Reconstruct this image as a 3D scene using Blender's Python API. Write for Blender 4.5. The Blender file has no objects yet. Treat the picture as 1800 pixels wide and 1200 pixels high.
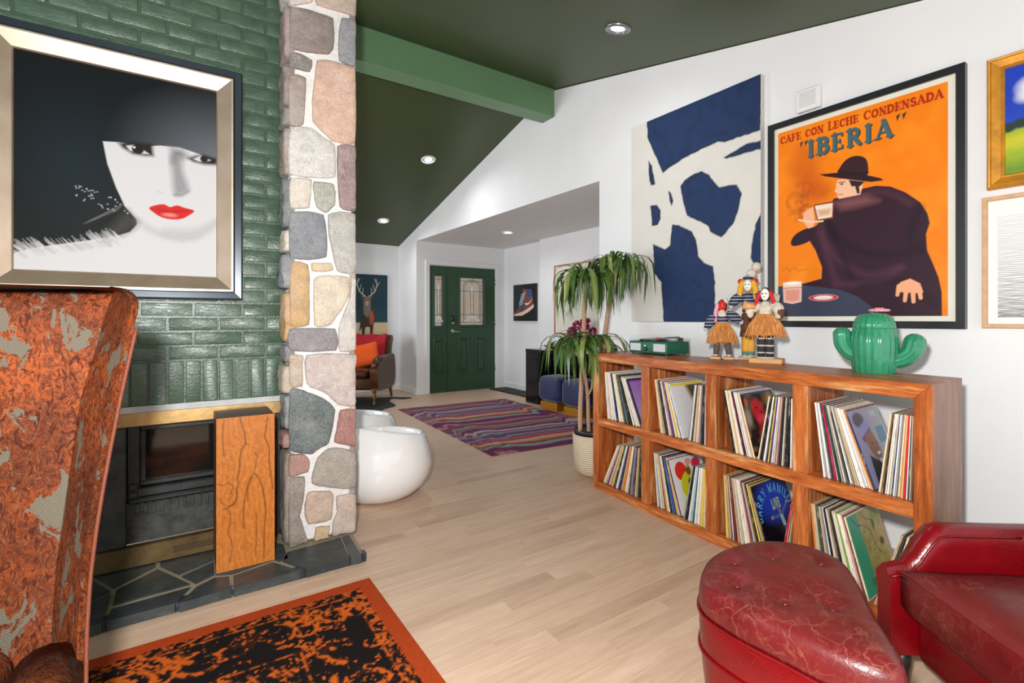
import bpy, bmesh, math, random
import numpy as np
from mathutils import Vector, Matrix, Euler, noise

scn = bpy.context.scene
COL = scn.collection
R = math.radians

# ------------------------------------------------------------------ camera
cam_d = bpy.data.cameras.new('camera'); cam = bpy.data.objects.new('camera', cam_d); COL.objects.link(cam)
cam.location = (0, 0, 1.16); cam.rotation_euler = (R(90), 0, R(-33.9))
cam_d.sensor_width = 36; cam_d.lens = 17.4; cam_d.shift_y = -40 / 1800.0
cam_d.clip_start = 0.02; cam_d.clip_end = 60
scn.camera = cam

# ------------------------------------------------------------------ light
world = bpy.data.worlds.new('world'); scn.world = world; world.use_nodes = True
bg = world.node_tree.nodes['Background']
bg.inputs[0].default_value = (0.93, 0.96, 1.0, 1); bg.inputs[1].default_value = 0.52

def lamp(name, kind, loc, energy, color=(1, 1, 1), size=0.05, rot=(0, 0, 0), spot=None, blend=0.5):
    d = bpy.data.lights.new(name, kind); d.energy = energy; d.color = color
    if kind in ('POINT', 'SPOT'): d.shadow_soft_size = size
    if kind == 'SPOT':
        d.spot_size = spot; d.spot_blend = blend
    o = bpy.data.objects.new(name, d); COL.objects.link(o); o.location = loc; o.rotation_euler = rot
    return o
# the photographer's flash, on the shoe above the lens and a little to its side
lamp('camera_flash', 'POINT', (-0.12, 0.06, 1.37), 132, (1.0, 0.985, 0.965), 0.05)

# added area light with no window, unseen behind the chimney breast, lifts the hall
d_ = bpy.data.lights.new('hall_fill_light', 'AREA'); d_.shape = 'RECTANGLE'; d_.size = 2.6; d_.size_y = 1.7; d_.energy = 50; d_.color = (0.95, 0.97, 1.0)
o_ = bpy.data.objects.new('hall_fill_light', d_); COL.objects.link(o_); o_.location = (-2.8, 5.6, 1.5); o_.rotation_euler = (R(90), 0, R(-90))

scn.view_settings.view_transform = 'Standard'; scn.view_settings.look = 'None'
scn.view_settings.gamma = 1.0; scn.view_settings.use_curve_mapping = False
scn.view_settings.exposure = 1.21

# ------------------------------------------------------------------ colour and materials
def lin(c):
    c = c / 255.0
    return c / 12.92 if c <= 0.04045 else ((c + 0.055) / 1.055) ** 2.4
def C(r, g=None, b=None):
    if isinstance(r, str):
        r = r.lstrip('#'); r, g, b = int(r[0:2], 16), int(r[2:4], 16), int(r[4:6], 16)
    return (lin(r), lin(g), lin(b), 1.0)
MATS = {}
class NT:
    """small helper around a node tree"""
    def __init__(s, m):
        s.m = m; s.t = m.node_tree; s.n = s.t.nodes; s.l = s.t.links
        s.b = s.n['Principled BSDF']; s.out = s.n['Material Output']
    def add(s, kind, **kw):
        nd = s.n.new(kind)
        for k, v in kw.items():
            if k.startswith('i_'): nd.inputs[k[2:].replace('_', ' ')].default_value = v
            else: setattr(nd, k, v)
        return nd
    def link(s, a, b): s.l.new(a, b)
    def coord(s, which='Object', scale=None, rot=None):
        tc = s.add('ShaderNodeTexCoord')
        if scale is None and rot is None: return tc.outputs[which]
        mp = s.add('ShaderNodeMapping'); s.link(tc.outputs[which], mp.inputs[0])
        if scale: mp.inputs['Scale'].default_value = scale
        if rot: mp.inputs['Rotation'].default_value = rot
        return mp.outputs[0]
    def ramp(s, fac, stops, interp='LINEAR'):
        r = s.add('ShaderNodeValToRGB'); e = r.color_ramp; e.interpolation = interp
        while len(e.elements) > len(stops): e.elements.remove(e.elements[-1])
        while len(e.elements) < len(stops): e.elements.new(1.0)
        for el, (p, c) in zip(e.elements, stops): el.position = p; el.color = c
        s.link(fac, r.inputs[0]); return r.outputs[0]
    def noise(s, vec, scale, detail=4, rough=0.55, dist=0.0):
        nd = s.add('ShaderNodeTexNoise'); nd.inputs['Scale'].default_value = scale
        nd.inputs['Detail'].default_value = detail; nd.inputs['Roughness'].default_value = rough
        nd.inputs['Distortion'].default_value = dist
        if vec is not None: s.link(vec, nd.inputs['Vector'])
        return nd.outputs['Fac']
    def mix(s, fac, a, b, mode='MIX'):
        nd = s.add('ShaderNodeMix', data_type='RGBA', blend_type=mode)
        for sock, v in ((nd.inputs[0], fac), (nd.inputs[6], a), (nd.inputs[7], b)):
            if hasattr(v, 'links') or hasattr(v, 'is_linked'): s.link(v, sock)
            else: sock.default_value = v
        return nd.outputs[2]
    def math(s, op, a, b=0.0, clamp=False):
        nd = s.add('ShaderNodeMath', operation=op); nd.use_clamp = clamp
        for sock, v in ((nd.inputs[0], a), (nd.inputs[1], b)):
            if hasattr(v, 'is_linked'): s.link(v, sock)
            else: sock.default_value = v
        return nd.outputs[0]
    def base(s, v):
        if hasattr(v, 'is_linked'): s.link(v, s.b.inputs['Base Color'])
        else: s.b.inputs['Base Color'].default_value = v
    def bump(s, h, strength=0.3, dist=0.01):
        nd = s.add('ShaderNodeBump'); nd.inputs['Strength'].default_value = strength; nd.inputs['Distance'].default_value = dist
        s.link(h, nd.inputs['Height']); s.link(nd.outputs[0], s.b.inputs['Normal'])
def newmat(name, rough=0.5, metal=0.0, spec=0.5):
    m = bpy.data.materials.new(name); m.use_nodes = True; t = NT(m)
    t.b.inputs['Roughness'].default_value = rough; t.b.inputs['Metallic'].default_value = metal
    t.b.inputs['Specular IOR Level'].default_value = spec
    MATS[name] = m; return t
def mat(name, c, rough=0.5, metal=0.0, var=0.12, scale=8.0, bump=0.0, bscale=60.0, spec=0.5, coord='Object', bdist=0.004):
    """plain surface: base colour with a soft noise variation and optional fine relief"""
    if name in MATS: return MATS[name]
    t = newmat(name, rough, metal, spec)
    v = t.coord(coord)
    a = tuple(min(1, x * (1 + var)) for x in c[:3]) + (1,); b = tuple(x * (1 - var) for x in c[:3]) + (1,)
    if var > 0: t.base(t.ramp(t.noise(v, scale), [(0.3, b), (0.7, a)]))
    else: t.base(c)
    if bump > 0: t.bump(t.noise(v, bscale, 3), bump, bdist)
    return t.m

# ------------------------------------------------------------------ objects
def link(o, parent=None):
    COL.objects.link(o)
    if parent is not None: o.parent = parent
    return o
def tag(o, label=None, cat=None, group=None, kind=None):
    if label: o['label'] = label
    if cat: o['category'] = cat
    if group: o['group'] = group
    if kind: o['kind'] = kind
    return o
def thing(name, label, cat, loc=(0, 0, 0), rz=0.0, group=None):
    o = bpy.data.objects.new(name, None); o.empty_display_size = 0.05; COL.objects.link(o)
    o.location = loc; o.rotation_euler = (0, 0, rz)
    return tag(o, label, cat, group)
def structure(name, loc=(0, 0, 0)):
    o = bpy.data.objects.new(name, None); COL.objects.link(o); o.location = loc; o['kind'] = 'structure'; return o
def mesh(name, verts, faces, m=None, smooth=False):
    me = bpy.data.meshes.new(name); me.from_pydata([tuple(v) for v in verts], [], faces); me.update()
    if smooth: me.polygons.foreach_set('use_smooth', [True] * len(me.polygons))
    if m: me.materials.append(m)
    return me
class MB:
    """collects shapes for ONE mesh"""
    def __init__(s): s.v = []; s.f = []; s.sm = []
    def add(s, vs, fs, smooth=False, M=None):
        o = len(s.v)
        if M is not None: vs = [M @ Vector(v) for v in vs]
        s.v += [tuple(v) for v in vs]; s.f += [tuple(i + o for i in f) for f in fs]; s.sm += [smooth] * len(fs); return s
    def box(s, x0, y0, z0, x1, y1, z1, M=None):
        vs = [(x, y, z) for z in (z0, z1) for y in (y0, y1) for x in (x0, x1)]
        return s.add(vs, [(0, 2, 3, 1), (4, 5, 7, 6), (0, 1, 5, 4), (2, 6, 7, 3), (0, 4, 6, 2), (1, 3, 7, 5)], False, M)
    def bbox(s, x0, y0, z0, x1, y1, z1, r=0.004, M=None, seg=1):
        """box with bevelled edges"""
        bm = bmesh.new(); bmesh.ops.create_cube(bm, size=1.0)
        for v in bm.verts: v.co = Vector(((x0 + x1) / 2 + v.co.x * (x1 - x0), (y0 + y1) / 2 + v.co.y * (y1 - y0), (z0 + z1) / 2 + v.co.z * (z1 - z0)))
        bmesh.ops.bevel(bm, geom=list(bm.edges), offset=r, segments=seg, affect='EDGES', profile=0.5)
        s.bm(bm, M, seg > 1); bm.free(); return s
    def bm(s, bm, M=None, smooth=False):
        bm.verts.index_update()
        return s.add([v.co.copy() for v in bm.verts], [[v.index for v in f.verts] for f in bm.faces], smooth, M)
    def prism(s, poly, z0, z1, M=None):
        n = len(poly)
        vs = [(x, y, z0) for x, y in poly] + [(x, y, z1) for x, y in poly]
        fs = [tuple(range(n - 1, -1, -1)), tuple(range(n, 2 * n))] + [(i, (i + 1) % n, n + (i + 1) % n, n + i) for i in range(n)]
        return s.add(vs, fs, False, M)
    def lathe(s, prof, seg=24, M=None, cap=True, smooth=True, rfun=None):
        vs = []; fs = []; n = len(prof)
        for i in range(seg):
            a = 2 * math.pi * i / seg; k = rfun(a) if rfun else 1.0
            for r, z in prof: vs.append((r * k * math.cos(a), r * k * math.sin(a), z))
        for i in range(seg):
            j = (i + 1) % seg
            for q in range(n - 1): fs.append((i * n + q, j * n + q, j * n + q + 1, i * n + q + 1))
        s.add(vs, fs, smooth, M)
        if cap:
            o = len(s.v) - len(vs)
            s.f.append(tuple(o + i * n for i in range(seg - 1, -1, -1))); s.sm.append(False)
            s.f.append(tuple(o + i * n + n - 1 for i in range(seg))); s.sm.append(False)
        return s
    def tube(s, pts, rad, seg=8, M=None, cap=True, flat=None, smooth=True):
        """tube along pts; rad number or list; flat=(kx,ky) squashes the section"""
        pts = [Vector(p) for p in pts]; n = len(pts)
        if not hasattr(rad, '__len__'): rad = [rad] * n
        t0 = (pts[1] - pts[0]).normalized()
        up = Vector((0, 0, 1)) if abs(t0.z) < 0.9 else Vector((1, 0, 0))
        x = t0.cross(up).normalized(); vs = []; fs = []
        for i, p in enumerate(pts):
            t = (pts[min(i + 1, n - 1)] - pts[max(i - 1, 0)])
            t = t.normalized() if t.length > 1e-9 else t0
            x = (x - t * x.dot(t))
            x = x.normalized() if x.length > 1e-9 else t.orthogonal().normalized()
            y = t.cross(x); kx, ky = flat if flat else (1, 1)
            for k in range(seg):
                a = 2 * math.pi * k / seg
                vs.append(p + x * (rad[i] * kx * math.cos(a)) + y * (rad[i] * ky * math.sin(a)))
        for i in range(n - 1):
            for k in range(seg):
                k2 = (k + 1) % seg
                fs.append((i * seg + k, i * seg + k2, (i + 1) * seg + k2, (i + 1) * seg + k))
        if cap: fs += [tuple(range(seg - 1, -1, -1)), tuple((n - 1) * seg + k for k in range(seg))]
        return s.add(vs, fs, smooth, M)
    def sphere(s, c, r, seg=16, rings=10, M=None, fun=None):
        if not hasattr(r, '__len__'): r = (r, r, r)
        vs = []; fs = []
        for i in range(rings + 1):
            th = math.pi * i / rings
            for k in range(seg):
                a = 2 * math.pi * k / seg
                d = Vector((math.sin(th) * math.cos(a), math.sin(th) * math.sin(a), math.cos(th)))
                q = fun(d) if fun else 1.0
                vs.append((c[0] + r[0] * d.x * q, c[1] + r[1] * d.y * q, c[2] + r[2] * d.z * q))
        for i in range(rings):
            for k in range(seg):
                k2 = (k + 1) % seg; fs.append((i * seg + k, (i + 1) * seg + k, (i + 1) * seg + k2, i * seg + k2))
        return s.add(vs, fs, True, M)
    def grid(s, rows, smooth=True, closed_u=False, M=None):
        n = len(rows[0]); vs = [p for r in rows for p in r]; fs = []
        for i in range(len(rows) - 1):
            for k in range(n if closed_u else n - 1):
                k2 = (k + 1) % n; fs.append((i * n + k, i * n + k2, (i + 1) * n + k2, (i + 1) * n + k))
        return s.add(vs, fs, smooth, M)
    def data(s, name, m):
        me = bpy.data.meshes.new(name); me.from_pydata(s.v, [], s.f); me.update()
        bm = bmesh.new(); bm.from_mesh(me)
        bmesh.ops.remove_doubles(bm, verts=bm.verts, dist=1e-6)
        bmesh.ops.dissolve_degenerate(bm, edges=bm.edges, dist=1e-7)
        bmesh.ops.recalc_face_normals(bm, faces=bm.faces); bm.to_mesh(me); bm.free()
        if any(s.sm):
            if all(s.sm): me.polygons.foreach_set('use_smooth', [True] * len(me.polygons))
            else:
                me.polygons.foreach_set('use_smooth', [True] * len(me.polygons)); me.set_sharp_from_angle(angle=R(40))
        if m: me.materials.append(m)
        return me
    def build(s, name, m, parent=None):
        return link(bpy.data.objects.new(name, s.data(name, m)), parent)
def copy_tree(o, parent=None):
    c = o.copy(); COL.objects.link(c)
    if parent is not None: c.parent = parent
    for ch in list(o.children): copy_tree(ch, c)
    return c
def T(x=0, y=0, z=0): return Matrix.Translation((x, y, z))
def RZ(a): return Matrix.Rotation(a, 4, 'Z')
def RX(a): return Matrix.Rotation(a, 4, 'X')
def RY(a): return Matrix.Rotation(a, 4, 'Y')
def smooth_path(pts, n=6, closed=False):
    """Catmull-Rom through the points"""
    P = [Vector(p) for p in pts]; out = []; N_ = len(P)
    rng = range(N_ if closed else N_ - 1)
    for i in rng:
        p0 = P[(i - 1) % N_] if closed or i > 0 else P[0] * 2 - P[1]
        p1 = P[i]; p2 = P[(i + 1) % N_]
        p3 = P[(i + 2) % N_] if closed or i + 2 < N_ else P[-1] * 2 - P[-2]
        for k in range(n):
            t = k / n; t2 = t * t; t3 = t2 * t
            out.append(0.5 * ((2 * p1) + (p2 - p0) * t + (2 * p0 - 5 * p1 + 4 * p2 - p3) * t2 + (3 * p1 - p0 - 3 * p2 + p3) * t3))
    if not closed: out.append(P[-1].copy())
    return out
def ordinal(i):
    return ['first', 'second', 'third', 'fourth', 'fifth', 'sixth', 'seventh', 'eighth', 'ninth', 'tenth', 'eleventh', 'twelfth',
            'thirteenth', 'fourteenth', 'fifteenth', 'sixteenth', 'seventeenth', 'eighteenth', 'nineteenth', 'twentieth',
            'twenty-first', 'twenty-second', 'twenty-third', 'twenty-fourth', 'twenty-fifth', 'twenty-sixth', 'twenty-seventh',
            'twenty-eighth', 'twenty-ninth', 'thirtieth', 'thirty-first', 'thirty-second', 'thirty-third', 'thirty-fourth', 'thirty-fifth', 'thirty-sixth', 'thirty-seventh', 'thirty-eighth', 'thirty-ninth', 'fortieth'][i]

# ------------------------------------------------------------------ flat printed pictures
class Paint:
    """flat print: shapes filled into a grid of colours that becomes the colour attribute of the sheet"""
    def __init__(s, w, h, nx, bgc):
        s.w, s.h = w, h; s.nx = nx; s.ny = int(round(nx * h / w))
        u = np.linspace(0, 1, s.nx); v = np.linspace(0, 1, s.ny)
        s.U, s.V = np.meshgrid(u, v); s.asp = h / w; s.px = 1.0 / s.nx
        s.a = np.zeros((s.ny, s.nx, 3)); s.a[:] = np.array(bgc[:3]); s.rng = np.random.RandomState(5)
    def _blend(s, m, c, al=1.0):
        m = (m * al)[..., None]; s.a = s.a * (1 - m) + np.array(c[:3]) * m
    def grad(s, fun, c, al=1.0): s._blend(np.clip(fun(s.U, s.V), 0, 1), c, al)
    def sdf(s, poly):
        P = np.array([(x, y * s.asp) for x, y in poly]); X = s.U; Y = s.V * s.asp
        d = np.full(X.shape, 1e9); ins = np.zeros(X.shape, bool); n = len(P)
        for i in range(n):
            a = P[i]; b = P[(i + 1) % n]; e = b - a; wx = X - a[0]; wy = Y - a[1]
            t = np.clip((wx * e[0] + wy * e[1]) / max(1e-12, e @ e), 0, 1)
            d = np.minimum(d, (wx - e[0] * t) ** 2 + (wy - e[1] * t) ** 2)
            c = ((a[1] > Y) != (b[1] > Y))
            if abs(e[1]) > 1e-12: ins ^= c & (X < e[0] * (Y - a[1]) / e[1] + a[0])
        d = np.sqrt(d); return np.where(ins, -d, d)
    def poly(s, pts, c, soft=0.0, al=1.0, smooth=0, rough=0.0):
        if smooth: pts = [(p.x, p.y) for p in smooth_path([(x, y, 0) for x, y in pts], smooth, True)]
        d = s.sdf(pts); w = max(soft, s.px * 0.75)
        if rough: d = d + s.noise(40) * rough
        s._blend(np.clip(0.5 - d / (2 * w), 0, 1), c, al); return d
    def noise(s, f, seed=0):
        rs = np.random.RandomState(seed + int(f)); g = rs.rand(int(f * s.asp) + 3, int(f) + 3) - 0.5
        x = s.U * f; y = s.V * f * s.asp; xi = x.astype(int); yi = y.astype(int); fx = x - xi; fy = y - yi
        fx = fx * fx * (3 - 2 * fx); fy = fy * fy * (3 - 2 * fy)
        return (g[yi, xi] * (1 - fx) * (1 - fy) + g[yi, xi + 1] * fx * (1 - fy) + g[yi + 1, xi] * (1 - fx) * fy + g[yi + 1, xi + 1] * fx * fy)
    def _win(s, u0, u1, v0, v1, pad):
        i0 = max(0, int((u0 - pad) * (s.nx - 1))); i1 = min(s.nx, int((u1 + pad) * (s.nx - 1)) + 2)
        j0 = max(0, int((v0 - pad / s.asp) * (s.ny - 1))); j1 = min(s.ny, int((v1 + pad / s.asp) * (s.ny - 1)) + 2)
        return (slice(j0, j1), slice(i0, i1)) if i1 > i0 and j1 > j0 else None
    def _put(s, w, m, c, al):
        m = (m * al)[..., None]; s.a[w] = s.a[w] * (1 - m) + np.array(c[:3]) * m
    def ell(s, cx, cy, rx, ry, c, soft=0.0, al=1.0, rot=0.0, ring=0.0):
        k = max(rx, ry * s.asp); W = s._win(cx - k, cx + k, cy - k / s.asp, cy + k / s.asp, soft * 2 + s.px * 3 + ring)
        if W is None: return
        x = s.U[W] - cx; y = (s.V[W] - cy) * s.asp; ca, sa = math.cos(rot), math.sin(rot)
        x, y = x * ca + y * sa, -x * sa + y * ca
        q = np.sqrt((x / rx) ** 2 + (y / (ry * s.asp)) ** 2); d = (q - 1) * min(rx, ry * s.asp)
        if ring: d = np.abs(d) - ring
        w = max(soft, s.px * 0.75); s._put(W, np.clip(0.5 - d / (2 * w), 0, 1), c, al)
    def line(s, pts, wdt, c, soft=0.0, al=1.0, taper=None):
        W = s._win(min(p[0] for p in pts), max(p[0] for p in pts), min(p[1] for p in pts), max(p[1] for p in pts), wdt * max(1, taper or 1) + soft * 2 + s.px * 3)
        if W is None: return
        X = s.U[W]; Y = s.V[W] * s.asp; P = [np.array((x, y * s.asp)) for x, y in pts]
        d = np.full(X.shape, 1e9); n = len(P) - 1
        for i in range(n):
            a, b = P[i], P[i + 1]; e = b - a; wx = X - a[0]; wy = Y - a[1]
            t = np.clip((wx * e[0] + wy * e[1]) / max(1e-12, e @ e), 0, 1)
            q = np.sqrt((wx - e[0] * t) ** 2 + (wy - e[1] * t) ** 2)
            ww = wdt / 2
            if taper is not None: ww = wdt / 2 * (1 + (taper - 1) * (i + t) / n)
            d = np.minimum(d, q - ww)
        w = max(soft, s.px * 0.75); s._put(W, np.clip(0.5 - d / (2 * w), 0, 1), c, al)
    def text(s, txt, x0, x1, y, hgt, c, widths=None, thick=0.2, thin=0.09, serif=True, curve=None, big=None, gap=0.22):
        """serif capitals; hgt in units of the width of the sheet"""
        adv = []
        for i, ch in enumerate(txt):
            k = (big[1] if big and i in big[0] else 1.0)
            adv.append((0.45 if ch == ' ' else GLYPH[ch][0]) * k + gap)
        tot = sum(adv) - gap; sx = (x1 - x0) / tot; x = x0
        for i, ch in enumerate(txt):
            k = (big[1] if big and i in big[0] else 1.0)
            if ch != ' ':
                for st in GLYPH[ch][1]:
                    wd = (thick if st[0] == 'T' else thin) * hgt
                    pts = [(x + px_ * sx * k, y + py_ * hgt * k / s.asp) for px_, py_ in st[1]]
                    if curve: pts = [curve(*q) for q in pts]
                    s.line(pts, wd, c)
                if serif:
                    for (px_, py_) in GLYPH[ch][2]:
                        pts = [(x + (px_ - 0.16) * sx * k, y + py_ * hgt * k / s.asp), (x + (px_ + 0.16) * sx * k, y + py_ * hgt * k / s.asp)]
                        s.line(pts, thin * hgt, c)
            x += adv[i] * sx
    def build(s, name, to_world, parent=None, rough=0.6, spec=0.4, coat=0.0, nscale=0.0, namt=0.0):
        ny, nx = s.ny, s.nx
        co = np.zeros((ny * nx, 3)); co[:] = [to_world(a, b) for a, b in zip(s.U.ravel(), s.V.ravel())] if not hasattr(to_world, 'o') else to_world.o + s.U.ravel()[:, None] * to_world.x + s.V.ravel()[:, None] * to_world.y
        me = bpy.data.meshes.new(name); me.vertices.add(ny * nx); me.vertices.foreach_set('co', co.ravel())
        i = np.arange((ny - 1) * (nx - 1)); r = i // (nx - 1); q = i % (nx - 1); a = r * nx + q
        idx = np.stack([a, a + 1, a + 1 + nx, a + nx], 1).ravel().astype(np.int32); nf = len(i)
        me.loops.add(nf * 4); me.loops.foreach_set('vertex_index', idx)
        me.polygons.add(nf); me.polygons.foreach_set('loop_start', np.arange(0, nf * 4, 4, dtype=np.int32))
        me.update(calc_edges=True); me.validate()
        ca = me.color_attributes.new('print', 'FLOAT_COLOR', 'POINT')
        rgba = np.ones((ny * nx, 4)); rgba[:, :3] = np.clip(s.a.reshape(-1, 3), 0, 1); ca.data.foreach_set('color', rgba.ravel())
        t = newmat(name + '_ink', rough, 0.0, spec); at = t.add('ShaderNodeAttribute', attribute_name='print')
        src = at.outputs['Color']
        if nscale:
            n_ = t.noise(t.coord('Object'), nscale, 5, 0.65)
            src = t.mix(1.0, src, t.ramp(n_, [(0.25, (1 - namt,) * 3 + (1,)), (0.75, (1, 1, 1, 1))]), 'MULTIPLY')
        t.base(src); t.b.inputs['Coat Weight'].default_value = coat; t.b.inputs['Coat Roughness'].default_value = 0.08
        me.materials.append(t.m)
        return link(bpy.data.objects.new(name, me), parent)
class Flat:
    """sheet corner and its two edge vectors"""
    def __init__(s, o, x, y): s.o = np.array(o, float); s.x = np.array(x, float); s.y = np.array(y, float)
def _arc(cx, cy, rx, ry, a0, a1, n=10): return [(cx + rx * math.cos(R(a0 + (a1 - a0) * i / n)), cy + ry * math.sin(R(a0 + (a1 - a0) * i / n))) for i in range(n + 1)]
GLYPH = {
 'A': (0.85, [('t', [(0.08, 0), (0.42, 1)]), ('T', [(0.42, 1), (0.77, 0)]), ('t', [(0.2, 0.33), (0.64, 0.33)])], [(0.1, 0.03), (0.76, 0.03)]),
 'B': (0.72, [('T', [(0.16, 0), (0.16, 1)]), ('t', [(0.16, 0.97), (0.4, 0.97)]), ('T', _arc(0.4, 0.75, 0.22, 0.21, 90, -90)), ('t', [(0.16, 0.53), (0.4, 0.53)]), ('T', _arc(0.42, 0.27, 0.25, 0.25, 90, -90)), ('t', [(0.16, 0.03), (0.42, 0.03)])], [(0.12, 0.97), (0.12, 0.03)]),
 'C': (0.76, [('T', _arc(0.45, 0.5, 0.35, 0.46, 110, 250)), ('t', _arc(0.45, 0.5, 0.33, 0.46, 250, 320, 6)), ('t', _arc(0.45, 0.5, 0.33, 0.46, 110, 40, 6)), ('t', [(0.7, 0.95), (0.7, 0.66)])], []),
 'D': (0.82, [('T', [(0.16, 0), (0.16, 1)]), ('t', [(0.16, 0.97), (0.36, 0.97)]), ('T', _arc(0.36, 0.5, 0.36, 0.46, 90, -90, 14)), ('t', [(0.16, 0.03), (0.36, 0.03)])], [(0.12, 0.97), (0.12, 0.03)]),
 'E': (0.68, [('T', [(0.16, 0), (0.16, 1)]), ('t', [(0.16, 0.96), (0.6, 0.96), (0.6, 0.8)]), ('t', [(0.16, 0.5), (0.46, 0.5)]), ('t', [(0.46, 0.6), (0.46, 0.4)]), ('t', [(0.16, 0.04), (0.62, 0.04), (0.62, 0.22)])], [(0.12, 0.96), (0.12, 0.04)]),
 'F': (0.64, [('T', [(0.16, 0), (0.16, 1)]), ('t', [(0.16, 0.96), (0.6, 0.96), (0.6, 0.8)]), ('t', [(0.16, 0.5), (0.44, 0.5)]), ('t', [(0.44, 0.6), (0.44, 0.4)])], [(0.12, 0.96), (0.16, 0.04)]),
 'H': (0.84, [('T', [(0.16, 0), (0.16, 1)]), ('T', [(0.68, 0), (0.68, 1)]), ('t', [(0.16, 0.5), (0.68, 0.5)])], [(0.16, 0.97), (0.16, 0.03), (0.68, 0.97), (0.68, 0.03)]),
 'I': (0.34, [('T', [(0.17, 0), (0.17, 1)])], [(0.17, 0.97), (0.17, 0.03)]),
 'L': (0.62, [('T', [(0.16, 0), (0.16, 1)]), ('t', [(0.16, 0.04), (0.56, 0.04), (0.56, 0.26)])], [(0.16, 0.97), (0.12, 0.03)]),
 'M': (0.95, [('t', [(0.12, 0), (0.16, 1)]), ('T', [(0.16, 1), (0.47, 0.1)]), ('t', [(0.47, 0.1), (0.78, 1)]), ('T', [(0.78, 1), (0.82, 0)])], [(0.12, 0.03), (0.82, 0.03)]),
 'N': (0.84, [('t', [(0.14, 0), (0.14, 1)]), ('T', [(0.14, 1), (0.7, 0)]), ('t', [(0.7, 0), (0.7, 1)])], [(0.1, 0.97), (0.14, 0.03), (0.7, 0.97)]),
 'O': (0.86, [('T', _arc(0.43, 0.5, 0.33, 0.46, 50, 130, 8) + _arc(0.43, 0.5, 0.33, 0.46, 130, 230, 10)), ('T', _arc(0.43, 0.5, 0.33, 0.46, 230, 410, 16))], []),
 'R': (0.8, [('T', [(0.16, 0), (0.16, 1)]), ('t', [(0.16, 0.97), (0.4, 0.97)]), ('T', _arc(0.4, 0.74, 0.22, 0.22, 90, -90)), ('t', [(0.16, 0.51), (0.4, 0.51)]), ('T', [(0.4, 0.5), (0.72, 0.02)])], [(0.12, 0.97), (0.16, 0.03)]),
 'S': (0.66, [('T', _arc(0.34, 0.74, 0.22, 0.22, 30, 250) + _arc(0.34, 0.27, 0.24, 0.24, 80, -150))], []),
 'T': (0.7, [('T', [(0.35, 0), (0.35, 1)]), ('t', [(0.05, 0.8), (0.05, 0.96), (0.65, 0.96), (0.65, 0.8)])], [(0.35, 0.03)]),
 'V': (0.76, [('T', [(0.08, 1), (0.38, 0)]), ('t', [(0.38, 0), (0.68, 1)])], [(0.08, 0.97), (0.68, 0.97)]),
 'W': (1.1, [('T', [(0.08, 1), (0.32, 0)]), ('t', [(0.32, 0), (0.55, 0.9)]), ('T', [(0.55, 0.9), (0.78, 0)]), ('t', [(0.78, 0), (1.02, 1)])], []),
 'Y': (0.76, [('T', [(0.08, 1), (0.38, 0.48), (0.38, 0)]), ('t', [(0.38, 0.48), (0.68, 1)])], []),
 "'": (0.3, [('T', [(0.18, 1), (0.1, 0.75)])], []),
 '"': (0.55, [('T', [(0.18, 1.02), (0.1, 0.74)]), ('T', [(0.42, 1.02), (0.34, 0.74)])], []),
}

# =================================================================== THE ROOM
WALL_X = 3.0
def z_near(y): return 3.366 + 0.2305 * (y - 3.728)
def z_far(y): return 3.345 - 0.256 * (y - 3.917)
t = newmat('white_paint', 0.6, 0, 0.3); v = t.coord('Object')
t.base(t.ramp(t.noise(v, 1.5, 3), [(0.3, C(226, 227, 229)), (0.7, C(234, 235, 236))])); t.bump(t.noise(v, 220, 2), 0.06, 0.002)
WHITE = t.m
CEIL_GREEN = mat('green_ceiling_paint', C(62, 74, 45), 0.42, var=0.05, scale=2, spec=0.35)
BEAM_GREEN = mat('green_beam_paint', C(100, 136, 100), 0.4, var=0.05, scale=3, spec=0.4)
TRIM_WHITE = mat('white_gloss_trim', C(230, 230, 230), 0.35, var=0.02)

# ---- floor: oak strips, each near strip a plank of its own
def oak():
    t = newmat('pale_oak', 0.42, 0, 0.4); oi = t.add('ShaderNodeObjectInfo'); v = t.coord('Object', scale=(1.2, 16, 1))
    add = t.add('ShaderNodeVectorMath', operation='ADD'); t.link(v, add.inputs[0])
    mul = t.add('ShaderNodeVectorMath', operation='SCALE'); t.link(oi.outputs['Random'], mul.inputs['Scale']); mul.inputs[0].default_value = (40, 17, 5)
    t.link(mul.outputs[0], add.inputs[1])
    n1 = t.noise(add.outputs[0], 2.2, 6, 0.6, 0.8); n2 = t.noise(add.outputs[0], 9, 4, 0.7, 0.3)
    col = t.ramp(n1, [(0.25, C(186, 155, 131)), (0.5, C(202, 172, 148)), (0.75, C(211, 184, 161))])
    col = t.mix(t.ramp(n2, [(0.35, (0.3,) * 3 + (1,)), (0.6, (0, 0, 0, 1))]), col, C(174, 143, 119))
    tone = t.ramp(oi.outputs['Random'], [(0.0, (0.84, 0.81, 0.79, 1)), (0.25, (0.96, 0.95, 0.94, 1)), (0.8, (1.0, 1.0, 1.0, 1)), (1.0, (1.05, 1.05, 1.05, 1))])
    t.base(t.mix(1.0, col, tone, 'MULTIPLY')); t.bump(n2, 0.05, 0.002)
    return t.m
OAK = oak()
fl = structure('floor')
MB().box(-3.0, -1.6, -0.08, 4.7, 8.0, -0.006).build('subfloor', mat('floor_seam', C(120, 96, 78), 0.7), fl)
rnd = random.Random(11); PW = 0.085; rows = int((8.0 + 1.6) / PW)
plank_cache = {}; rest = MB(); n_pl = 0
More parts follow.
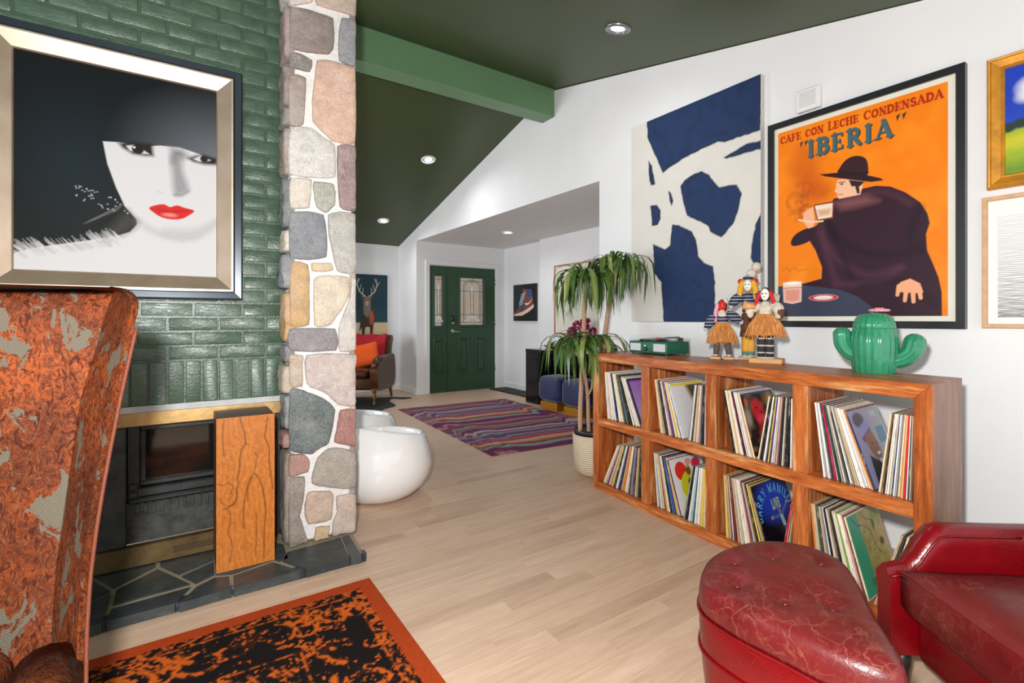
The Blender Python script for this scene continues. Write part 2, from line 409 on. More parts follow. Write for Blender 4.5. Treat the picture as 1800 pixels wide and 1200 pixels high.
for r_ in range(rows):
    y0 = -1.6 + r_ * PW; x = -3.0 - rnd.random() * 0.9
    while x < 4.7:
        L = rnd.choice([0.45, 0.7, 0.9, 1.1, 1.4]); xa, xb = max(x, -3.0), min(x + L, 4.7); x += L
        if xb - xa < 0.05: continue
        xm = (xa + xb) / 2; t_ = xm * 0.558 + (y0 + 0.04) * 0.83; lat = xm * 0.83 - y0 * 0.558
        seen = 1.2 < t_ < 3.9 and -0.95 * t_ < lat < 0.95 * t_ and xb > -0.35 and xa < 2.6 and y0 > 0.25
        if seen and n_pl < 300:
            key = round(xb - xa, 3)
            if key not in plank_cache:
                h_ = key / 2; plank_cache[key] = MB().bbox(-h_ + 0.0002, -PW / 2 + 0.0002, -0.02, h_ - 0.0002, PW / 2 - 0.0002, 0, 0.0004).data('plank', OAK)
            o = bpy.data.objects.new('plank', plank_cache[key]); o.location = (xm, y0 + PW / 2, 0); link(o, fl); n_pl += 1
        else:
            rest.box(xa + 0.0002, y0 + 0.0002, -0.02, xb - 0.0002, y0 + PW - 0.0002, 0)
rest.build('floor_boards', OAK, fl)['kind'] = 'stuff'

# ---- walls
def yz_prism(poly, x0, x1):
    return MB().prism(poly, x0, x1, Matrix(((0, 0, 1, 0), (1, 0, 0, 0), (0, 1, 0, 0), (0, 0, 0, 1))))
YO, ZO, YD = 3.116, 2.345, 7.08
o = yz_prism([(-1.6, 0), (YO, 0), (YO, ZO), (YD, ZO), (YD, 0), (7.9, 0), (7.9, z_far(7.9)), (3.82, 3.38), (-1.6, z_near(-1.6))], WALL_X, WALL_X + 0.14).build('wall_right', WHITE); o['kind'] = 'structure'
o = MB().box(-3.0, 7.8, 0, WALL_X, 7.92, 2.6).build('wall_far', WHITE); o['kind'] = 'structure'
DX0, DX1, DZ = 3.215, 4.405, 2.0
o = MB().box(WALL_X + 0.14, YD, 0, DX0, YD + 0.12, ZO).box(DX1, YD, 0, 4.72, YD + 0.12, ZO).box(DX0, YD, DZ, DX1, YD + 0.12, ZO).build('wall_entry', WHITE); o['kind'] = 'structure'
o = MB().box(4.6, 5.92, 0, 4.72, YD, ZO).box(4.48, 2.4, 0, 4.72, 5.92, ZO).build('wall_alcove', WHITE); o['kind'] = 'structure'
o = MB().box(WALL_X + 0.14, 2.4, 0, 4.48, 2.5, ZO).build('wall_back', WHITE); o['kind'] = 'structure'
o = MB().box(WALL_X + 0.14, 2.4, ZO, 4.72, YD + 0.12, ZO + 0.08).build('ceiling_alcove', mat('white_ceiling_paint', C(228, 228, 229), 0.6, var=0.02)); o['kind'] = 'structure'
for nm, b in (('baseboard_entry', (WALL_X + 0.14, YD - 0.014, 0, DX0 - 0.09, YD, 0.09)), ('baseboard_far', (-3.0, 7.786, 0, WALL_X, 7.8, 0.09)),
              ('baseboard_alcove', (4.586, 5.93, 0, 4.6, YD - 0.015, 0.09)), ('baseboard_right', (WALL_X - 0.014, 7.08, 0, WALL_X, 7.786, 0.09))):
    o = MB().bbox(*b, 0.004).build(nm, TRIM_WHITE); o['kind'] = 'structure'
# ---- ceiling: two slopes and the ridge beam
o = yz_prism([(-1.0, z_near(-1.0)), (3.83, z_near(3.83)), (3.83, z_near(3.83) + 0.1), (-1.0, z_near(-1.0) + 0.1)], -3.0, WALL_X + 0.1).build('ceiling', CEIL_GREEN); o['kind'] = 'structure'
o = yz_prism([(3.83, z_far(3.83)), (7.8, z_far(7.8)), (7.8, z_far(7.8) + 0.1), (3.83, z_far(3.83) + 0.1)], -3.0, WALL_X).build('ceiling_far', CEIL_GREEN); o['kind'] = 'structure'
o = MB().bbox(-3.0, 3.73, 3.102, WALL_X - 0.001, 3.915, 3.40, 0.004).build('ceiling_beam', BEAM_GREEN); o['kind'] = 'structure'

# ---- recessed downlights
def downlight(loc, slope, label, rad, metal, watt):
    t_ = thing('recessed_downlight', label, 'downlight', loc, 0, 'recessed ceiling downlights'); t_.rotation_euler = (slope, 0, 0)
    ring = mat('downlight_steel', C(150, 152, 155), 0.3, 0.9, var=0.03) if metal else TRIM_WHITE
    MB().lathe([(rad * 0.72, -0.002), (rad * 0.74, -0.012), (rad * 0.96, -0.010), (rad, -0.004), (rad, 0.0)], 36, cap=False).build('trim_ring', ring, t_)
    MB().lathe([(rad * 0.72, -0.004), (rad * 0.58, -0.003), (rad * 0.5, -0.002)], 36, cap=False).build('reflector', mat('downlight_reflector', C(190, 195, 198), 0.25, 0.6, var=0.03), t_)
    if 'downlight_lens' not in MATS:
        q = newmat('downlight_lens', 0.4); q.b.inputs['Emission Color'].default_value = (0.93, 0.97, 1.0, 1); q.b.inputs['Emission Strength'].default_value = 9
    MB().lathe([(0.0005, -0.004), (rad * 0.5, -0.003), (rad * 0.5, -0.001)], 30, cap=False).build('lens', MATS['downlight_lens'], t_)
    l_ = lamp('downlight_glow', 'SPOT', (0, 0, -0.02), watt, (0.97, 0.98, 1.0), 0.05, (0, 0, 0), R(165), 1.0); l_.parent = t_
downlight((2.344, 2.266, z_near(2.266)), math.atan(0.2305), 'steel-rimmed recessed downlight in the green slope above the abstract canvas', 0.085, True, 7)
downlight((2.385, 5.28, z_far(5.28)), -math.atan(0.256), 'glowing recessed downlight halfway up the far green ceiling slope', 0.085, False, 20)
downlight((2.435, 6.939, z_far(6.939)), -math.atan(0.256), 'small recessed downlight low on the far green slope above the deer painting', 0.085, False, 14)
downlight((3.738, 5.66, ZO), 0.0, 'recessed downlight in the white entry ceiling', 0.085, False, 11)

# ---- brick chimney breast, painted glossy green
BY = 2.78
def gloss_brick():
    t = newmat('green_glazed_brick', 0.2, 0, 0.6); v = t.coord('Object'); oi = t.add('ShaderNodeObjectInfo')
    sc_ = t.add('ShaderNodeVectorMath', operation='SCALE'); sc_.inputs[0].default_value = (13, 7, 29); t.link(oi.outputs['Random'], sc_.inputs['Scale'])
    ad = t.add('ShaderNodeVectorMath', operation='ADD'); t.link(v, ad.inputs[0]); t.link(sc_.outputs[0], ad.inputs[1]); v = ad.outputs[0]
    n1 = t.noise(v, 14, 4); t.base(t.ramp(n1, [(0.3, C(62, 84, 68)), (0.7, C(80, 102, 85))]))
    mp = t.add('ShaderNodeMapping'); t.link(v, mp.inputs[0]); mp.inputs['Scale'].default_value = (18, 18, 60)
    n2 = t.noise(mp.outputs[0], 1.4, 5, 0.65, 1.2); n3 = t.noise(v, 110, 3)
    h = t.math('ADD', n2, t.math('MULTIPLY', n3, 0.35)); t.bump(h, 0.5, 0.004)
    t.link(t.ramp(n3, [(0.3, (0.16,) * 3 + (1,)), (0.7, (0.36,) * 3 + (1,))]), t.b.inputs['Roughness'])
    return t.m
GBRICK = gloss_brick()
GMORTAR = mat('green_painted_mortar', C(64, 86, 70), 0.35, var=0.15, scale=30, bump=0.4, bscale=80)
wf = structure('wall_fireplace')
MB().box(-3.0, BY + 0.0015, 0.765, 0.46, BY + 0.4, 3.2).build('mortar_bed', GMORTAR, wf)
MB().box(-3.0, BY + 0.0015, 0.0, -0.9, BY + 0.4, 0.765).build('lower_breast', GMORTAR, wf)
rb = random.Random(3); bcache = {}
def brick(x0, x1, z0, z1):
    key = (round((x1 - x0) * 200), round((z1 - z0) * 200), rb.randint(0, 3))
    if key not in bcache:
        bm = bmesh.new(); bmesh.ops.create_cube(bm, size=1.0); w_, h_ = x1 - x0, z1 - z0
        for v_ in bm.verts: v_.co = Vector((v_.co.x * w_, v_.co.y * 0.05, v_.co.z * h_))
        bmesh.ops.bevel(bm, geom=list(bm.edges), offset=0.003, segments=2, affect='EDGES', profile=0.6)
        for v_ in bm.verts: v_.co += Vector((rb.uniform(-1, 1) * 0.0012, rb.uniform(-1, 1) * 0.001, rb.uniform(-1, 1) * 0.0012))
        bcache[key] = MB().bm(bm, None, True).data('brick', GBRICK); bm.free()
    o = bpy.data.objects.new('brick', bcache[key]); o.location = ((x0 + x1) / 2, BY + 0.025 - 0.004 + rb.uniform(-0.002, 0.002), (z0 + z1) / 2)
    o.rotation_euler = (rb.uniform(-0.008, 0.008), rb.uniform(-0.006, 0.006), rb.uniform(-0.01, 0.01)); link(o, wf)
J = 0.0115; BZ = 0.965; BH = 0.068; BL = 0.2045
for k in range(29):
    off = -0.0461 if k % 2 == 0 else 0.0549
    x = off - BL * 6
    while x < 0.46:
        xa, xb = x + J / 2, min(x + BL - J / 2, 0.455); x += BL
        if xb < -1.05 or xb - xa < 0.02: continue
        brick(xa, xb, BZ + k * BH + J / 2, BZ + (k + 1) * BH - J / 2)
for k in range(-14, 9):
    x = -0.0461 + k * 0.0675
    if x + 0.06 < 0.46: brick(x + 0.005, x + 0.0625, 0.768, 0.9595)

# ---- stone pillar at the end of the brick wall
SCOL = [C(208, 184, 167), C(230, 221, 210), C(151, 138, 131), C(161, 163, 168), C(146, 139, 138), C(180, 163, 155), C(233, 194, 173), C(231, 228, 223),
        C(171, 147, 147), C(238, 226, 212), C(191, 191, 181), C(147, 152, 159), C(200, 198, 191), C(226, 206, 172), C(219, 179, 129), C(238, 223, 200),
        C(225, 219, 213), C(156, 152, 156), C(213, 194, 172), C(221, 205, 199), C(117, 128, 128), C(183, 132, 124), C(183, 173, 163), C(188, 144, 134),
        C(159, 146, 134), C(213, 186, 166), C(217, 183, 142), C(210, 186, 171)]
def stone_mat(i, c):
    nm = 'fieldstone_%d' % i
    if nm in MATS: return MATS[nm]
    t = newmat(nm, 0.85, 0, 0.25); v = t.coord('Object')
    a = tuple(min(1, x * 1.18) for x in c[:3]) + (1,); b = tuple(x * 0.72 for x in c[:3]) + (1,)
    g = t.ramp(t.noise(v, 15, 8, 0.72, 0.9), [(0.30, b), (0.48, c), (0.66, a)])
    g = t.mix(t.ramp(t.noise(v, 190, 4, 0.75), [(0.42, (0.55,) * 3 + (1,)), (0.56, (0, 0, 0, 1))]), g, tuple(x * 0.48 for x in c[:3]) + (1,))
    vv = t.noise(v, 22, 5, 0.7, 3.0 + (i % 4)); vein = t.ramp(vv, [(0.485, (0, 0, 0, 1)), (0.5, (0.6,) * 3 + (1,)), (0.515, (0, 0, 0, 1))])
    g = t.mix(vein, g, C(236, 230, 222)); g = t.mix(t.ramp(t.noise(v, 5, 3, 0.6), [(0.5, (0, 0, 0, 1)), (0.75, (0.3,) * 3 + (1,))]), g, C(214, 208, 204))
    t.base(g); t.bump(t.math('ADD', t.noise(v, 24, 7, 0.75, 0.5), t.math('MULTIPLY', t.noise(v, 150, 4, 0.7), 0.4)), 0.9, 0.014)
    return t.m
def stone(poly, to3, depth, dome, m, parent, seed):
    """poly in wall plane coordinates; to3(a, b, out) gives the point; a domed stone with rough edges"""
    rs = random.Random(seed); pts = [Vector((p[0], p[1], 0)) for p in poly]
    sm = smooth_path(pts, 4, True); out = []
    for i, p in enumerate(sm):
        a = p; b = pts[i // 4] + (pts[(i // 4 + 1) % len(pts)] - pts[i // 4]) * ((i % 4) / 4.0)
        out.append(a * 0.4 + b * 0.6 + Vector((noise.noise(p * 50 + Vector((seed, 0, 0))), noise.noise(p * 50 + Vector((0, seed, 9))), 0)) * 0.004)
    c = sum(out, Vector()) / len(out); rings = []
    for sc_, dz in ((1.0, -depth), (1.0, 0.002), (0.985, dome * 0.55), (0.94, dome * 0.86), (0.75, dome * 0.97), (0.45, dome), (0.12, dome)):
        row = []
        for p in out:
            q = c + (p - c) * sc_
            nz = noise.noise(Vector((q.x * 22, q.y * 22, seed * 3.1))) * 0.35 + noise.noise(Vector((q.x * 60, q.y * 60, seed * 1.7))) * 0.18
            row.append(to3(q.x, q.y, dz + (dome * nz if dz > 0 else 0)))
        rings.append(row)
    mb = MB(); mb.grid(rings, True, True)
    n = len(out); o_ = len(mb.v) - n; mb.f.append(tuple(range(o_, o_ + n))); mb.sm.append(True)
    return mb.build('stone', m, parent)
PX0, PX1, PY = 0.447, 0.762, 2.622
sp = structure('stone_pillar')
MORTAR = mat('pale_mortar', C(222, 221, 219), 0.9, var=0.06, scale=20, bump=0.6, bscale=60, bdist=0.01)
MB().bbox(PX0 + 0.008, PY + 0.004, 0.045, PX1 - 0.006, 3.05, 3.18, 0.02, seg=2).build('mortar_core', MORTAR, sp)
FRONT = [[(0.5682,2.808),(0.782,2.8871),(0.7778,2.75),(0.7071,2.7468),(0.5759,2.742)],[(0.4484,2.7637),(0.5567,2.8038),(0.5529,2.7475),(0.4506,2.6936)],[(0.4506,2.6818),(0.5187,2.7017),(0.6545,2.6997),(0.6585,2.5525),(0.6346,2.5123),(0.5567,2.4931),(0.4506,2.4888)],[(0.699,2.7148),(0.7778,2.7246),(0.7803,2.505),(0.7568,2.4814),(0.6843,2.494),(0.6827,2.6346)],[(0.4484,2.4606),(0.4963,2.471),(0.5529,2.4516),(0.543,2.3964),(0.4484,2.3936)],[(0.4447,2.3493),(0.5225,2.3587),(0.5112,2.124),(0.4484,2.1102)],[(0.5759,2.4664),(0.6908,2.4834),(0.7736,2.4692),(0.7888,2.3631),(0.7778,2.085),(0.6505,2.0721),(0.5567,2.1501),(0.5529,2.254)],[(0.4506,2.0949),(0.5491,2.1161),(0.6188,2.0739),(0.6626,2.0497),(0.6666,1.8934),(0.6267,1.8747),(0.4484,1.8661)],[(0.6746,2.0479),(0.7778,2.068),(0.7905,1.9898),(0.782,1.7339),(0.6868,1.7388)],[(0.4506,1.8491),(0.5491,1.8567),(0.5376,1.7159),(0.4506,1.705)],[(0.5605,1.8505),(0.6545,1.8502),(0.665,1.8104),(0.6626,1.744),(0.6188,1.6975),(0.5721,1.7243),(0.5605,1.7955)],[(0.4506,1.6817),(0.607,1.6882),(0.6228,1.473),(0.452,1.4572)],[(0.6307,1.691),(0.6908,1.7147),(0.7778,1.7125),(0.7888,1.6501),(0.7736,1.4031),(0.6746,1.4062),(0.6346,1.5847)],[(0.5529,1.44),(0.6426,1.4456),(0.6545,1.4093),(0.6188,1.3991),(0.5529,1.3996)],[(0.452,1.4336),(0.5339,1.4307),(0.5399,1.2783),(0.5376,1.1296),(0.452,1.1263)],[(0.5605,1.3597),(0.6346,1.3835),(0.7318,1.3757),(0.736,1.2836),(0.7071,1.2244),(0.6426,1.1289),(0.5644,1.1254)],[(0.7484,1.3765),(0.7778,1.3694),(0.7905,1.2341),(0.782,0.9965),(0.6868,0.9915),(0.6827,1.1079),(0.7071,1.1827),(0.7401,1.2669)],[(0.4484,1.1106),(0.6666,1.1081),(0.6706,0.9963),(0.4484,1.0003)],[(0.4465,0.9836),(0.5075,0.9769),(0.5075,0.9346),(0.5051,0.8249),(0.4503,0.8291)],[(0.525,0.9804),(0.7741,0.9747),(0.7831,0.8935),(0.7831,0.8037),(0.7697,0.7017),(0.6823,0.7147),(0.6147,0.7819),(0.529,0.8316)],[(0.4503,0.8124),(0.513,0.8032),(0.6064,0.7567),(0.6652,0.6945),(0.6356,0.5279),(0.5817,0.5011),(0.5491,0.4803),(0.4465,0.521)],[(0.6909,0.6875),(0.7741,0.6834),(0.7786,0.5618),(0.7652,0.4919),(0.661,0.5244),(0.6737,0.6015)],[(0.5817,0.4624),(0.6314,0.4981),(0.6823,0.495),(0.7741,0.4548),(0.7715,0.276),(0.6652,0.2874),(0.5531,0.3302),(0.5572,0.3936)],[(0.4465,0.4918),(0.517,0.4852),(0.541,0.4475),(0.533,0.3977),(0.4619,0.3849),(0.4449,0.3963)],[(0.4465,0.3627),(0.517,0.3751),(0.513,0.2996),(0.4775,0.2142),(0.4932,0.135),(0.533,0.0407),(0.5091,0.0129),(0.4465,0.0001)],[(0.533,0.2957),(0.6398,0.2792),(0.655,0.2544),(0.644,0.1346),(0.533,0.1342),(0.5154,0.206)],[(0.5735,0.1077),(0.6356,0.1017),(0.6272,0.0516),(0.6398,0.0049),(0.5981,-0.006),(0.5613,0.0079)],[(0.6737,0.2463),(0.7697,0.236),(0.7715,0.0162),(0.6909,0.0095),(0.6525,0.0454),(0.6525,0.1152),(0.6737,0.163)],[(0.452,2.9699),(0.6188,3.0477),(0.6188,2.8513),(0.452,2.7808)],[(0.6346,3.0461),(0.782,3.1076),(0.782,2.9041),(0.6346,2.849)]]
def fr(a, b, out): return (a, PY - out, b)
for i, poly in enumerate(FRONT):
    poly = [(min(max(a, PX0 - 0.004), PX1 + 0.006), max(b, 0.046)) for a, b in poly]
    stone(poly, fr, 0.03, 0.015, stone_mat(i, SCOL[i % len(SCOL)]), sp, i + 1)
# the faces towards the fireplace and towards the hall
SIDE = [(0.05, 0.50, 24), (0.52, 0.60, 23), (0.615, 0.78, 3), (0.79, 0.93, 18), (0.945, 1.03, 17), (1.045, 1.29, 14), (1.31, 1.48, 11), (1.49, 1.60, 9), (1.61, 1.85, 20), (1.87, 2.10, 5), (2.11, 2.2, 4), (2.21, 2.42, 2), (2.44, 2.7, 8), (2.72, 2.95, 12)]
rs_ = random.Random(8)
for i, (z0, z1, ci) in enumerate(SIDE):
    k = 0.006
    pl = [(PY + 0.004, z0 + k), (PY + 0.08, z0), (BY - 0.012, z0 + k), (BY - 0.006, (z0 + z1) / 2), (BY - 0.014, z1 - k), (PY + 0.08, z1), (PY + 0.004, z1 - k), (PY - 0.004, (z0 + z1) / 2)]
    stone(pl, lambda a, b, out: (PX0 + 0.004 - out, a, b), 0.02, 0.024 + 0.012 * rs_.random(), stone_mat(ci, SCOL[ci]), sp, 60 + i)
for i in range(12):
    z0 = 0.05 + i * 0.24; z1 = z0 + 0.225; ci = (i * 5 + 3) % len(SCOL)
    for ya, yb in ((PY + 0.006, 2.80), (2.815, 3.03)):
        d_ = rs_.uniform(-0.03, 0.03)
        pl = [(ya, z0 + 0.006), ((ya + yb) / 2, z0), (yb, z0 + 0.008), (yb, z1 + d_ * 0.1), ((ya + yb) / 2, z1), (ya, z1 - 0.004)]
        stone(pl, lambda a, b, out: (PX1 - 0.004 + out, a, b), 0.02, 0.016, stone_mat((ci + (ya > 2.7) * 7) % len(SCOL), SCOL[(ci + (ya > 2.7) * 7) % len(SCOL)]), sp, 90 + i * 2 + (ya > 2.7))

# ---- slate hearth
hearth = structure('hearth_floor')
GROUT = mat('hearth_grout', C(140, 130, 108), 0.85, var=0.1, scale=40, bump=0.3)
HZ = 0.04
def hexpoly(p): return p
MB().prism([(-1.2, 2.40), (0.735, 2.385), (0.752, 2.62), (0.752, 3.05), (-1.2, 3.05)], 0.0, HZ - 0.004).build('grout_bed', GROUT, hearth)
t = newmat('slate', 0.42, 0, 0.5); v = t.coord('Object'); oi = t.add('ShaderNodeObjectInfo')
col = t.ramp(t.noise(v, 9, 6, 0.65, 0.6), [(0.3, C(42, 48, 50)), (0.55, C(58, 66, 67)), (0.8, C(84, 91, 88))])
t.base(t.mix(1.0, col, t.ramp(oi.outputs['Random'], [(0, (0.7, 0.72, 0.76, 1)), (1, (1.1, 1.08, 1.02, 1))]), 'MULTIPLY')); t.bump(t.noise(v, 30, 5, 0.6), 0.35, 0.006)
SLATE = t.m
t = newmat('slate_edge', 0.4, 0, 0.5); v = t.coord('Object')
t.base(t.ramp(t.noise(v, 26, 6, 0.7, 1.0), [(0.35, C(22, 28, 36)), (0.56, C(42, 52, 60)), (0.66, C(150, 156, 156))])); t.bump(t.noise(v, 34, 5), 0.5, 0.008)
SLATE_EDGE = t.m
TILES = [[(-0.3095,2.7565),(-0.2356,2.6101),(-0.3012,2.5629),(-0.4389,2.6811),(-0.4806,2.9361)],[(-0.2989,2.5429),(-0.232,2.5914),(-0.2311,2.4662),(-0.2378,2.3523),(-0.2817,2.3487),(-0.3858,2.3569),(-0.4235,2.5874)],[(-0.2157,2.6059),(-0.0812,2.7184),(0.0367,2.4927),(-0.2155,2.477)],[(-0.3034,2.7803),(-0.2288,2.6295),(-0.0897,2.7546),(-0.0953,2.8542),(-0.3292,2.92),(-0.44,2.9297)],[(-0.0739,2.8048),(0.1356,2.7968),(0.1317,2.6829),(-0.0009,2.6138),(-0.0725,2.7519)],[(0.0086,2.5869),(0.1321,2.6595),(0.1254,2.5248),(0.0581,2.486)],[(-0.2171,2.4454),(0.0383,2.4612),(-0.0153,2.3524),(-0.2226,2.3568)],[(0.0608,2.4499),(0.1267,2.4912),(0.1784,2.4687),(0.1745,2.3548),(-0.0008,2.3443)],[(0.195,2.4657),(0.3561,2.4999),(0.4454,2.3517),(0.1873,2.3499)],[(0.1484,2.8009),(0.3956,2.8108),(0.3651,2.533),(0.197,2.4912),(0.1313,2.5208)],[(0.3969,2.4856),(0.4293,2.5696),(0.682,2.5907),(0.6725,2.4796),(0.6598,2.3496),(0.4708,2.3434)],[(0.6813,2.4814),(0.6915,2.589),(0.7275,2.5977),(0.722,2.4828),(0.7135,2.3401),(0.6665,2.3451)],[(0.3318,2.603),(0.3842,2.4942),(0.4212,2.5037),(0.4268,2.6724),(0.3527,2.7665)]]
for pl in TILES: MB().prism(pl, 0.006, HZ + 0.002).build('flagstone', SLATE, hearth)
for xa, xb in ((-1.2, -0.62), (-0.6192, -0.02), (-0.0192, 0.33), (0.3308, 0.742)):
    MB().prism([(xa, 2.365 - 0.01 * (xa + 0.285)), (xb, 2.365 - 0.01 * (xb + 0.285)), (xb + (0.004 if xb > 0.7 else 0), 2.403 - 0.01 * (xb + 0.285)), (xa, 2.403 - 0.01 * (xa + 0.285))], 0.0, HZ + 0.001).build('edge_slate', SLATE_EDGE, hearth)

# ---- fireplace insert: brass bands, black steel, glass door
BRASS = mat('aged_brass', C(198, 164, 110), 0.34, 0.8, var=0.22, scale=9, bump=0.15, bscale=40)
IRON = mat('black_cast_iron', C(52, 54, 54), 0.5, 0.35, var=0.25, scale=14, bump=0.4, bscale=90)
ASH = mat('sooty_liner', C(62, 63, 60), 0.8, 0.0, var=0.4, scale=22, bump=0.8, bscale=30, bdist=0.012)
fi = thing('fireplace_insert', 'black iron fireplace insert with brass bands and a dark glass door', 'fireplace', (0, 0, 0))
MB().box(-0.9, BY + 0.33, 0.04, 0.45, BY + 0.35, 0.765).box(-0.9, BY + 0.1, 0.74, 0.45, BY + 0.33, 0.764).build('firebox', mat('soot', C(28, 27, 26), 0.9, var=0.3), fi)
MB().box(-1.2, BY - 0.004, 0.738, 0.447, BY + 0.02, 0.766).build('lintel_strip', mat('cement_strip', C(190, 190, 190), 0.9, var=0.1, scale=20, bump=0.3), fi)
MB().bbox(-0.9, BY + 0.012, 0.672, 0.44, BY + 0.05, 0.738, 0.004).build('brass_band', BRASS, fi)
MB().bbox(0.385, BY + 0.03, 0.045, 0.44, BY + 0.06, 0.672, 0.004).build('side_strip', IRON, fi)
MB().bbox(-0.9, BY + 0.004, 0.045, 0.41, BY + 0.05, 0.135, 0.004).build('brass_plinth', mat('dull_brass', C(104, 84, 52), 0.5, 0.6, var=0.3, scale=12, bump=0.2, bscale=40), fi)
pf = MB()
for i in range(20):
    for k_ in range(3):
        cx = -0.02 + i * 0.0125 + (k_ % 2) * 0.006; cz = 0.078 + k_ * 0.011
        pf.prism([(cx + 0.0042 * math.cos(a_ * math.pi / 3), cz + 0.0042 * math.sin(a_ * math.pi / 3)) for a_ in range(6)], 0, 0.002, Matrix(((1, 0, 0, 0), (0, 0, -1, BY + 0.0045), (0, 1, 0, 0), (0, 0, 0, 1))))
pf.build('perforation', mat('perforation_dark', C(40, 30, 20), 0.8, var=0), fi)['kind'] = 'stuff'
# side panel of woven steel, uprights, door
t = newmat('ribbed_side_panel', 0.6, 0.2); v = t.coord('Object'); w_ = t.add('ShaderNodeTexWave', wave_type='BANDS', bands_direction='X'); w_.inputs['Scale'].default_value = 60; t.link(v, w_.inputs[0])
t.base(t.ramp(t.noise(v, 18, 5), [(0.3, C(40, 42, 41)), (0.7, C(66, 68, 66))])); t.bump(w_.outputs['Fac'], 0.4, 0.003)
MB().bbox(-0.9, BY + 0.03, 0.135, -0.198, BY + 0.07, 0.672, 0.004).build('side_panel', t.m, fi)
MB().bbox(-0.196, BY + 0.05, 0.33, -0.15, BY + 0.10, 0.672, 0.003).build('upright', IRON, fi)
dr = MB().bbox(-0.15, BY + 0.06, 0.392, 0.39, BY + 0.1, 0.412, 0.003).bbox(-0.15, BY + 0.06, 0.645, 0.39, BY + 0.1, 0.668, 0.003).bbox(-0.15, BY + 0.06, 0.412, -0.128, BY + 0.1, 0.645, 0.003).build('glass_door', IRON, fi)
t = newmat('dark_fire_glass', 0.06, 0, 0.6); t.base(C(30, 28, 26)); t.b.inputs['Transmission Weight'].default_value = 0.3; t.b.inputs['Specular IOR Level'].default_value = 0.25
MB().box(-0.13, BY + 0.08, 0.41, 0.385, BY + 0.086, 0.648).build('pane', t.m, dr)
for i, xx in enumerate((-0.1, -0.02, 0.06, 0.16, 0.26)):
    MB().bbox(xx, BY + 0.095, 0.405, xx + 0.055, BY + 0.12, 0.64, 0.004).build('fire_board', mat('charred_board', C(78, 66, 56), 0.7, var=0.35, scale=12, bump=0.5, bscale=40), dr)
MB().bbox(-0.185, BY + 0.04, 0.345, 0.39, BY + 0.09, 0.385, 0.006).bbox(-0.19, BY + 0.035, 0.318, 0.39, BY + 0.075, 0.342, 0.008).build('hinge_rail', IRON, fi)
for zz in (0.395, 0.36): MB().bbox(-0.186, BY + 0.028, zz - 0.012, -0.155, BY + 0.06, zz + 0.014, 0.004).build('hinge_block', IRON, fi)
MB().box(-0.2, BY + 0.06, 0.135, 0.39, BY + 0.12, 0.32).build('ash_pan', ASH, fi)
for i in range(19):
    xx = -0.165 + i * 0.03; MB().bbox(xx, BY + 0.045, 0.262, xx + 0.014, BY + 0.065, 0.312, 0.004).build('grate_bar', ASH, fi)

# ---- entry door with side light
GREEN_DOOR = mat('green_door_paint', C(42, 74, 50), 0.38, var=0.06, scale=6, spec=0.45)
dr1 = structure('door_1')
def holed(x0, x1, y0, y1, hx0, hx1, hz0, hz1, name):
    z0, z1 = 0.012, DZ - 0.01; mb = MB()
    for b in ((x0, z0, x1, hz0), (x0, hz1, x1, z1), (x0, hz0, hx0, hz1), (hx1, hz0, x1, hz1)): mb.box(b[0], y0, b[1], b[2], y1, b[3])
    return mb.build(name, GREEN_DOOR, dr1)
holed(DX0 + 0.002, DX0 + 0.305, YD - 0.005, YD + 0.045, 3.30, 3.44, 1.05, 1.83, 'sidelight_panel')
holed(DX0 + 0.313, DX1 - 0.004, YD - 0.012, YD + 0.04, 3.745, 4.185, 1.06, 1.82, 'door_leaf')
MB().bbox(DX0, YD - 0.02, 0.0, DX1, YD + 0.06, 0.012, 0.003).build('threshold', mat('threshold_metal', C(90, 92, 88), 0.4, 0.6), dr1)
for nm, b in (('casing', (DX0 - 0.07, YD - 0.018, 0, DX0, YD + 0.0, DZ + 0.07)), ('casing', (DX1, YD - 0.018, 0, DX1 + 0.07, YD, DZ + 0.07)), ('casing', (DX0, YD - 0.018, DZ, DX1, YD, DZ + 0.07))):
    MB().bbox(*b, 0.004).build(nm, TRIM_WHITE, dr1)
def raised(x0, x1, z0, z1, y):
    mb = MB(); [mb.bbox(*b_, 0.006) for b_ in ((x0, y - 0.016, z0, x0 + 0.022, y, z1), (x1 - 0.022, y - 0.016, z0, x1, y, z1), (x0 + 0.022, y - 0.016, z0, x1 - 0.022, y, z0 + 0.022), (x0 + 0.022, y - 0.016, z1 - 0.022, x1 - 0.022, y, z1))]; mb.bbox(x0 + 0.036, y - 0.012, z0 + 0.036, x1 - 0.036, y, z1 - 0.036, 0.008)
    return mb.build('raised_panel', GREEN_DOOR, dr1)
raised(3.275, 3.475, 0.30, 0.84, YD - 0.003); raised(3.715, 3.9, 0.30, 0.86, YD - 0.011); raised(4.03, 4.22, 0.30, 0.86, YD - 0.011)
t = newmat('bevelled_door_glass', 0.35, 0, 0.5); v = t.coord('Object')
t.base(t.ramp(t.noise(v, 2.2, 2), [(0.35, C(170, 152, 128)), (0.7, C(164, 172, 174))])); t.b.inputs['Transmission Weight'].default_value = 0.85; t.bump(t.noise(v, 60, 3), 0.5, 0.01)
DGLASS = t.m
LEAD = mat('lead_came', C(92, 88, 80), 0.35, 0.7, var=0.1); BEVEL = mat('clear_bevel_glass', C(226, 226, 220), 0.12, 0.0, var=0.1, scale=60)
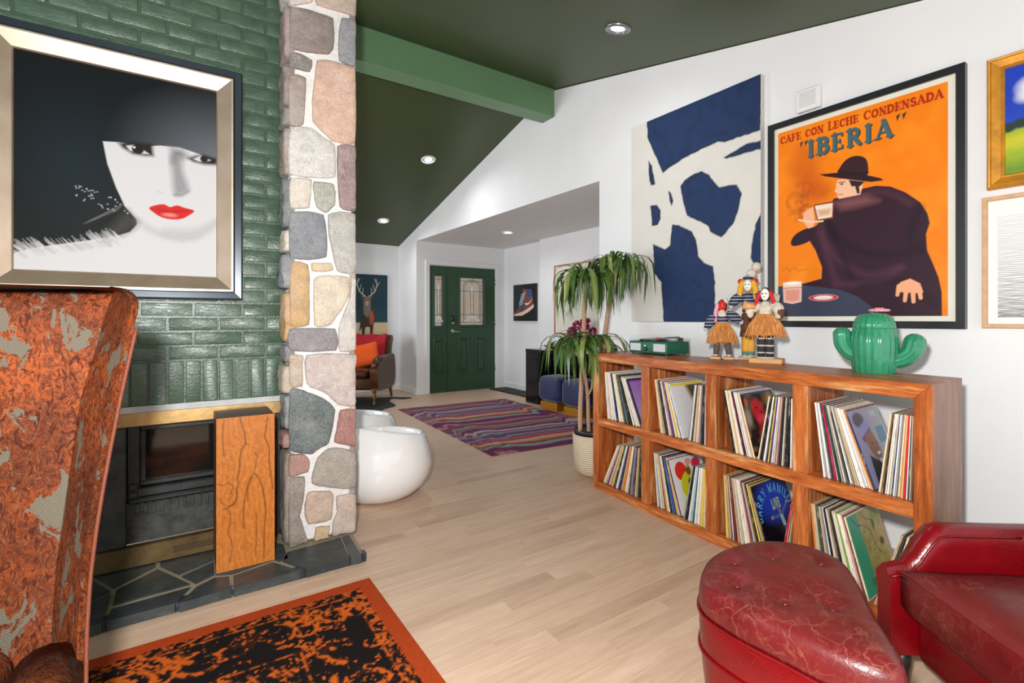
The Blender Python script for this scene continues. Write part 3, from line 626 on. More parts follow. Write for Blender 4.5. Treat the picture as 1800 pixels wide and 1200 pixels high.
def lite(x0, x1, z0, z1, y, arch):
    w_ = structure('window_frame'); del w_['kind']; w_.parent = dr1
    MB().bbox(x0 - 0.035, y - 0.018, z0 - 0.035, x0, y, z1 + 0.035, 0.004).bbox(x1, y - 0.018, z0 - 0.035, x1 + 0.035, y, z1 + 0.035, 0.004).bbox(x0, y - 0.018, z0 - 0.035, x1, y, z0, 0.004).bbox(x0, y - 0.018, z1, x1, y, z1 + 0.035, 0.004).build('bead', GREEN_DOOR, w_)
    MB().box(x0, y + 0.004, z0, x1, y + 0.008, z1).build('pane', DGLASS, w_)
    cx = (x0 + x1) / 2; h = z1 - z0; w2 = x1 - x0; L = MB(); yy = y - 0.001; rr = 0.0035
    def ln(p, q, r_=rr): L.tube([(p[0], yy, p[1]), (q[0], yy, q[1])], r_, 5)
    ln((x0, z0 + h * 0.22), (x1, z0 + h * 0.22)); ln((x0, z0 + h * 0.72), (x1, z0 + h * 0.72)); ln((x0, z0 + 0.04), (x1, z0 + 0.04)); ln((x0, z1 - 0.05), (x1, z1 - 0.05))
    ln((cx - 0.022, z0 + h * 0.2), (cx - 0.022, z0 + h * 0.72)); ln((cx + 0.022, z0 + h * 0.2), (cx + 0.022, z0 + h * 0.72)); ln((cx, z0 + h * 0.86), (cx, z1))
    if arch:
        for q in (0.06, 0.085): L.tube([(x0 + q, yy, z0 + 0.04), (x0 + q, yy, z1 - 0.12)] + [(cx + (cx - x0 - q) * math.cos(R(a_)) * 1.0, yy, z1 - 0.12 + (0.085 - (q - 0.06)) * math.sin(R(a_))) for a_ in range(165, 14, -15)] + [(x1 - q, yy, z1 - 0.12), (x1 - q, yy, z0 + 0.04)], rr, 5)
    L.build('leading', LEAD, w_)
    G = MB()
    def gem(cx_, cz_, rx, rz): G.add([(cx_ - rx, yy, cz_), (cx_, yy, cz_ + rz), (cx_ + rx, yy, cz_), (cx_, yy, cz_ - rz), (cx_, yy - 0.006, cz_)], [(0, 1, 4), (1, 2, 4), (2, 3, 4), (3, 0, 4)])
    gem(cx, z0 + h * 0.76, 0.03, 0.09); gem(cx, z0 + h * 0.64, 0.016, 0.06); gem(cx, z0 + h * 0.5, 0.012, 0.1); gem(cx, z0 + h * 0.32, 0.012, 0.1)
    k = 1.0 if arch else 0.55
    for a_ in (-60, -30, 0, 30, 60): gem(cx + k * 0.09 * math.sin(R(a_)), z0 + 0.07 + 0.06 * math.cos(R(a_)), 0.018, 0.035)
    for s_ in (-1, 1): gem(cx + s_ * k * 0.12, z0 + 0.07, 0.05 * k, 0.02)
    G.build('bevel_gems', BEVEL, w_)['kind'] = 'stuff'
lite(3.30, 3.44, 1.05, 1.83, YD - 0.003, False); lite(3.745, 4.185, 1.06, 1.82, YD - 0.011, True)
CHROME = mat('satin_nickel', C(200, 196, 188), 0.25, 1.0, var=0.05)
hd = MB().lathe([(0.0, 0), (0.03, 0.0), (0.03, 0.01), (0.012, 0.012), (0.012, 0.045)], 18, T(3.60, YD - 0.012, 0.96) @ RX(R(90))).build('door_handle', CHROME, dr1)
MB().tube([(3.60, YD - 0.055, 0.96), (3.66, YD - 0.06, 0.955), (3.72, YD - 0.058, 0.95)], 0.009, 8).build('lever', CHROME, hd)
lk = MB().bbox(3.575, YD - 0.036, 1.085, 3.64, YD - 0.012, 1.215, 0.012, seg=3).build('keypad_lock', mat('lock_black', C(24, 25, 27), 0.25, var=0.05), dr1)
MB().bbox(3.588, YD - 0.04, 1.08, 3.628, YD - 0.03, 1.105, 0.004).build('lock_thumbturn', CHROME, lk)
for zz in (0.3, 1.05, 1.72): MB().tube([(DX1 - 0.002, YD - 0.016, zz), (DX1 - 0.002, YD - 0.016, zz + 0.1)], 0.008, 8).build('hinge', CHROME, dr1)

# =================================================================== RECORD SHELF
def bw(s, d, z): return Vector((2.36884 - 0.0874 * s + 0.99975 * d, 2.52374 - 0.99617 * s + 0.02246 * d, z))
S_DIR = Vector((-0.0874, -0.99617, 0)).normalized(); D_DIR = Vector((0.99975, 0.02246, 0)); UP = Vector((0, 0, 1))
def acacia(name, scale):
    t = newmat(name, 0.34, 0, 0.45); oi = t.add('ShaderNodeObjectInfo'); v = t.coord('Object')
    m1 = t.add('ShaderNodeMapping'); t.link(v, m1.inputs[0]); m1.inputs['Scale'].default_value = scale
    sc_ = t.add('ShaderNodeVectorMath', operation='SCALE'); sc_.inputs[0].default_value = (31, 47, 19); t.link(oi.outputs['Random'], sc_.inputs['Scale'])
    t.link(sc_.outputs[0], m1.inputs['Location'])
    n1 = t.noise(m1.outputs[0], 1.3, 5, 0.55, 1.2); n2 = t.noise(m1.outputs[0], 7, 5, 0.7, 0.6)
    c1 = t.ramp(n1, [(0.22, C(126, 60, 24)), (0.38, C(176, 88, 38)), (0.54, C(204, 116, 56)), (0.63, C(224, 160, 100)), (0.76, C(234, 188, 134))])
    c1 = t.mix(t.ramp(n2, [(0.4, (0.55,) * 3 + (1,)), (0.62, (0, 0, 0, 1))]), c1, C(112, 50, 20))
    t.base(t.mix(1.0, c1, t.ramp(oi.outputs['Random'], [(0, (0.78, 0.72, 0.66, 1)), (0.5, (1, 1, 1, 1)), (0.8, (1.08, 1.12, 1.16, 1)), (1, (1.2, 1.4, 1.6, 1))]), 'MULTIPLY'))
    t.bump(n2, 0.12, 0.002); return t.m
WOOD_H = acacia('acacia_lengthwise', (9, 1.2, 14)); WOOD_V = acacia('acacia_upright', (14, 12, 1.3))
t = newmat('acacia_grey_end', 0.4); v = t.coord('Object', scale=(10, 10, 1.2)); oi = t.add('ShaderNodeObjectInfo')
t.base(t.mix(1.0, t.ramp(t.noise(v, 2.5, 5, 0.6, 0.5), [(0.3, C(120, 84, 66)), (0.6, C(158, 118, 96)), (0.8, C(176, 150, 128))]), t.ramp(oi.outputs['Random'], [(0, (0.8, 0.78, 0.78, 1)), (1, (1.12, 1.1, 1.06, 1))]), 'MULTIPLY'))
WOOD_END = t.m
BD = 0.3635; BT = 0.9266; BLn = 1.909
shelf = thing('record_shelf', 'long reddish acacia wood open shelf with eight bays of records', 'shelf', (0, 0, 0))
def sz_prism(poly, d0, d1, name, m, parent=shelf):
    n = len(poly); vs = [bw(s, d0, z) for s, z in poly] + [bw(s, d1, z) for s, z in poly]
    fs = [tuple(range(n - 1, -1, -1)), tuple(range(n, 2 * n))] + [(i, (i + 1) % n, n + (i + 1) % n, n + i) for i in range(n)]
    bm = bmesh.new(); bv = [bm.verts.new(v_) for v_ in vs]
    for f_ in fs: bm.faces.new([bv[i] for i in f_])
    bmesh.ops.recalc_face_normals(bm, faces=bm.faces); bmesh.ops.bevel(bm, geom=list(bm.edges), offset=0.0025, segments=1, affect='EDGES')
    o = MB().bm(bm).build(name, m, parent); bm.free(); return o
FR = 0.056
def planks(poly, name, m, n, parent=shelf):
    """a board glued up from n staves across the depth"""
    for i in range(n):
        a, b = BD * i / n, BD * (i + 1) / n
        sz_prism(poly, a, b, name if i == 0 else 'stave', m, parent)
planks([(0, BT), (BLn, BT), (BLn - FR, BT - FR), (FR, BT - FR)], 'top_board', WOOD_H, 3)
planks([(0.0, 0), (BLn, 0), (BLn - FR, 0.05), (FR, 0.05)], 'bottom_board', WOOD_H, 2)
planks([(0, 0.0), (FR, 0.05), (FR, BT - FR), (0, BT)], 'end_panel', WOOD_V, 3)
sz_prism([(BLn, 0.0), (BLn - FR, 0.05), (BLn - FR, BT - FR), (BLn, BT)], 0, 0.05, 'end_panel', WOOD_V)
for i, (a, b) in enumerate(((0.05, 0.13), (0.13, 0.2), (0.2, 0.235), (0.235, 0.3), (0.3, BD))):
    sz_prism([(BLn, 0.0), (BLn - FR, 0.05), (BLn - FR, BT - FR), (BLn, BT)], a, b, 'stave', WOOD_END)
POSTS = [(0.466, 0.532), (0.939, 1.005), (1.405, 1.473)]
for a, b in POSTS:
    for z0, z1 in ((0.05, 0.4335), (0.49, BT - FR)): planks([(a, z0), (b, z0), (b, z1), (a, z1)], 'divider', WOOD_V, 4)
planks([(FR, 0.4335), (BLn - FR, 0.4335), (BLn - FR, 0.49), (FR, 0.49)], 'middle_shelf', WOOD_H, 3)

# ---- the records
SPINE = {'cream': (222, 208, 180), 'white': (232, 230, 226), 'tan': (206, 174, 128), 'black': (30, 30, 32), 'grey': (150, 148, 146), 'brown': (112, 84, 62), 'red': (206, 30, 36),
         'navy': (40, 52, 92), 'blue': (52, 104, 168), 'purple': (96, 64, 120), 'pink': (226, 160, 164), 'magenta': (206, 24, 84), 'yellow': (232, 204, 70), 'orange': (214, 132, 62), 'green': (64, 96, 72),
         'teal': (92, 146, 150), 'lime': (120, 160, 60), 'dark green': (46, 66, 54), 'ivory': (240, 226, 196), 'maroon': (120, 40, 44), 'sky blue': (136, 196, 220), 'beige': (196, 180, 156), 'charcoal': (62, 60, 60)}
def spine_mat(n):
    nm = 'sleeve_' + n.replace(' ', '_')
    if nm in MATS: return MATS[nm]
    c = C(*SPINE[n]); t = newmat(nm, 0.55, 0, 0.4); v = t.coord('Object', scale=(90, 90, 14)); oi = t.add('ShaderNodeObjectInfo')
    sc_ = t.add('ShaderNodeVectorMath', operation='SCALE'); sc_.inputs[0].default_value = (0, 0, 60); t.link(oi.outputs['Random'], sc_.inputs['Scale'])
    ad = t.add('ShaderNodeVectorMath', operation='ADD'); t.link(v, ad.inputs[0]); t.link(sc_.outputs[0], ad.inputs[1])
    dk = C(40, 36, 36) if sum(SPINE[n]) > 380 else C(200, 190, 170)
    t.base(t.mix(t.ramp(t.noise(ad.outputs[0], 1.0, 3, 0.7), [(0.56, (0, 0, 0, 1)), (0.66, (0.42,) * 3 + (1,))]), c, dk)); return t.m
BAYS = [(FR, 0.466), (0.532, 0.939), (1.005, 1.405), (1.473, BLn - FR)]
BAYN = ['by the plant', 'second from plant', 'third from plant', 'by the red armchair']
SH = 0.312
def sleeve(s0, th, ang, zf, d0, colname, h=SH):
    """s0: foot position, ang: lean in degrees, negative leans to the plant side"""
    a = R(ang); ax = S_DIR * math.cos(a) - UP * math.sin(a); up = S_DIR * math.sin(a) + UP * math.cos(a)
    base = bw(s0, d0, zf + 0.0008)
    vs = []
    for k in (0, 1):
        for q in (0, 1):
            for w in (0, 1): vs.append(base + ax * (th * k if ang <= 0 else th * (k - 1)) + D_DIR * (h * q) + up * (h * w))
    return vs, ax, up
def place_group(bay, lower, s0, cols, a0, a1, rnd_, count0, covers=None, end=None):
    zf = 0.05 if lower else 0.49; n = len(cols); out = []
    avail = None; s = s0; ths = [rnd_.choice([0.0042, 0.005, 0.0056, 0.0062, 0.007]) for _ in cols]
    # feet spaced so that neighbours touch but never cross
    def feet(k):
        pos = []; s_ = s0
        for i in range(n):
            ang = a0 + (a1 - a0) * i / max(1, n - 1); pos.append((s_, ang))
            if i < n - 1:
                an = a0 + (a1 - a0) * (i + 1) / max(1, n - 1); t_ = ths[i] * k if a0 <= 0 else ths[i + 1] * k
                s_ += t_ / math.cos(R(an)) + SH * abs(math.sin(R(an)) - math.sin(R(ang))) + 0.0004
        return pos
    k = 1.0
    if end is not None:
        for _ in range(90):
            p = feet(k)[-1][0] + ths[-1] * k
            if p > end: k *= 0.97
            elif p < end - 0.004: k *= 1.025
            else: break
        k = min(k, 2.2)
    for i, ((s_, ang), cn) in enumerate(zip(feet(k), cols)):
        d0 = 0.028 + rnd_.uniform(-0.007, 0.007)
        if covers and i in covers: d0 = 0.024
        vs, ax, up = sleeve(s_, ths[i] * k * 0.97, ang, zf, d0, cn)
        mb = MB().add(vs, [(0, 1, 3, 2), (4, 6, 7, 5), (0, 4, 5, 1), (2, 3, 7, 6), (0, 2, 6, 4), (1, 5, 7, 3)])
        lv = 'lower' if lower else 'upper'; num = count0 + i
        lab = '%s record sleeve, %s from plant end of %s bay %s' % (cn, ordinal(num), lv, BAYN[bay])
        if covers and i in covers:
            e = tag(bpy.data.objects.new('record_sleeve', None), covers[i][0], 'record', 'records on the shelf'); COL.objects.link(e)
            e.location = bw(s_, d0, zf); mb2 = MB(); mb2.add([Vector(v_) - Vector(e.location) for v_ in mb.v], mb.f)
            mb2.build('sleeve', spine_mat(cn), e)
            o_ = Vector(vs[4]) - Vector(e.location) + ax * 0.0006
            p = covers[i][1](); p.build('cover_print', Flat(o_ + D_DIR * 0.004 + up * 0.004, D_DIR * 0.304, up * 0.304), e, rough=0.35, spec=0.5)
        else:
            tag(mb.build('record_sleeve', spine_mat(cn)), lab, 'record', 'records on the shelf')
    return count0 + n
# -- printed covers
def cov_purple():
    p = Paint(1, 1, 60, C(150, 110, 190)); p.grad(lambda u, v: v, C(176, 120, 200)); p.grad(lambda u, v: 1 - v, C(190, 180, 220), 0.8)
    for i in range(24): p.line([(0.05 + i * 0.04, 0.95), (0.02 + i * 0.04, 0.55 + 0.2 * math.sin(i * 2.1))], 0.012, C(120, 70, 160), 0.01, 0.6)
    p.line([(0, 0.985), (1, 0.985)], 0.05, C(40, 30, 90)); p.line([(0.01, 0), (0.01, 1)], 0.05, C(50, 40, 90)); return p
def cov_white():
    p = Paint(1, 1, 90, C(226, 224, 226)); p.poly([(0.42, 1), (1, 1), (1, 0), (0.86, 0.1), (0.7, 0.3)], C(70, 66, 58), 0.05); p.poly([(0.4, 1), (0.46, 1), (0.74, 0.3), (0.7, 0.28)], C(196, 150, 40), 0.02, 0.8)
    p.ell(0.8, 0.72, 0.22, 0.2, C(26, 22, 22), 0.01); p.ell(0.8, 0.52, 0.13, 0.22, C(206, 156, 124), 0.02); p.ell(0.74, 0.56, 0.03, 0.015, C(40, 30, 30), 0.01); p.ell(0.78, 0.42, 0.04, 0.015, C(150, 50, 50), 0.01)
    for k in range(4): p.line([(0.74, 0.3 - k * 0.035), (0.48, 0.36 - k * 0.06)], 0.035, C(206, 152, 116)); p.ell(0.47, 0.365 - k * 0.06, 0.015, 0.01, C(210, 70, 90))
    p.poly([(0, 0.95), (1, 0.95), (1, 1), (0, 1)], C(230, 210, 40)); return p
def cov_redface():
    p = Paint(1, 1, 100, C(34, 28, 24)); n = p.noise(9, 2); p.grad(lambda u, v: np.clip(n * 2.5, 0, 1), C(150, 110, 70), 0.7)
    p.ell(0.42, 0.68, 0.17, 0.21, C(206, 34, 44), 0.03, rot=0.3); p.ell(0.48, 0.52, 0.14, 0.1, C(226, 70, 84), 0.03); p.ell(0.38, 0.74, 0.03, 0.02, C(50, 10, 12), 0.01); p.ell(0.5, 0.66, 0.03, 0.02, C(60, 10, 12), 0.01)
    p.poly([(0.36, 0.5), (0.3, 0.2), (0.4, 0), (0.75, 0), (0.66, 0.3), (0.58, 0.48)], C(170, 36, 40), 0.04); p.ell(0.12, 0.85, 0.05, 0.07, C(206, 90, 50), 0.02); p.ell(0.1, 0.62, 0.08, 0.14, C(170, 160, 150), 0.05, 0.8)
    p.ell(0.85, 0.8, 0.12, 0.16, C(206, 160, 90), 0.06, 0.8); p.poly([(0, 0.97), (1, 0.97), (1, 1), (0, 1)], C(40, 84, 150)); return p
def cov_hatman():
    p = Paint(1, 1, 110, C(150, 146, 186)); p.grad(lambda u, v: u * 0.9, C(176, 180, 184)); p.ell(0.24, 0.86, 0.17, 0.1, C(70, 62, 84), 0.02); p.poly([(0.1, 0.74), (0.5, 0.86), (0.52, 0.72), (0.22, 0.6)], C(150, 146, 204), 0.02)
    p.poly([(0.15, 0.62), (0.5, 0.74), (0.5, 0.66), (0.2, 0.56)], C(88, 84, 130), 0.01)
    p.poly([(0.25, 0.62), (0.5, 0.68), (0.56, 0.55), (0.6, 0.42), (0.52, 0.3), (0.4, 0.32), (0.28, 0.45)], C(150, 98, 72), 0.02, smooth=4); p.ell(0.4, 0.53, 0.025, 0.015, C(40, 26, 24)); p.ell(0.53, 0.52, 0.025, 0.015, C(40, 26, 24)); p.ell(0.5, 0.39, 0.05, 0.018, C(240, 236, 230)); p.ell(0.49, 0.46, 0.03, 0.03, C(126, 76, 56), 0.01)
    p.poly([(0.2, 0.4), (0.36, 0.32), (0.6, 0.3), (0.75, 0.2), (0.8, 0), (0.14, 0)], C(44, 52, 62), 0.01); p.poly([(0.42, 0.32), (0.58, 0.31), (0.6, 0.12)], C(210, 214, 226), 0.01)
    p.text('THE', 0.64, 0.84, 0.86, 0.07, C(232, 232, 238), serif=False, thick=0.16)
    for k, y in enumerate((0.62, 0.52)):
        for i in range(4): p.line([(0.7 + i * 0.065, y), (0.7 + i * 0.065, y + 0.08)], 0.045, C(20, 120, 170)); 
    return p
def cov_circles():
    p = Paint(1, 1, 100, C(226, 222, 216)); p.ell(0.28, 0.76, 0.17, 0.17, C(222, 46, 30)); p.ell(0.78, 0.84, 0.14, 0.1, C(206, 40, 70)); p.ell(0.55, 0.9, 0.1, 0.06, C(230, 150, 160)); p.ell(0.5, 0.46, 0.3, 0.28, C(206, 204, 30)); p.ell(0.68, 0.42, 0.16, 0.16, C(96, 150, 40)); p.ell(0.5, 0.74, 0.07, 0.09, C(120, 70, 50)); p.ell(0.5, 0.82, 0.06, 0.03, C(206, 160, 60))
    p.poly([(0.42, 0.34), (0.62, 0.36), (0.72, 0.2), (0.7, 0), (0.42, 0)], C(30, 26, 30)); p.ell(0.52, 0.46, 0.08, 0.1, C(176, 66, 40)); p.poly([(0.42, 0.54), (0.48, 0.6), (0.58, 0.6), (0.62, 0.5), (0.44, 0.48)], C(44, 34, 50)); p.ell(0.28, 0.16, 0.1, 0.1, C(196, 196, 60)); return p
def cov_live():
    p = Paint(1, 1, 150, C(8, 10, 22)); p.grad(lambda u, v: np.clip(1.15 - ((u - 0.5) ** 2 / 0.3 + (v - 0.72) ** 2 / 0.14), 0, 1), C(20, 60, 190))
    cx, cy, r0 = 0.5, 0.44, 0.4
    def arc(u, v):
        a = R(178 - 176 * u); r_ = r0 + (v - 0.5); return (cx + r_ * math.cos(a) * 1.12, cy + r_ * math.sin(a))
    p.text('BARRY MANILOW', 0.0, 1.0, 0.5, 0.13, C(110, 206, 236), thick=0.1, thin=0.1, serif=False, curve=arc, gap=0.25)
    p.text('LIVE', 0.42, 0.66, 0.58, 0.15, C(206, 222, 120), thick=0.11, thin=0.11, serif=False)
    p.line([(0.36, 0.47), (0.58, 0.46)], 0.05, C(50, 110, 180)); p.line([(0.62, 0.46), (0.84, 0.6)], 0.05, C(50, 110, 180)); p.ell(0.34, 0.47, 0.03, 0.03, C(206, 140, 90)); p.ell(0.86, 0.62, 0.02, 0.03, C(206, 140, 90)); p.ell(0.6, 0.52, 0.035, 0.045, C(176, 110, 70)); p.poly([(0.57, 0.47), (0.66, 0.47), (0.7, 0.28), (0.6, 0.3)], C(170, 186, 210)); p.poly([(0.61, 0.3), (0.7, 0.3), (0.68, 0.18), (0.62, 0.2)], C(40, 90, 150)); return p
def cov_branches():
    p = Paint(1, 1, 120, C(166, 150, 84)); n = p.noise(12, 4); p.grad(lambda u, v: np.clip(n * 1.6 + 0.1, 0, 1), C(190, 172, 104)); p.poly([(0, 0), (0.16, 0), (0.36, 0.0), (0.3, 1), (0.0, 1)], C(60, 160, 126), 0.004); n2 = p.noise(18, 7)
    p.line([(0.1, 0.98), (0.26, 0.84), (0.42, 0.82), (0.6, 0.7)], 0.014, C(50, 44, 26)); p.line([(0.42, 0.98), (0.52, 0.88), (0.66, 0.84)], 0.01, C(60, 54, 30)); p.line([(0.6, 0.7), (0.62, 0.5), (0.72, 0.4)], 0.01, C(70, 60, 36))
    for i in range(26): p.ell(0.35 + 0.62 * ((i * 37) % 100) / 100.0, 0.2 + 0.75 * ((i * 61) % 100) / 100.0, 0.012, 0.02, C(86, 88, 40) if i % 3 else C(206, 196, 150), 0.01, 0.8, rot=i)
    p.poly([(0.66, 0.86), (0.78, 0.8), (0.74, 0.74), (0.7, 0.66)], C(60, 56, 44), 0.01); p.ell(0.85, 0.52, 0.06, 0.05, C(66, 62, 46), 0.02); p.ell(0.84, 0.88, 0.16, 0.1, C(120, 140, 60), 0.05, 0.8)
    for k in range(4): p.line([(0.22, 0.1 + k * 0.025), (0.34, 0.1 + k * 0.025)], 0.008, C(30, 90, 70))
    return p
rr = random.Random(21)
W = lambda s: s.split()
# upper bays
n = place_group(0, False, 0.120, ['black', 'white', 'cream', 'pink', 'white', 'ivory', 'white', 'navy', 'white', 'ivory', 'white', 'tan', 'dark green', 'charcoal', 'teal', 'black', 'black', 'tan', 'ivory', 'blue', 'white', 'ivory', 'tan', 'navy'], -5, -26, rr, 0,
    {23: ('record sleeve with a pale purple cover tilted in the upper bay beside the plant', cov_purple)}, 0.452)
n = place_group(1, False, 0.604, ['cream', 'ivory', 'tan', 'ivory', 'charcoal', 'dark green', 'white', 'white', 'pink', 'navy', 'purple', 'white', 'yellow', 'red', 'white', 'charcoal', 'white'], -9, -19, rr, 0,
    {16: ('white record sleeve with a dark-haired woman on the cover, upper bay second from plant', cov_white)}, 0.775)
place_group(1, False, 0.806, ['grey', 'white', 'charcoal', 'cream', 'tan', 'white', 'pink', 'grey', 'charcoal', 'black', 'black', 'white'], 8.5, 1.0, rr, n, None, 0.932)
n = place_group(2, False, 1.092, ['black', 'black', 'ivory', 'tan', 'cream', 'white', 'white', 'maroon', 'black', 'white', 'blue', 'white', 'cream', 'orange', 'ivory'], -11.5, -16, rr, 0,
    {14: ('dark record sleeve with a red-lit face on the cover, above the neon blue cover', cov_redface)}, 1.213)
place_group(2, False, 1.228, ['ivory', 'black', 'black', 'white', 'white', 'charcoal', 'yellow', 'purple', 'white', 'cream', 'grey', 'pink', 'brown', 'black', 'white', 'beige', 'black', 'black', 'black', 'navy', 'white'], 10.5, 1.0, rr, n, None, 1.398)
n = place_group(3, False, 1.528, ['white', 'grey', 'white', 'charcoal', 'magenta', 'white', 'dark green', 'grey', 'cream', 'charcoal', 'white', 'grey', 'tan', 'beige', 'white', 'white', 'white', 'cream', 'orange', 'navy'], -7, -20.5, rr, 0,
    {19: ('record sleeve with a smiling man in a grey hat on its lilac cover', cov_hatman)}, 1.727)
place_group(3, False, 1.736, ['ivory', 'tan', 'brown', 'black', 'cream', 'white', 'beige', 'navy', 'white', 'grey', 'cream', 'orange', 'tan', 'red', 'white', 'charcoal', 'beige', 'brown'], 7.4, 1.5, rr, n, None, 1.846)
# lower bays
place_group(0, True, 0.087, ['ivory', 'cream', 'beige', 'purple', 'pink', 'beige', 'tan', 'yellow', 'charcoal', 'beige', 'white', 'purple', 'navy', 'brown', 'tan', 'orange', 'ivory', 'cream', 'white', 'charcoal', 'brown', 'grey', 'purple', 'black', 'tan', 'cream', 'dark green', 'black', 'cream'], 27, 2.5, rr, 0, None, 0.452)
n = place_group(1, True, 0.578, ['white', 'teal', 'blue', 'cream', 'beige', 'brown', 'maroon', 'tan', 'ivory', 'black', 'navy', 'blue', 'purple', 'yellow', 'pink', 'white', 'navy'], -5.5, -19, rr, 0,
    {16: ('white record sleeve with red and yellow discs and a man in black', cov_circles)}, 0.765)
place_group(1, True, 0.783, ['grey', 'black', 'black', 'white', 'white', 'sky blue', 'teal', 'dark green', 'white', 'cream', 'ivory', 'beige', 'yellow', 'cream', 'tan'], 11.5, 2.0, rr, n, None, 0.930)
n = place_group(2, True, 1.050, ['yellow', 'tan', 'beige', 'brown', 'white', 'black', 'maroon', 'tan', 'grey', 'cream', 'beige', 'white', 'white', 'ivory', 'orange', 'navy', 'purple', 'beige', 'brown', 'black', 'yellow', 'charcoal', 'tan', 'beige', 'black'], -3, -18, rr, 0,
    {24: ('midnight blue record sleeve with a neon name arched over a singer', cov_live)}, 1.288)
place_group(2, True, 1.338, ['red', 'red', 'white', 'black', 'tan', 'brown'], 10, 7, rr, n, None, 1.378)
n = place_group(3, True, 1.500, ['orange', 'tan', 'beige', 'green', 'charcoal', 'tan', 'grey', 'white', 'black', 'white', 'beige', 'brown', 'black', 'cream', 'cream', 'lime', 'white', 'ivory', 'pink', 'brown', 'ivory'], -5.5, -16.5, rr, 0,
    {20: ('olive and green record sleeve with branches, beside the red ottoman', cov_branches)}, 1.705)
place_group(3, True, 1.722, ['beige', 'tan', 'charcoal', 'black', 'cream', 'brown'], 16.5, 15, rr, n, None, 1.765)

# ---- portable record player
TTG = mat('green_leatherette', C(22, 92, 72), 0.45, var=0.08, scale=30, bump=0.25, bscale=300, bdist=0.002)
tt = thing('record_player', 'green portable record player with two white speaker grilles and a clear lid', 'record player', (2.535, 2.19, BT), R(-1.5))
MB().bbox(0, -0.16, 0.008, 0.215, 0.16, 0.085, 0.006, seg=2).build('case', TTG, tt)
GRL = mat('speaker_cloth', C(200, 204, 208), 0.7, var=0.06, scale=120)
for y0, y1 in ((-0.148, -0.052), (0.056, 0.148)): MB().bbox(-0.004, y0, 0.022, 0.004, y1, 0.072, 0.003).build('speaker_grille', GRL, tt)
MB().lathe([(0.012, 0), (0.012, 0.01), (0.008, 0.014)], 16, T(0, 0.012, 0.036) @ RY(R(-90))).build('volume_knob', mat('black_plastic', C(22, 22, 24), 0.35, var=0.05), tt)
MB().lathe([(0.006, 0), (0.006, 0.008)], 12, T(0, 0.012, 0.058) @ RY(R(-90))).build('pilot_light', CHROME, tt)
for dx in (0.02, 0.19):
    for dy in (-0.14, 0.14): MB().lathe([(0.008, 0), (0.008, 0.009)], 10, T(dx, dy, 0)).build('foot', MATS['black_plastic'], tt)
MB().lathe([(0.088, 0.086), (0.095, 0.088), (0.095, 0.096), (0.088, 0.098), (0.03, 0.098), (0.004, 0.099)], 40, T(0.108, 0.04, 0)).build('platter', mat('platter_black', C(40, 41, 44), 0.3, 0.4, var=0.1), tt)
MB().tube([(0.19, -0.11, 0.1), (0.185, -0.105, 0.112), (0.1, -0.075, 0.11), (0.06, -0.045, 0.1)], 0.005, 8).build('tonearm', mat('tonearm_grey', C(120, 122, 126), 0.3, 0.7, var=0.05), tt)
MB().lathe([(0.02, 0.086), (0.02, 0.104), (0.012, 0.11)], 18, T(0.19, -0.11, 0)).build('tonearm_base', MATS['black_plastic'], tt)
MB().bbox(0.03, -0.075, 0.098, 0.05, -0.045, 0.112, 0.003).build('headshell', mat('red_plastic', C(190, 24, 44), 0.35, var=0.05), tt)
MB().lathe([(0.006, 0.098), (0.003, 0.112)], 10, T(0.108, 0.04, 0)).build('spindle', CHROME, tt)
t = newmat('clear_acrylic', 0.06, 0, 0.5); t.base((0.92, 0.94, 0.95, 1)); t.b.inputs['Transmission Weight'].default_value = 1.0; t.b.inputs['IOR'].default_value = 1.1; t.b.inputs['Alpha'].default_value = 0.28
mb = MB(); th = 0.003
for b in ((0.0, -0.158, 0.086, th, 0.158, 0.118), (0.212, -0.158, 0.086, 0.215, 0.158, 0.118), (th, -0.158, 0.086, 0.212, -0.155, 0.118), (th, 0.155, 0.086, 0.212, 0.158, 0.118), (0, -0.158, 0.118, 0.215, 0.158, 0.121)): mb.box(*b)
mb.build('clear_lid', t.m, tt)

# ---- cactus jar
CACT = mat('green_ceramic_glaze', C(46, 134, 98), 0.08, var=0.14, scale=16, bump=0.12, bscale=40)
CACT.node_tree.nodes['Principled BSDF'].inputs['Coat Weight'].default_value = 0.5
ca = thing('cactus_jar', 'glossy green ceramic cactus jar with two arms and a pink flower lid', 'jar', (2.497, 0.905, BT), R(-70)); ca.scale = (0.93, 0.93, 0.97)
rib = lambda n_, k_: (lambda a_: 1 + k_ * math.cos(n_ * a_))
MB().lathe([(0.002, 0.0), (0.078, 0.0), (0.082, 0.006), (0.087, 0.06), (0.092, 0.12), (0.09, 0.16), (0.082, 0.192), (0.079, 0.198), (0.07, 0.198)], 96, rfun=rib(20, 0.03)).build('body', CACT, ca)
lid = MB().lathe([(0.079, 0.199), (0.081, 0.203), (0.078, 0.222), (0.07, 0.243), (0.055, 0.259), (0.03, 0.268), (0.002, 0.27)], 96, rfun=rib(20, 0.03)).build('lid', CACT, ca)
def ribbed_arm(pts, r0, r1):
    pts = smooth_path(pts, 6); d_ = (pts[-1] - pts[-2]).normalized(); nr = len(pts); rads = [r0 + (r1 - r0) * i / (nr - 1) for i in range(nr)]
    for k_ in range(1, 8):
        th = math.pi / 2 * k_ / 7.0; pts.append(pts[nr - 1] + d_ * (r1 * 0.95 * math.sin(th))); rads.append(max(0.0008, r1 * math.cos(th)))
    mb = MB(); mb.tube(pts, rads, 48); vs = []
    for i, v_ in enumerate(mb.v):
        c_ = pts[i // 48]; q = 1 + 0.05 * math.cos(9 * 2 * math.pi * (i % 48) / 48); vs.append(tuple(Vector(c_) + (Vector(v_) - Vector(c_)) * q))
    mb.v = vs; return mb
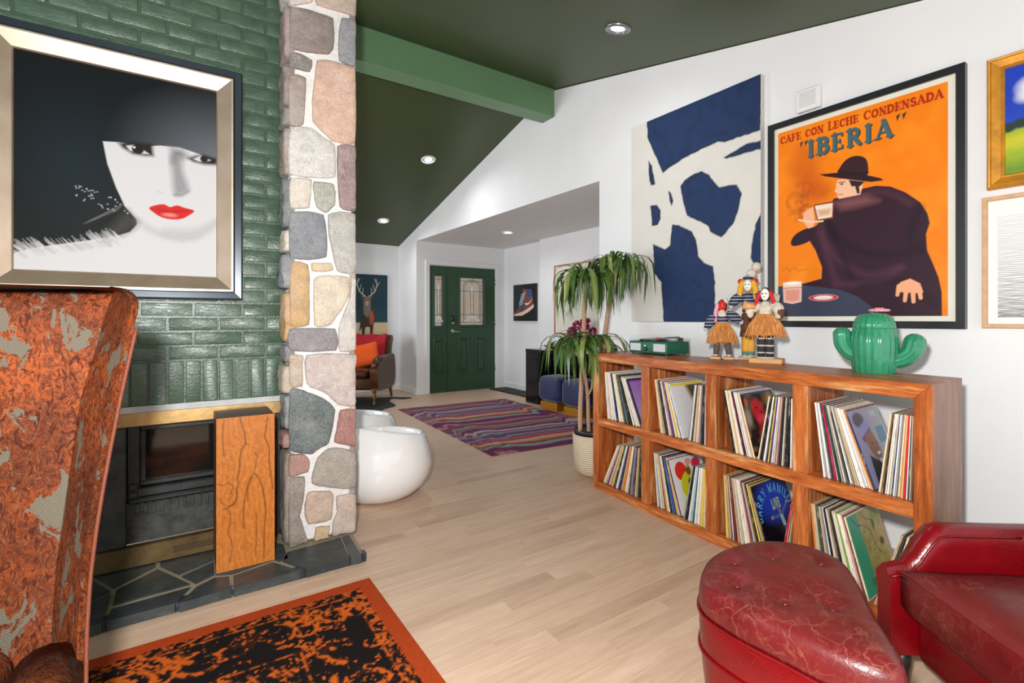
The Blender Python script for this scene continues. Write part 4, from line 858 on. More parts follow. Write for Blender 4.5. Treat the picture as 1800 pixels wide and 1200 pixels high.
ribbed_arm([(-0.06, 0, 0.078), (-0.095, 0, 0.09), (-0.12, 0, 0.125), (-0.124, 0, 0.168)], 0.032, 0.037).build('arm', CACT, ca)
ribbed_arm([(0.06, 0, 0.055), (0.10, 0, 0.066), (0.135, 0, 0.095), (0.148, 0, 0.138)], 0.034, 0.041).build('arm', CACT, ca)
PINKC = mat('pink_ceramic_glaze', C(232, 150, 170), 0.12, var=0.1, scale=40)
for i in range(10):
    a = 2 * math.pi * i / 10; MB().sphere((0.02 + 0.026 * math.cos(a), 0.026 * math.sin(a), 0.278), (0.016, 0.012, 0.007), 10, 6).build('petal', PINKC, lid)
for i in range(6):
    a = 2 * math.pi * i / 6 + 0.3; MB().sphere((0.02 + 0.012 * math.cos(a), 0.012 * math.sin(a), 0.284), (0.009, 0.007, 0.006), 8, 6).build('petal', PINKC, lid)

# ---- three carved festival figures
RAFF = None
t = newmat('raffia', 0.7); v = t.coord('Object', scale=(1, 1, 0.15)); t.base(t.ramp(t.noise(v, 160, 3), [(0.3, C(164, 96, 40)), (0.7, C(224, 156, 84))])); RAFF = t.m
FUR_B = mat('brown_fur', C(98, 62, 42), 0.9, var=0.3, scale=60, bump=0.8, bscale=200); FUR_W = mat('pale_fur', C(206, 196, 180), 0.9, var=0.2, scale=60, bump=0.8, bscale=200)
t = newmat('navy_striped_cloth', 0.8); v = t.coord('Object'); w_ = t.add('ShaderNodeTexWave', wave_type='BANDS', bands_direction='Z'); w_.inputs['Scale'].default_value = 22; t.link(v, w_.inputs[0]); t.base(t.ramp(w_.outputs['Fac'], [(0.0, C(32, 44, 76)), (0.9, C(36, 50, 84)), (0.96, C(200, 196, 190))])); NAVYC = t.m
WOODB = mat('pale_base_wood', C(206, 152, 94), 0.5, var=0.15, scale=14)
def skirt(z0, z1, r0, r1, n_, seed, parent):
    rs = random.Random(seed); mb = MB()
    for i in range(n_):
        a = 2 * math.pi * i / n_ + rs.uniform(-0.06, 0.06); k = rs.uniform(0.86, 1.06); dr_ = rs.uniform(-0.003, 0.003)
        p = [(r1 * q_ * math.cos(a), r1 * q_ * math.sin(a), z1) for q_ in (1,)] + [((r0 * 0.6 + r1 * 0.4) * 1.08 * math.cos(a), (r0 * 0.6 + r1 * 0.4) * 1.08 * math.sin(a), z1 + (z0 - z1) * 0.5), ((r0 * k + dr_) * math.cos(a + 0.05), (r0 * k + dr_) * math.sin(a + 0.05), z0 - rs.uniform(-0.006, 0.008))]
        mb.tube(p, [0.0022, 0.0026, 0.0016], 4, smooth=False)
    o = mb.build('raffia_skirt', RAFF, parent); o['kind'] = 'stuff'
    MB().lathe([(r1 * 0.9, z1), ((r0 + r1) * 0.5, (z0 + z1) / 2), (r0 * 0.9, z0 + 0.006)], 24, cap=False).build('skirt_lining', RAFF, parent)
def doll(loc, rz, label, h, mask, hair, top, leg, base, skirt_z, arms, legs_r=0.014, spread=0.02, skr=(0.058, 0.022), wig=None, extra=None):
    d = thing('folk_figurine', label, 'figurine', loc, rz, 'folk figurines on the record shelf')
    base(d); hz = h
    for s_ in (-1, 1):
        lg = MB().tube([(0.0, s_ * spread * 1.3, 0.016), (0, s_ * spread * 1.15, skirt_z * 0.6), (0, s_ * spread * 0.8, skirt_z + 0.03)], [legs_r * 0.8, legs_r, legs_r * 1.1], 12).build('leg', leg, d)
        MB().sphere((-0.008, s_ * spread * 1.3, 0.017), (0.018, 0.011, 0.006), 12, 6).build('shoe', FUR_W, lg)
    MB().lathe([(0.02, skirt_z + 0.03), (skr[1] * 0.95, hz * 0.55), (0.026, hz * 0.70), (0.02, hz * 0.77), (0.008, hz * 0.80)], 20).build('torso', top, d)
    for k_, pts in enumerate(arms):
        am = MB().tube(smooth_path(pts, 4), [0.012 + 0.010 * math.sin(math.pi * min(1, i / (len(pts) * 4 - 4) * 0.9 + 0.1)) for i in range(len(pts) * 4 - 3)], 12).build('arm', top, d)
        MB().sphere(pts[-1], 0.012, 10, 8).build('hand', FUR_W, am)
    hd_ = MB().sphere((0, 0, hz * 0.88), (0.021, 0.020, 0.030), 18, 12).build('head', hair, d)
    MB().sphere((-0.010, 0, hz * 0.88), (0.015, 0.0165, 0.025), 16, 10).build('mask', mask, hd_)
    for s_ in (-1, 1): MB().sphere((-0.0235, s_ * 0.006, hz * 0.89), (0.002, 0.0038, 0.0026), 8, 6).build('eye', MATS['black_plastic'], hd_)
    MB().sphere((-0.0245, 0, hz * 0.868), (0.003, 0.0025, 0.005), 8, 6).build('nose', mask, hd_)
    MB().sphere((-0.0225, 0, hz * 0.85), (0.002, 0.005, 0.0018), 8, 6).build('mouth', MATS['black_plastic'] if mask.name != 'white_mask' else MATS['red_plastic'], hd_)
    return d, hd_
REDM = mat('red_mask', C(214, 34, 30), 0.4, var=0.05); WHM = mat('white_mask', C(232, 230, 224), 0.4, var=0.03); YEL = mat('yellow_yarn', C(220, 164, 40), 0.8, var=0.15, scale=60, bump=0.5, bscale=150)
PINKY = mat('pink_yarn', C(232, 160, 180), 0.8, var=0.12, scale=60, bump=0.5, bscale=150); REDY = mat('red_yarn', C(206, 30, 34), 0.8, var=0.1, scale=60); DARKS = mat('brown_stocking', C(92, 78, 76), 0.8, var=0.1); BLK = MATS['black_plastic']
# figure with the red mask
def base1(d):
    for s_ in (-1, 1): MB().bbox(-0.026, s_ * 0.027 - 0.022, 0.0, 0.03, s_ * 0.027 + 0.022, 0.011, 0.002).build('base', WOODB, d)
d1, h1 = doll((2.61, 1.70, BT), R(30), 'folk figurine with a red mask, pink braid and raffia skirt', 0.268, REDM, BLK, NAVYC, DARKS, base1, 0.072,
    [[(0, -0.02, 0.2), (-0.008, -0.05, 0.185), (-0.012, -0.075, 0.165)], [(0, 0.02, 0.2), (-0.008, 0.046, 0.17), (-0.012, 0.066, 0.135)]], 0.013, 0.021, (0.066, 0.026))
skirt(0.072, 0.165, 0.064, 0.022, 90, 4, d1)
MB().tube(smooth_path([(-0.008, 0.018, 0.245), (-0.012, 0.026, 0.21), (-0.016, 0.03, 0.165)], 4), [0.009] * 9, 10).build('braid', PINKY, h1)
MB().sphere((0.004, -0.012, 0.256), (0.016, 0.014, 0.016), 12, 8).build('feather_tuft', FUR_W, h1)
MB().sphere((-0.016, 0, 0.2), (0.012, 0.018, 0.02), 12, 8).build('fur_collar', FUR_W, d1)
# tall yellow-haired figure
def base2(d): MB().bbox(-0.03, -0.038, 0.0, 0.035, 0.038, 0.011, 0.002).build('base', WOODB, d); MB().lathe([(0.034, 0.011), (0.03, 0.017), (0.02, 0.019)], 24).build('plinth', mat('grey_plinth', C(190, 192, 196), 0.6), d)
t = newmat('yellow_banded_trouser', 0.7); v = t.coord('Object'); sp_ = t.add('ShaderNodeSeparateXYZ'); t.link(v, sp_.inputs[0]); t.base(t.ramp(t.math('MULTIPLY', sp_.outputs[2], 6.0), [(0.0, C(96, 140, 120)), (0.2, C(96, 140, 120)), (0.24, C(224, 164, 52)), (0.62, C(224, 164, 52)), (0.68, C(96, 150, 140))])); YTR = t.m
d2, h2 = doll((2.705, 1.60, BT), R(22), 'tall folk figurine with yellow hair, a black and white mask and striped blue sleeves', 0.37, WHM, YEL, NAVYC, YTR, base2, 0.10,
    [[(0, -0.022, 0.285), (-0.01, -0.055, 0.275), (-0.01, -0.075, 0.25)], [(0, 0.022, 0.285), (-0.012, 0.05, 0.262), (-0.02, 0.066, 0.235)]], 0.018, 0.008, (0.03, 0.024))
for s_ in (-1, 1): MB().tube(smooth_path([(-0.004, s_ * 0.02, 0.345), (-0.01, s_ * 0.03, 0.31), (-0.012, s_ * 0.034, 0.265)], 4), [0.012] * 9, 10).build('yellow_hair', YEL, h2)
for s_ in (-1, 1): MB().sphere((-0.002, s_ * 0.03, 0.345), 0.012, 12, 8).build('pompom', REDY, h2)
MB().sphere((0, 0, 0.358), (0.022, 0.022, 0.012), 14, 8).build('headband', NAVYC, h2)
MB().sphere((0.005, -0.012, 0.378), (0.022, 0.02, 0.02), 14, 10).build('fur_cap', FUR_W, h2); MB().sphere((0.01, -0.032, 0.408), (0.02, 0.02, 0.02), 14, 10).build('fur_tassel', FUR_W, h2)
MB().tube([(-0.012, -0.07, 0.27), (0.0, -0.12, 0.262)], 0.022, 12).build('fur_roll', FUR_W, d2)
MB().tube(smooth_path([(-0.03, 0.05, 0.25), (-0.02, 0.085, 0.245), (-0.012, 0.115, 0.21), (-0.01, 0.12, 0.2)], 5), 0.0022, 6).build('bow_stick', mat('grey_stick', C(140, 140, 140), 0.6), d2)
MB().lathe([(0.034, 0.10), (0.03, 0.13), (0.026, 0.2)], 18).build('fur_tunic', FUR_B, d2)
# front figure with the white mask and fur arms
def base3(d): MB().bbox(-0.035, -0.066, 0.0, 0.035, 0.056, 0.021, 0.003).build('base', WOODB, d); MB().lathe([(0.036, 0.021), (0.034, 0.026), (0.02, 0.027)], 24, T(0, 0, 0)).build('plinth', MATS['grey_plinth'], d)
t = newmat('banded_stocking', 0.8); v = t.coord('Object'); w_ = t.add('ShaderNodeTexWave', wave_type='BANDS', bands_direction='Z'); w_.inputs['Scale'].default_value = 11; t.link(v, w_.inputs[0]); t.base(t.ramp(w_.outputs['Fac'], [(0.0, C(50, 44, 42)), (0.88, C(54, 48, 46)), (0.95, C(200, 196, 190))])); BST = t.m
d3, h3 = doll((2.56, 1.418, BT), R(18), 'folk figurine with a white mask, red braids, fur arms and raffia skirt', 0.315, WHM, BLK, FUR_W, BST, base3, 0.112,
    [[(0, -0.022, 0.235), (-0.014, -0.048, 0.22), (-0.026, -0.05, 0.19)], [(0, 0.022, 0.235), (-0.016, 0.05, 0.215), (-0.03, 0.05, 0.195)]], 0.017, 0.013, (0.07, 0.03))
skirt(0.108, 0.198, 0.072, 0.03, 100, 9, d3)
for s_ in (-1, 1):
    MB().sphere((-0.016, s_ * 0.052, 0.205), (0.022, 0.02, 0.03), 14, 10).build('fur_cuff', FUR_B, d3)
    MB().tube(smooth_path([(-0.004, s_ * 0.018, 0.29), (-0.014, s_ * 0.03, 0.25), (-0.022, s_ * 0.036, 0.222)], 4), [0.007] * 9, 8).build('braid', REDY, h3)
MB().tube([(-0.03, 0.03, 0.225), (-0.035, 0.075, 0.235)], [0.008, 0.02], 12).build('horn', WOODB, d3)
for d_ in (d1, d2, d3): d_.scale = (1.3, 1.3, 1.3)
# small wall sounder above the poster
ws = thing('wall_sounder', 'small white louvred box on the wall above the orange poster', 'sensor', (2.999, 1.40, 2.41))
MB().bbox(-0.035, -0.066, -0.062, 0.0, 0.066, 0.062, 0.006).build('case', TRIM_WHITE, ws)
for i in range(8): MB().bbox(-0.038, -0.045, -0.04 + i * 0.011, -0.034, 0.045, -0.035 + i * 0.011, 0.001).build('slat', mat('grey_slat', C(196, 196, 198), 0.5, var=0.02), ws)

# =================================================================== PICTURES ON THE WALLS
class Wallspace:
    """plane of a hung picture: corner, direction to the viewer's right, up, and out of the wall"""
    def __init__(s, kind, val, a0, z0):
        s.o = Vector((val, a0, z0)) if kind == 'X' else Vector((a0, val, z0))
        s.r = Vector((0, -1, 0)) if kind == 'X' else Vector((1, 0, 0)); s.n = Vector((-1, 0, 0)) if kind == 'X' else Vector((0, -1, 0))
    def p(s, a, b, out=0.0): return s.o + s.r * a + Vector((0, 0, b)) + s.n * out
def ring(ws, w, h, prof, name, m, parent):
    rows = []
    for i, out in prof: rows.append([ws.p(i, i, out), ws.p(w - i, i, out), ws.p(w - i, h - i, out), ws.p(i, h - i, out)])
    mb = MB(); mb.grid(rows, False, True); return mb.build(name, m, parent)
def slab(ws, a0, b0, a1, b1, o0, o1, name, m, parent):
    vs = [ws.p(a, b, o) for o in (o0, o1) for b in (b0, b1) for a in (a0, a1)]
    return MB().add(vs, [(0, 2, 3, 1), (4, 5, 7, 6), (0, 1, 5, 4), (2, 6, 7, 3), (0, 4, 6, 2), (1, 3, 7, 5)]).build(name, m, parent)
def flat(ws, a0, b0, a1, b1, out): return Flat(ws.p(a0, b0, out), ws.r * (a1 - a0), Vector((0, 0, b1 - b0)))
FRAME_BLACK = mat('black_frame', C(34, 36, 40), 0.3, var=0.06, scale=20)

# ---- portrait over the fireplace
t = newmat('brushed_champagne', 0.44, 0.9); v = t.coord('Object'); t.base(t.ramp(t.noise(v, 7, 3, 0.5), [(0.3, C(182, 160, 140)), (0.7, C(204, 187, 168))]))
CHAMP = t.m
w_, h_ = 0.90, 1.085; ws = Wallspace('Y', BY - 0.006, -0.65, 1.252)
po = thing('framed_portrait', 'large framed portrait of a woman in a black hat with red lips', 'picture', (0, 0, 0))
ring(ws, w_, h_, [(0, 0.0), (0, 0.075), (0.004, 0.08), (0.03, 0.078), (0.034, 0.072), (0.038, 0.072)], 'outer_frame', mat('blue_black_frame', C(40, 50, 60), 0.28, 0.3, var=0.08), po)
ring(ws, w_, h_, [(0.036, 0.06), (0.038, 0.082), (0.045, 0.082), (0.10, 0.055), (0.104, 0.05), (0.106, 0.045)], 'inner_frame', CHAMP, po)
slab(ws, 0.02, 0.02, w_ - 0.02, h_ - 0.02, 0.0, 0.02, 'backing', FRAME_BLACK, po)
pw, ph = w_ - 0.196, h_ - 0.196
p = Paint(pw, ph, 300, C(9, 15, 17))
p.grad(lambda u, v: np.clip(1 - np.sqrt(((u - 1.0) / 0.62) ** 2 + ((v - 0.62) / 0.42) ** 2), 0, 1) ** 1.3, C(96, 100, 108))
p.grad(lambda u, v: np.clip(1 - np.sqrt(((u - 0.25) / 0.3) ** 2 + ((v - 0.55) / 0.35) ** 2), 0, 1), C(14, 30, 38), 0.8)
SK = C(190, 190, 192)
p.poly([(0.399,0.638),(0.481,0.646),(0.579,0.639),(0.682,0.661),(0.788,0.667),(0.898,0.648),(1.02,0.605),(1.02,-0.018),(-0.017,-0.033),(-0.017,0.07),(0.085,0.106),(0.215,0.133),(0.362,0.164),(0.444,0.182),(0.529,0.213),(0.564,0.254),(0.561,0.278),(0.505,0.335),(0.462,0.423),(0.42,0.534)], SK, 0.003)
JAW = [(0.571,0.269),(0.62,0.239),(0.671,0.218),(0.737,0.201),(0.797,0.196),(0.858,0.207),(0.912,0.233),(0.96,0.267),(1.004,0.308)]
p.line(JAW, 0.02, C(140, 142, 146), 0.03, 0.55)
p.poly([(0.707,0.246),(0.797,0.246),(0.889,0.261),(0.984,0.306),(0.889,0.22),(0.797,0.199),(0.693,0.212)], C(156, 157, 160), 0.03, 0.6)
p.poly([(0.738,0.609),(0.767,0.631),(0.797,0.61),(0.804,0.545),(0.835,0.469),(0.831,0.447),(0.782,0.418),(0.755,0.43),(0.746,0.509)], C(110, 110, 114), 0.022, 0.75, smooth=3)
p.poly([(0.737,0.659),(0.797,0.661),(0.835,0.63),(0.804,0.611),(0.767,0.613),(0.744,0.581)], C(96, 96, 100), 0.025, 0.8)
p.line([(0.667,0.428),(0.693,0.423)], 0.008, C(170, 170, 172), 0.006, 0.7)
p.line([(0.759,0.42),(0.797,0.424),(0.831,0.447)], 0.012, C(110, 110, 112), 0.008, 0.7)
p.poly([(0.471,0.642),(0.55,0.658),(0.642,0.662),(0.649,0.603),(0.606,0.597),(0.543,0.598),(0.492,0.621)], C(26, 24, 26), 0.012)
p.poly([(0.509,0.634),(0.55,0.644),(0.599,0.624),(0.628,0.61),(0.585,0.606),(0.529,0.613)], C(186, 186, 186), 0.004)
p.ell(*(0.568,0.626), 0.03, 0.024, C(22, 20, 22), 0.003); p.ell(*(0.55,0.632), 0.006, 0.004, C(240, 240, 240))
p.poly([(0.827,0.618),(0.873,0.639),(0.92,0.65),(0.996,0.639),(0.992,0.604),(0.92,0.598),(0.858,0.604)], C(30, 28, 30), 0.012)
p.poly([(0.858,0.619),(0.897,0.639),(0.96,0.626),(0.928,0.613),(0.889,0.61)], C(186, 186, 186), 0.004)
p.ell(*(0.92,0.626), 0.022, 0.016, C(26, 24, 26), 0.003)
for a_, b_ in ((230, 130), (270, 155), (310, 170), (350, 178), (700, 215), (740, 228), (780, 238)):
    pass
p.poly([(0.624,0.34),(0.656,0.357),(0.701,0.367),(0.734,0.356),(0.77,0.368),(0.812,0.36),(0.866,0.349),(0.835,0.322),(0.797,0.301),(0.737,0.293),(0.685,0.301),(0.649,0.319)], C(190, 26, 22), 0.002, smooth=3)
p.poly([(0.635,0.339),(0.7,0.341),(0.737,0.338),(0.782,0.346),(0.858,0.348),(0.797,0.335),(0.737,0.326),(0.678,0.327)], C(150, 22, 22), 0.006, 0.8)
p.ell(*(0.733,0.315), 0.03, 0.008, C(240, 150, 140), 0.008, 0.7)
p.poly([(0.516,0.32),(0.565,0.269),(0.55,0.233),(0.482,0.191),(0.385,0.165),(0.428,0.222),(0.475,0.275)], C(58, 56, 53), 0.03, 0.8)
rp = random.Random(4)
for i in range(90):
    u_ = rp.random(); x_ = -0.02 + u_ * 0.52; y_ = 0.085 + 0.095 * u_ + rp.uniform(-0.012, 0.012) + 0.006 * math.sin(u_ * 9); L_ = rp.uniform(0.03, 0.07)
    p.line([(x_, y_ - 0.012), (x_ - L_ * 0.5, y_ + L_ * 0.12), (x_ - L_ * 0.9, y_ + L_ * 0.5)], rp.uniform(0.004, 0.01), C(*(rp.choice([180, 164, 196]),) * 3), 0.003, 0.75, taper=0.2)
for i in range(22):
    u_ = rp.random(); x_ = 0.02 + u_ * 0.46; y_ = 0.06 + 0.09 * u_; p.line([(x_, y_), (x_ - 0.03, y_ + 0.02)], 0.01, C(150, 150, 152), 0.012, 0.4)
for i in range(14): p.line([(0.31 + 0.012 * i, 0.235 + 0.006 * i), (0.36 + 0.011 * i, 0.262 + 0.007 * i)], 0.004, C(120, 116, 110), 0.006, 0.3)
for i in range(46):
    x_ = rp.uniform(0.27, 0.52); y_ = 0.37 - (x_ - 0.3) * 0.22 + rp.uniform(-0.03, 0.04); p.ell(x_, y_, 0.0028, 0.002, C(200, 206, 210), 0.001, 0.8)
p.build('print', flat(ws, 0.098, 0.098, w_ - 0.098, h_ - 0.098, 0.046), po, rough=0.55, spec=0.15)

# ---- blue and white canvas
w_, h_ = [1.0435,1.5196]
ws = Wallspace('X', 2.999, 2.7106, 1.1391)
cv = thing('abstract_canvas', 'large off-white canvas with bold navy blue abstract shapes', 'painting', (0, 0, 0))
slab(ws, 0, 0, w_, h_, 0.0, 0.043, 'stretcher', mat('canvas_edge', C(206, 203, 196), 0.8, var=0.05, scale=30), cv)
p = Paint(w_, h_, 230, C(221, 218, 211)); nv = p.noise(14, 3) + 0.5 * p.noise(40, 5)
p.grad(lambda u, v: np.clip(nv * 0.8 + 0.2, 0, 1), C(212, 209, 201), 0.6)
for k_, pl in enumerate([[(0.148,1.002),(1.008,1.003),(0.999,0.774),(0.765,0.773),(0.722,0.784),(0.624,0.776),(0.473,0.76),(0.292,0.722),(0.155,0.914)],[(0.758,0.707),(0.831,0.722),(0.911,0.735),(1.002,0.732),(1.002,0.697),(0.895,0.7),(0.782,0.698)],[(0.16,0.809),(0.196,0.769),(0.223,0.673),(0.182,0.675),(0.169,0.724)],[(0.341,0.625),(0.362,0.61),(0.379,0.573),(0.366,0.549),(0.347,0.577)],[(0.182,0.575),(0.234,0.574),(0.271,0.545),(0.273,0.503),(0.245,0.472),(0.196,0.472)],[(0.439,0.634),(0.473,0.657),(0.55,0.673),(0.606,0.675),(0.66,0.649),(0.731,0.582),(0.798,0.584),(0.851,0.576),(0.883,0.535),(0.864,0.476),(0.831,0.418),(0.748,0.366),(0.669,0.397),(0.652,0.426),(0.493,0.489),(0.463,0.55)],[(0.372,0.462),(0.433,0.45),(0.531,0.411),(0.563,0.369),(0.578,0.295),(0.624,0.264),(0.687,0.244),(0.701,0.184),(0.701,-0.005),(0.299,-0.007),(0.277,0.191),(0.218,0.236),(0.205,0.383),(0.309,0.35),(0.352,0.364)],[(1.005,0.448),(0.972,0.402),(0.945,0.324),(0.939,0.264),(0.965,0.224),(1.005,0.23)]]):
    d_ = p.poly(pl, C(24, 34, 56), 0.004, rough=0.006)
    n2 = p.noise(22, 11 + k_); m_ = np.clip(0.5 - (d_ + 0.008) / 0.012, 0, 1); p._blend(m_, C(27, 51, 92)); p._blend(m_ * np.clip(n2 * 1.6, 0, 1), C(19, 37, 72), 0.8)
p.build('print', flat(ws, 0.0, 0.0, w_, h_, 0.0436), cv, rough=0.75, nscale=300, namt=0.12)

# ---- coffee poster
w_, h_ = [0.9089,1.2144]
ws = Wallspace('X', 2.999, 1.6274, 1.1135)
pp = thing('framed_poster', 'orange vintage coffee poster of a man in a purple cloak, black frame', 'poster', (0, 0, 0))
ring(ws, w_, h_, [(0, 0.0), (0, 0.036), (0.003, 0.039), (0.03, 0.039), (0.034, 0.034), (0.034, 0.02)], 'frame', FRAME_BLACK, pp)
slab(ws, 0.01, 0.01, w_ - 0.01, h_ - 0.01, 0.0, 0.02, 'mount', mat('cream_mount', C(226, 222, 208), 0.6, var=0.03), pp)
OR = C(238, 126, 14)
p = Paint(0.7885, 1.0937, 330, OR)
nz = p.noise(7, 1) + 0.6 * p.noise(16, 3); p.grad(lambda u, v: np.clip(nz * 1.2 + 0.1, 0, 1), C(246, 150, 34), 0.7)
CR = lambda s: s
for cx_, cy_, r_, al in [(0.181,0.866,0.06,0.5),(0.155,0.78,0.07,0.55),(0.223,0.729,0.07,0.7),(0.155,0.689,0.05,0.5),(0.265,0.659,0.06,0.8),(0.314,0.626,0.05,0.8),(0.206,0.629,0.05,0.5),(0.257,0.819,0.05,0.4)]:
    p.ell(cx_, cy_, r_, r_ * 0.75, C(196, 84, 16), 0.05, al)
rsm = random.Random(9)
for q in range(16):
    cx_, cy_ = rsm.uniform(0.12, 0.26), rsm.uniform(0.52, 0.72); r_ = rsm.uniform(0.02, 0.06); a0_ = rsm.uniform(0, 6)
    p.line([(cx_ + r_ * math.cos(a0_ + i * 0.45), cy_ + 0.7 * r_ * math.sin(a0_ + i * 0.45)) for i in range(9)], 0.012, C(150, 60, 24), 0.014, 0.4)
PUR = C(50, 26, 40)
p.poly([(0.257,0.463),(0.189,0.457),(0.12,0.432),(0.093,0.395),(0.12,0.374),(0.215,0.388),(0.265,0.424),(0.306,0.476)], C(46, 24, 38), 0.003, smooth=3)
p.poly([(0.385,0.59),(0.462,0.589),(0.564,0.612),(0.635,0.614),(0.716,0.597),(0.793,0.559),(0.868,0.504),(0.904,0.45),(0.915,0.406),(0.897,0.359),(0.902,0.288),(0.928,0.233),(0.957,0.167),(0.972,0.103),(0.973,-0.014),(-0.007,-0.014),(-0.007,0.161),(0.189,0.173),(0.306,0.193),(0.309,0.25),(0.265,0.341),(0.223,0.396),(0.265,0.462),(0.314,0.5)], PUR, 0.003)
FOLD = [[(0.401,0.564),(0.579,0.586),(0.716,0.565),(0.818,0.505)],[(0.306,0.476),(0.447,0.363),(0.635,0.287),(0.868,0.291)],[(0.29,0.428),(0.401,0.293),(0.579,0.198),(0.768,0.221)],[(0.33,0.498),(0.401,0.391),(0.492,0.19)],[(0.306,0.464),(0.33,0.348),(0.401,0.17)],[(0.868,0.477),(0.818,0.373),(0.868,0.291)],[(0.768,0.221),(0.648,0.159),(0.401,0.158)],[(0.55,0.14),(0.768,0.154),(0.928,0.061)]]
for i, f_ in enumerate(FOLD): p.line([(q.x, q.y) for q in smooth_path([(a, b, 0) for a, b in f_], 5)], 0.03, C(28, 15, 28) if i % 2 else C(84, 48, 66), 0.025, 0.7)
p.poly([(0.401,0.564),(0.462,0.573),(0.579,0.574),(0.648,0.541),(0.55,0.531),(0.432,0.529)], C(150, 96, 96), 0.03, 0.6)
p.poly([(0.41,0.679),(0.401,0.662),(0.398,0.638),(0.388,0.624),(0.406,0.615),(0.403,0.603),(0.41,0.592),(0.419,0.583),(0.477,0.584),(0.547,0.586),(0.559,0.622),(0.567,0.647),(0.454,0.677)], C(236, 186, 150), 0.002)
p.poly([(0.477,0.668),(0.572,0.644),(0.553,0.63),(0.539,0.625),(0.544,0.591),(0.527,0.594),(0.515,0.631),(0.495,0.632)], C(50, 34, 36), 0.003)
p.line([(0.416,0.664),(0.454,0.663)], 0.006, C(60, 40, 36)); p.ell(*(0.435,0.654), 0.009, 0.004, C(50, 30, 30)); p.line([(0.406,0.605),(0.441,0.602)], 0.005, C(170, 80, 60))
p.poly([(0.409,0.704),(0.435,0.751),(0.477,0.775),(0.528,0.776),(0.572,0.758),(0.59,0.725),(0.584,0.667),(0.492,0.671)], C(56, 31, 38), 0.002, smooth=3)
p.poly([(0.29,0.727),(0.401,0.716),(0.586,0.672),(0.662,0.645),(0.678,0.632),(0.607,0.636),(0.469,0.672),(0.33,0.71)], C(46, 25, 33), 0.002)
p.line([(0.416,0.723),(0.492,0.695),(0.587,0.683)], 0.014, C(40, 22, 32), 0.004)
p.poly([(0.182,0.542),(0.215,0.559),(0.25,0.566),(0.26,0.507),(0.253,0.463),(0.217,0.458),(0.181,0.501)], C(236, 176, 140), 0.003)
p.poly([(0.252,0.577),(0.387,0.577),(0.382,0.49),(0.277,0.49)], C(120, 50, 50), 0.001); p.poly([(0.262,0.57),(0.378,0.569),(0.373,0.499),(0.283,0.497)], C(238, 216, 190), 0.003); p.poly([(0.277,0.545),(0.367,0.544),(0.36,0.512),(0.29,0.511)], C(206, 150, 120), 0.01, 0.8)
p.line([(0.151,0.51),(0.24,0.489),(0.314,0.485)], 0.012, C(236, 200, 170))
p.poly([(-0.011,0.164),(0.172,0.165),(0.306,0.149),(0.432,0.13),(0.536,0.093),(0.593,0.056),(0.621,0.037),(0.709,-0.003),(-0.011,-0.001)], C(58, 64, 84), 0.003)
p.poly([(0.035,0.184),(0.172,0.184),(0.169,0.077),(0.106,0.067),(0.041,0.077)], C(240, 206, 190), 0.002); p.poly([(0.048,0.146),(0.162,0.147),(0.158,0.085),(0.106,0.075),(0.052,0.084)], C(214, 110, 84), 0.012, 0.7); p.ell(*(0.106,0.178), 0.055, 0.009, C(250, 240, 232)); p.line([(0.041,0.153),(0.169,0.154)], 0.005, C(180, 60, 50))
PC = [0.317,0.095]
p.ell(PC[0], PC[1], 0.092, 0.017, C(246, 238, 232)); p.ell(PC[0], PC[1], 0.078, 0.013, C(200, 40, 50), ring=0.004); p.ell(PC[0], PC[1] - 0.003, 0.05, 0.007, C(232, 210, 214))
p.poly([(0.748,0.127),(0.768,0.154),(0.818,0.168),(0.868,0.144),(0.883,0.105),(0.868,0.1),(0.768,0.109)], C(238, 168, 128), 0.003)
for f_ in [[(0.761,0.137),(0.752,0.096)],[(0.799,0.125),(0.791,0.069)],[(0.831,0.124),(0.835,0.063)],[(0.863,0.122),(0.871,0.079)]]: p.line(f_, 0.026, C(238, 168, 128), taper=0.75)
p.line([(0.03,0.247),(0.066,0.265),(0.084,0.24),(0.12,0.261),(0.146,0.24),(0.215,0.249)], 0.004, C(150, 80, 30), 0.003, 0.7)
RD = C(170, 36, 16)
p.text('CAFE CON LECHE CONDENSADA', 0.018, 0.978, 0.938, 0.05, RD, thick=0.24, thin=0.13, big=({9, 15}, 1.14), gap=0.12)
for c_, dx, dy in ((C(30, 34, 34), 0.006, -0.004), (C(70, 100, 104), 0.0, 0.0)): p.text('IBERIA', 0.215 + dx, 0.72 + dx, 0.830 + dy, 0.112, c_, thick=0.23, thin=0.10, gap=0.24)
for xq in (0.16, 0.745):
    for k_ in (0, 0.032): p.poly([(xq + k_, 0.915), (xq + k_ + 0.024, 0.922), (xq + k_ + 0.006, 0.888)], C(40, 50, 50))
p.build('print', Flat((2.976, 1.5711, 1.1733), (0, -0.7885, 0), (0, 0, 1.0937)), pp, rough=0.45, spec=0.25, coat=0.05)

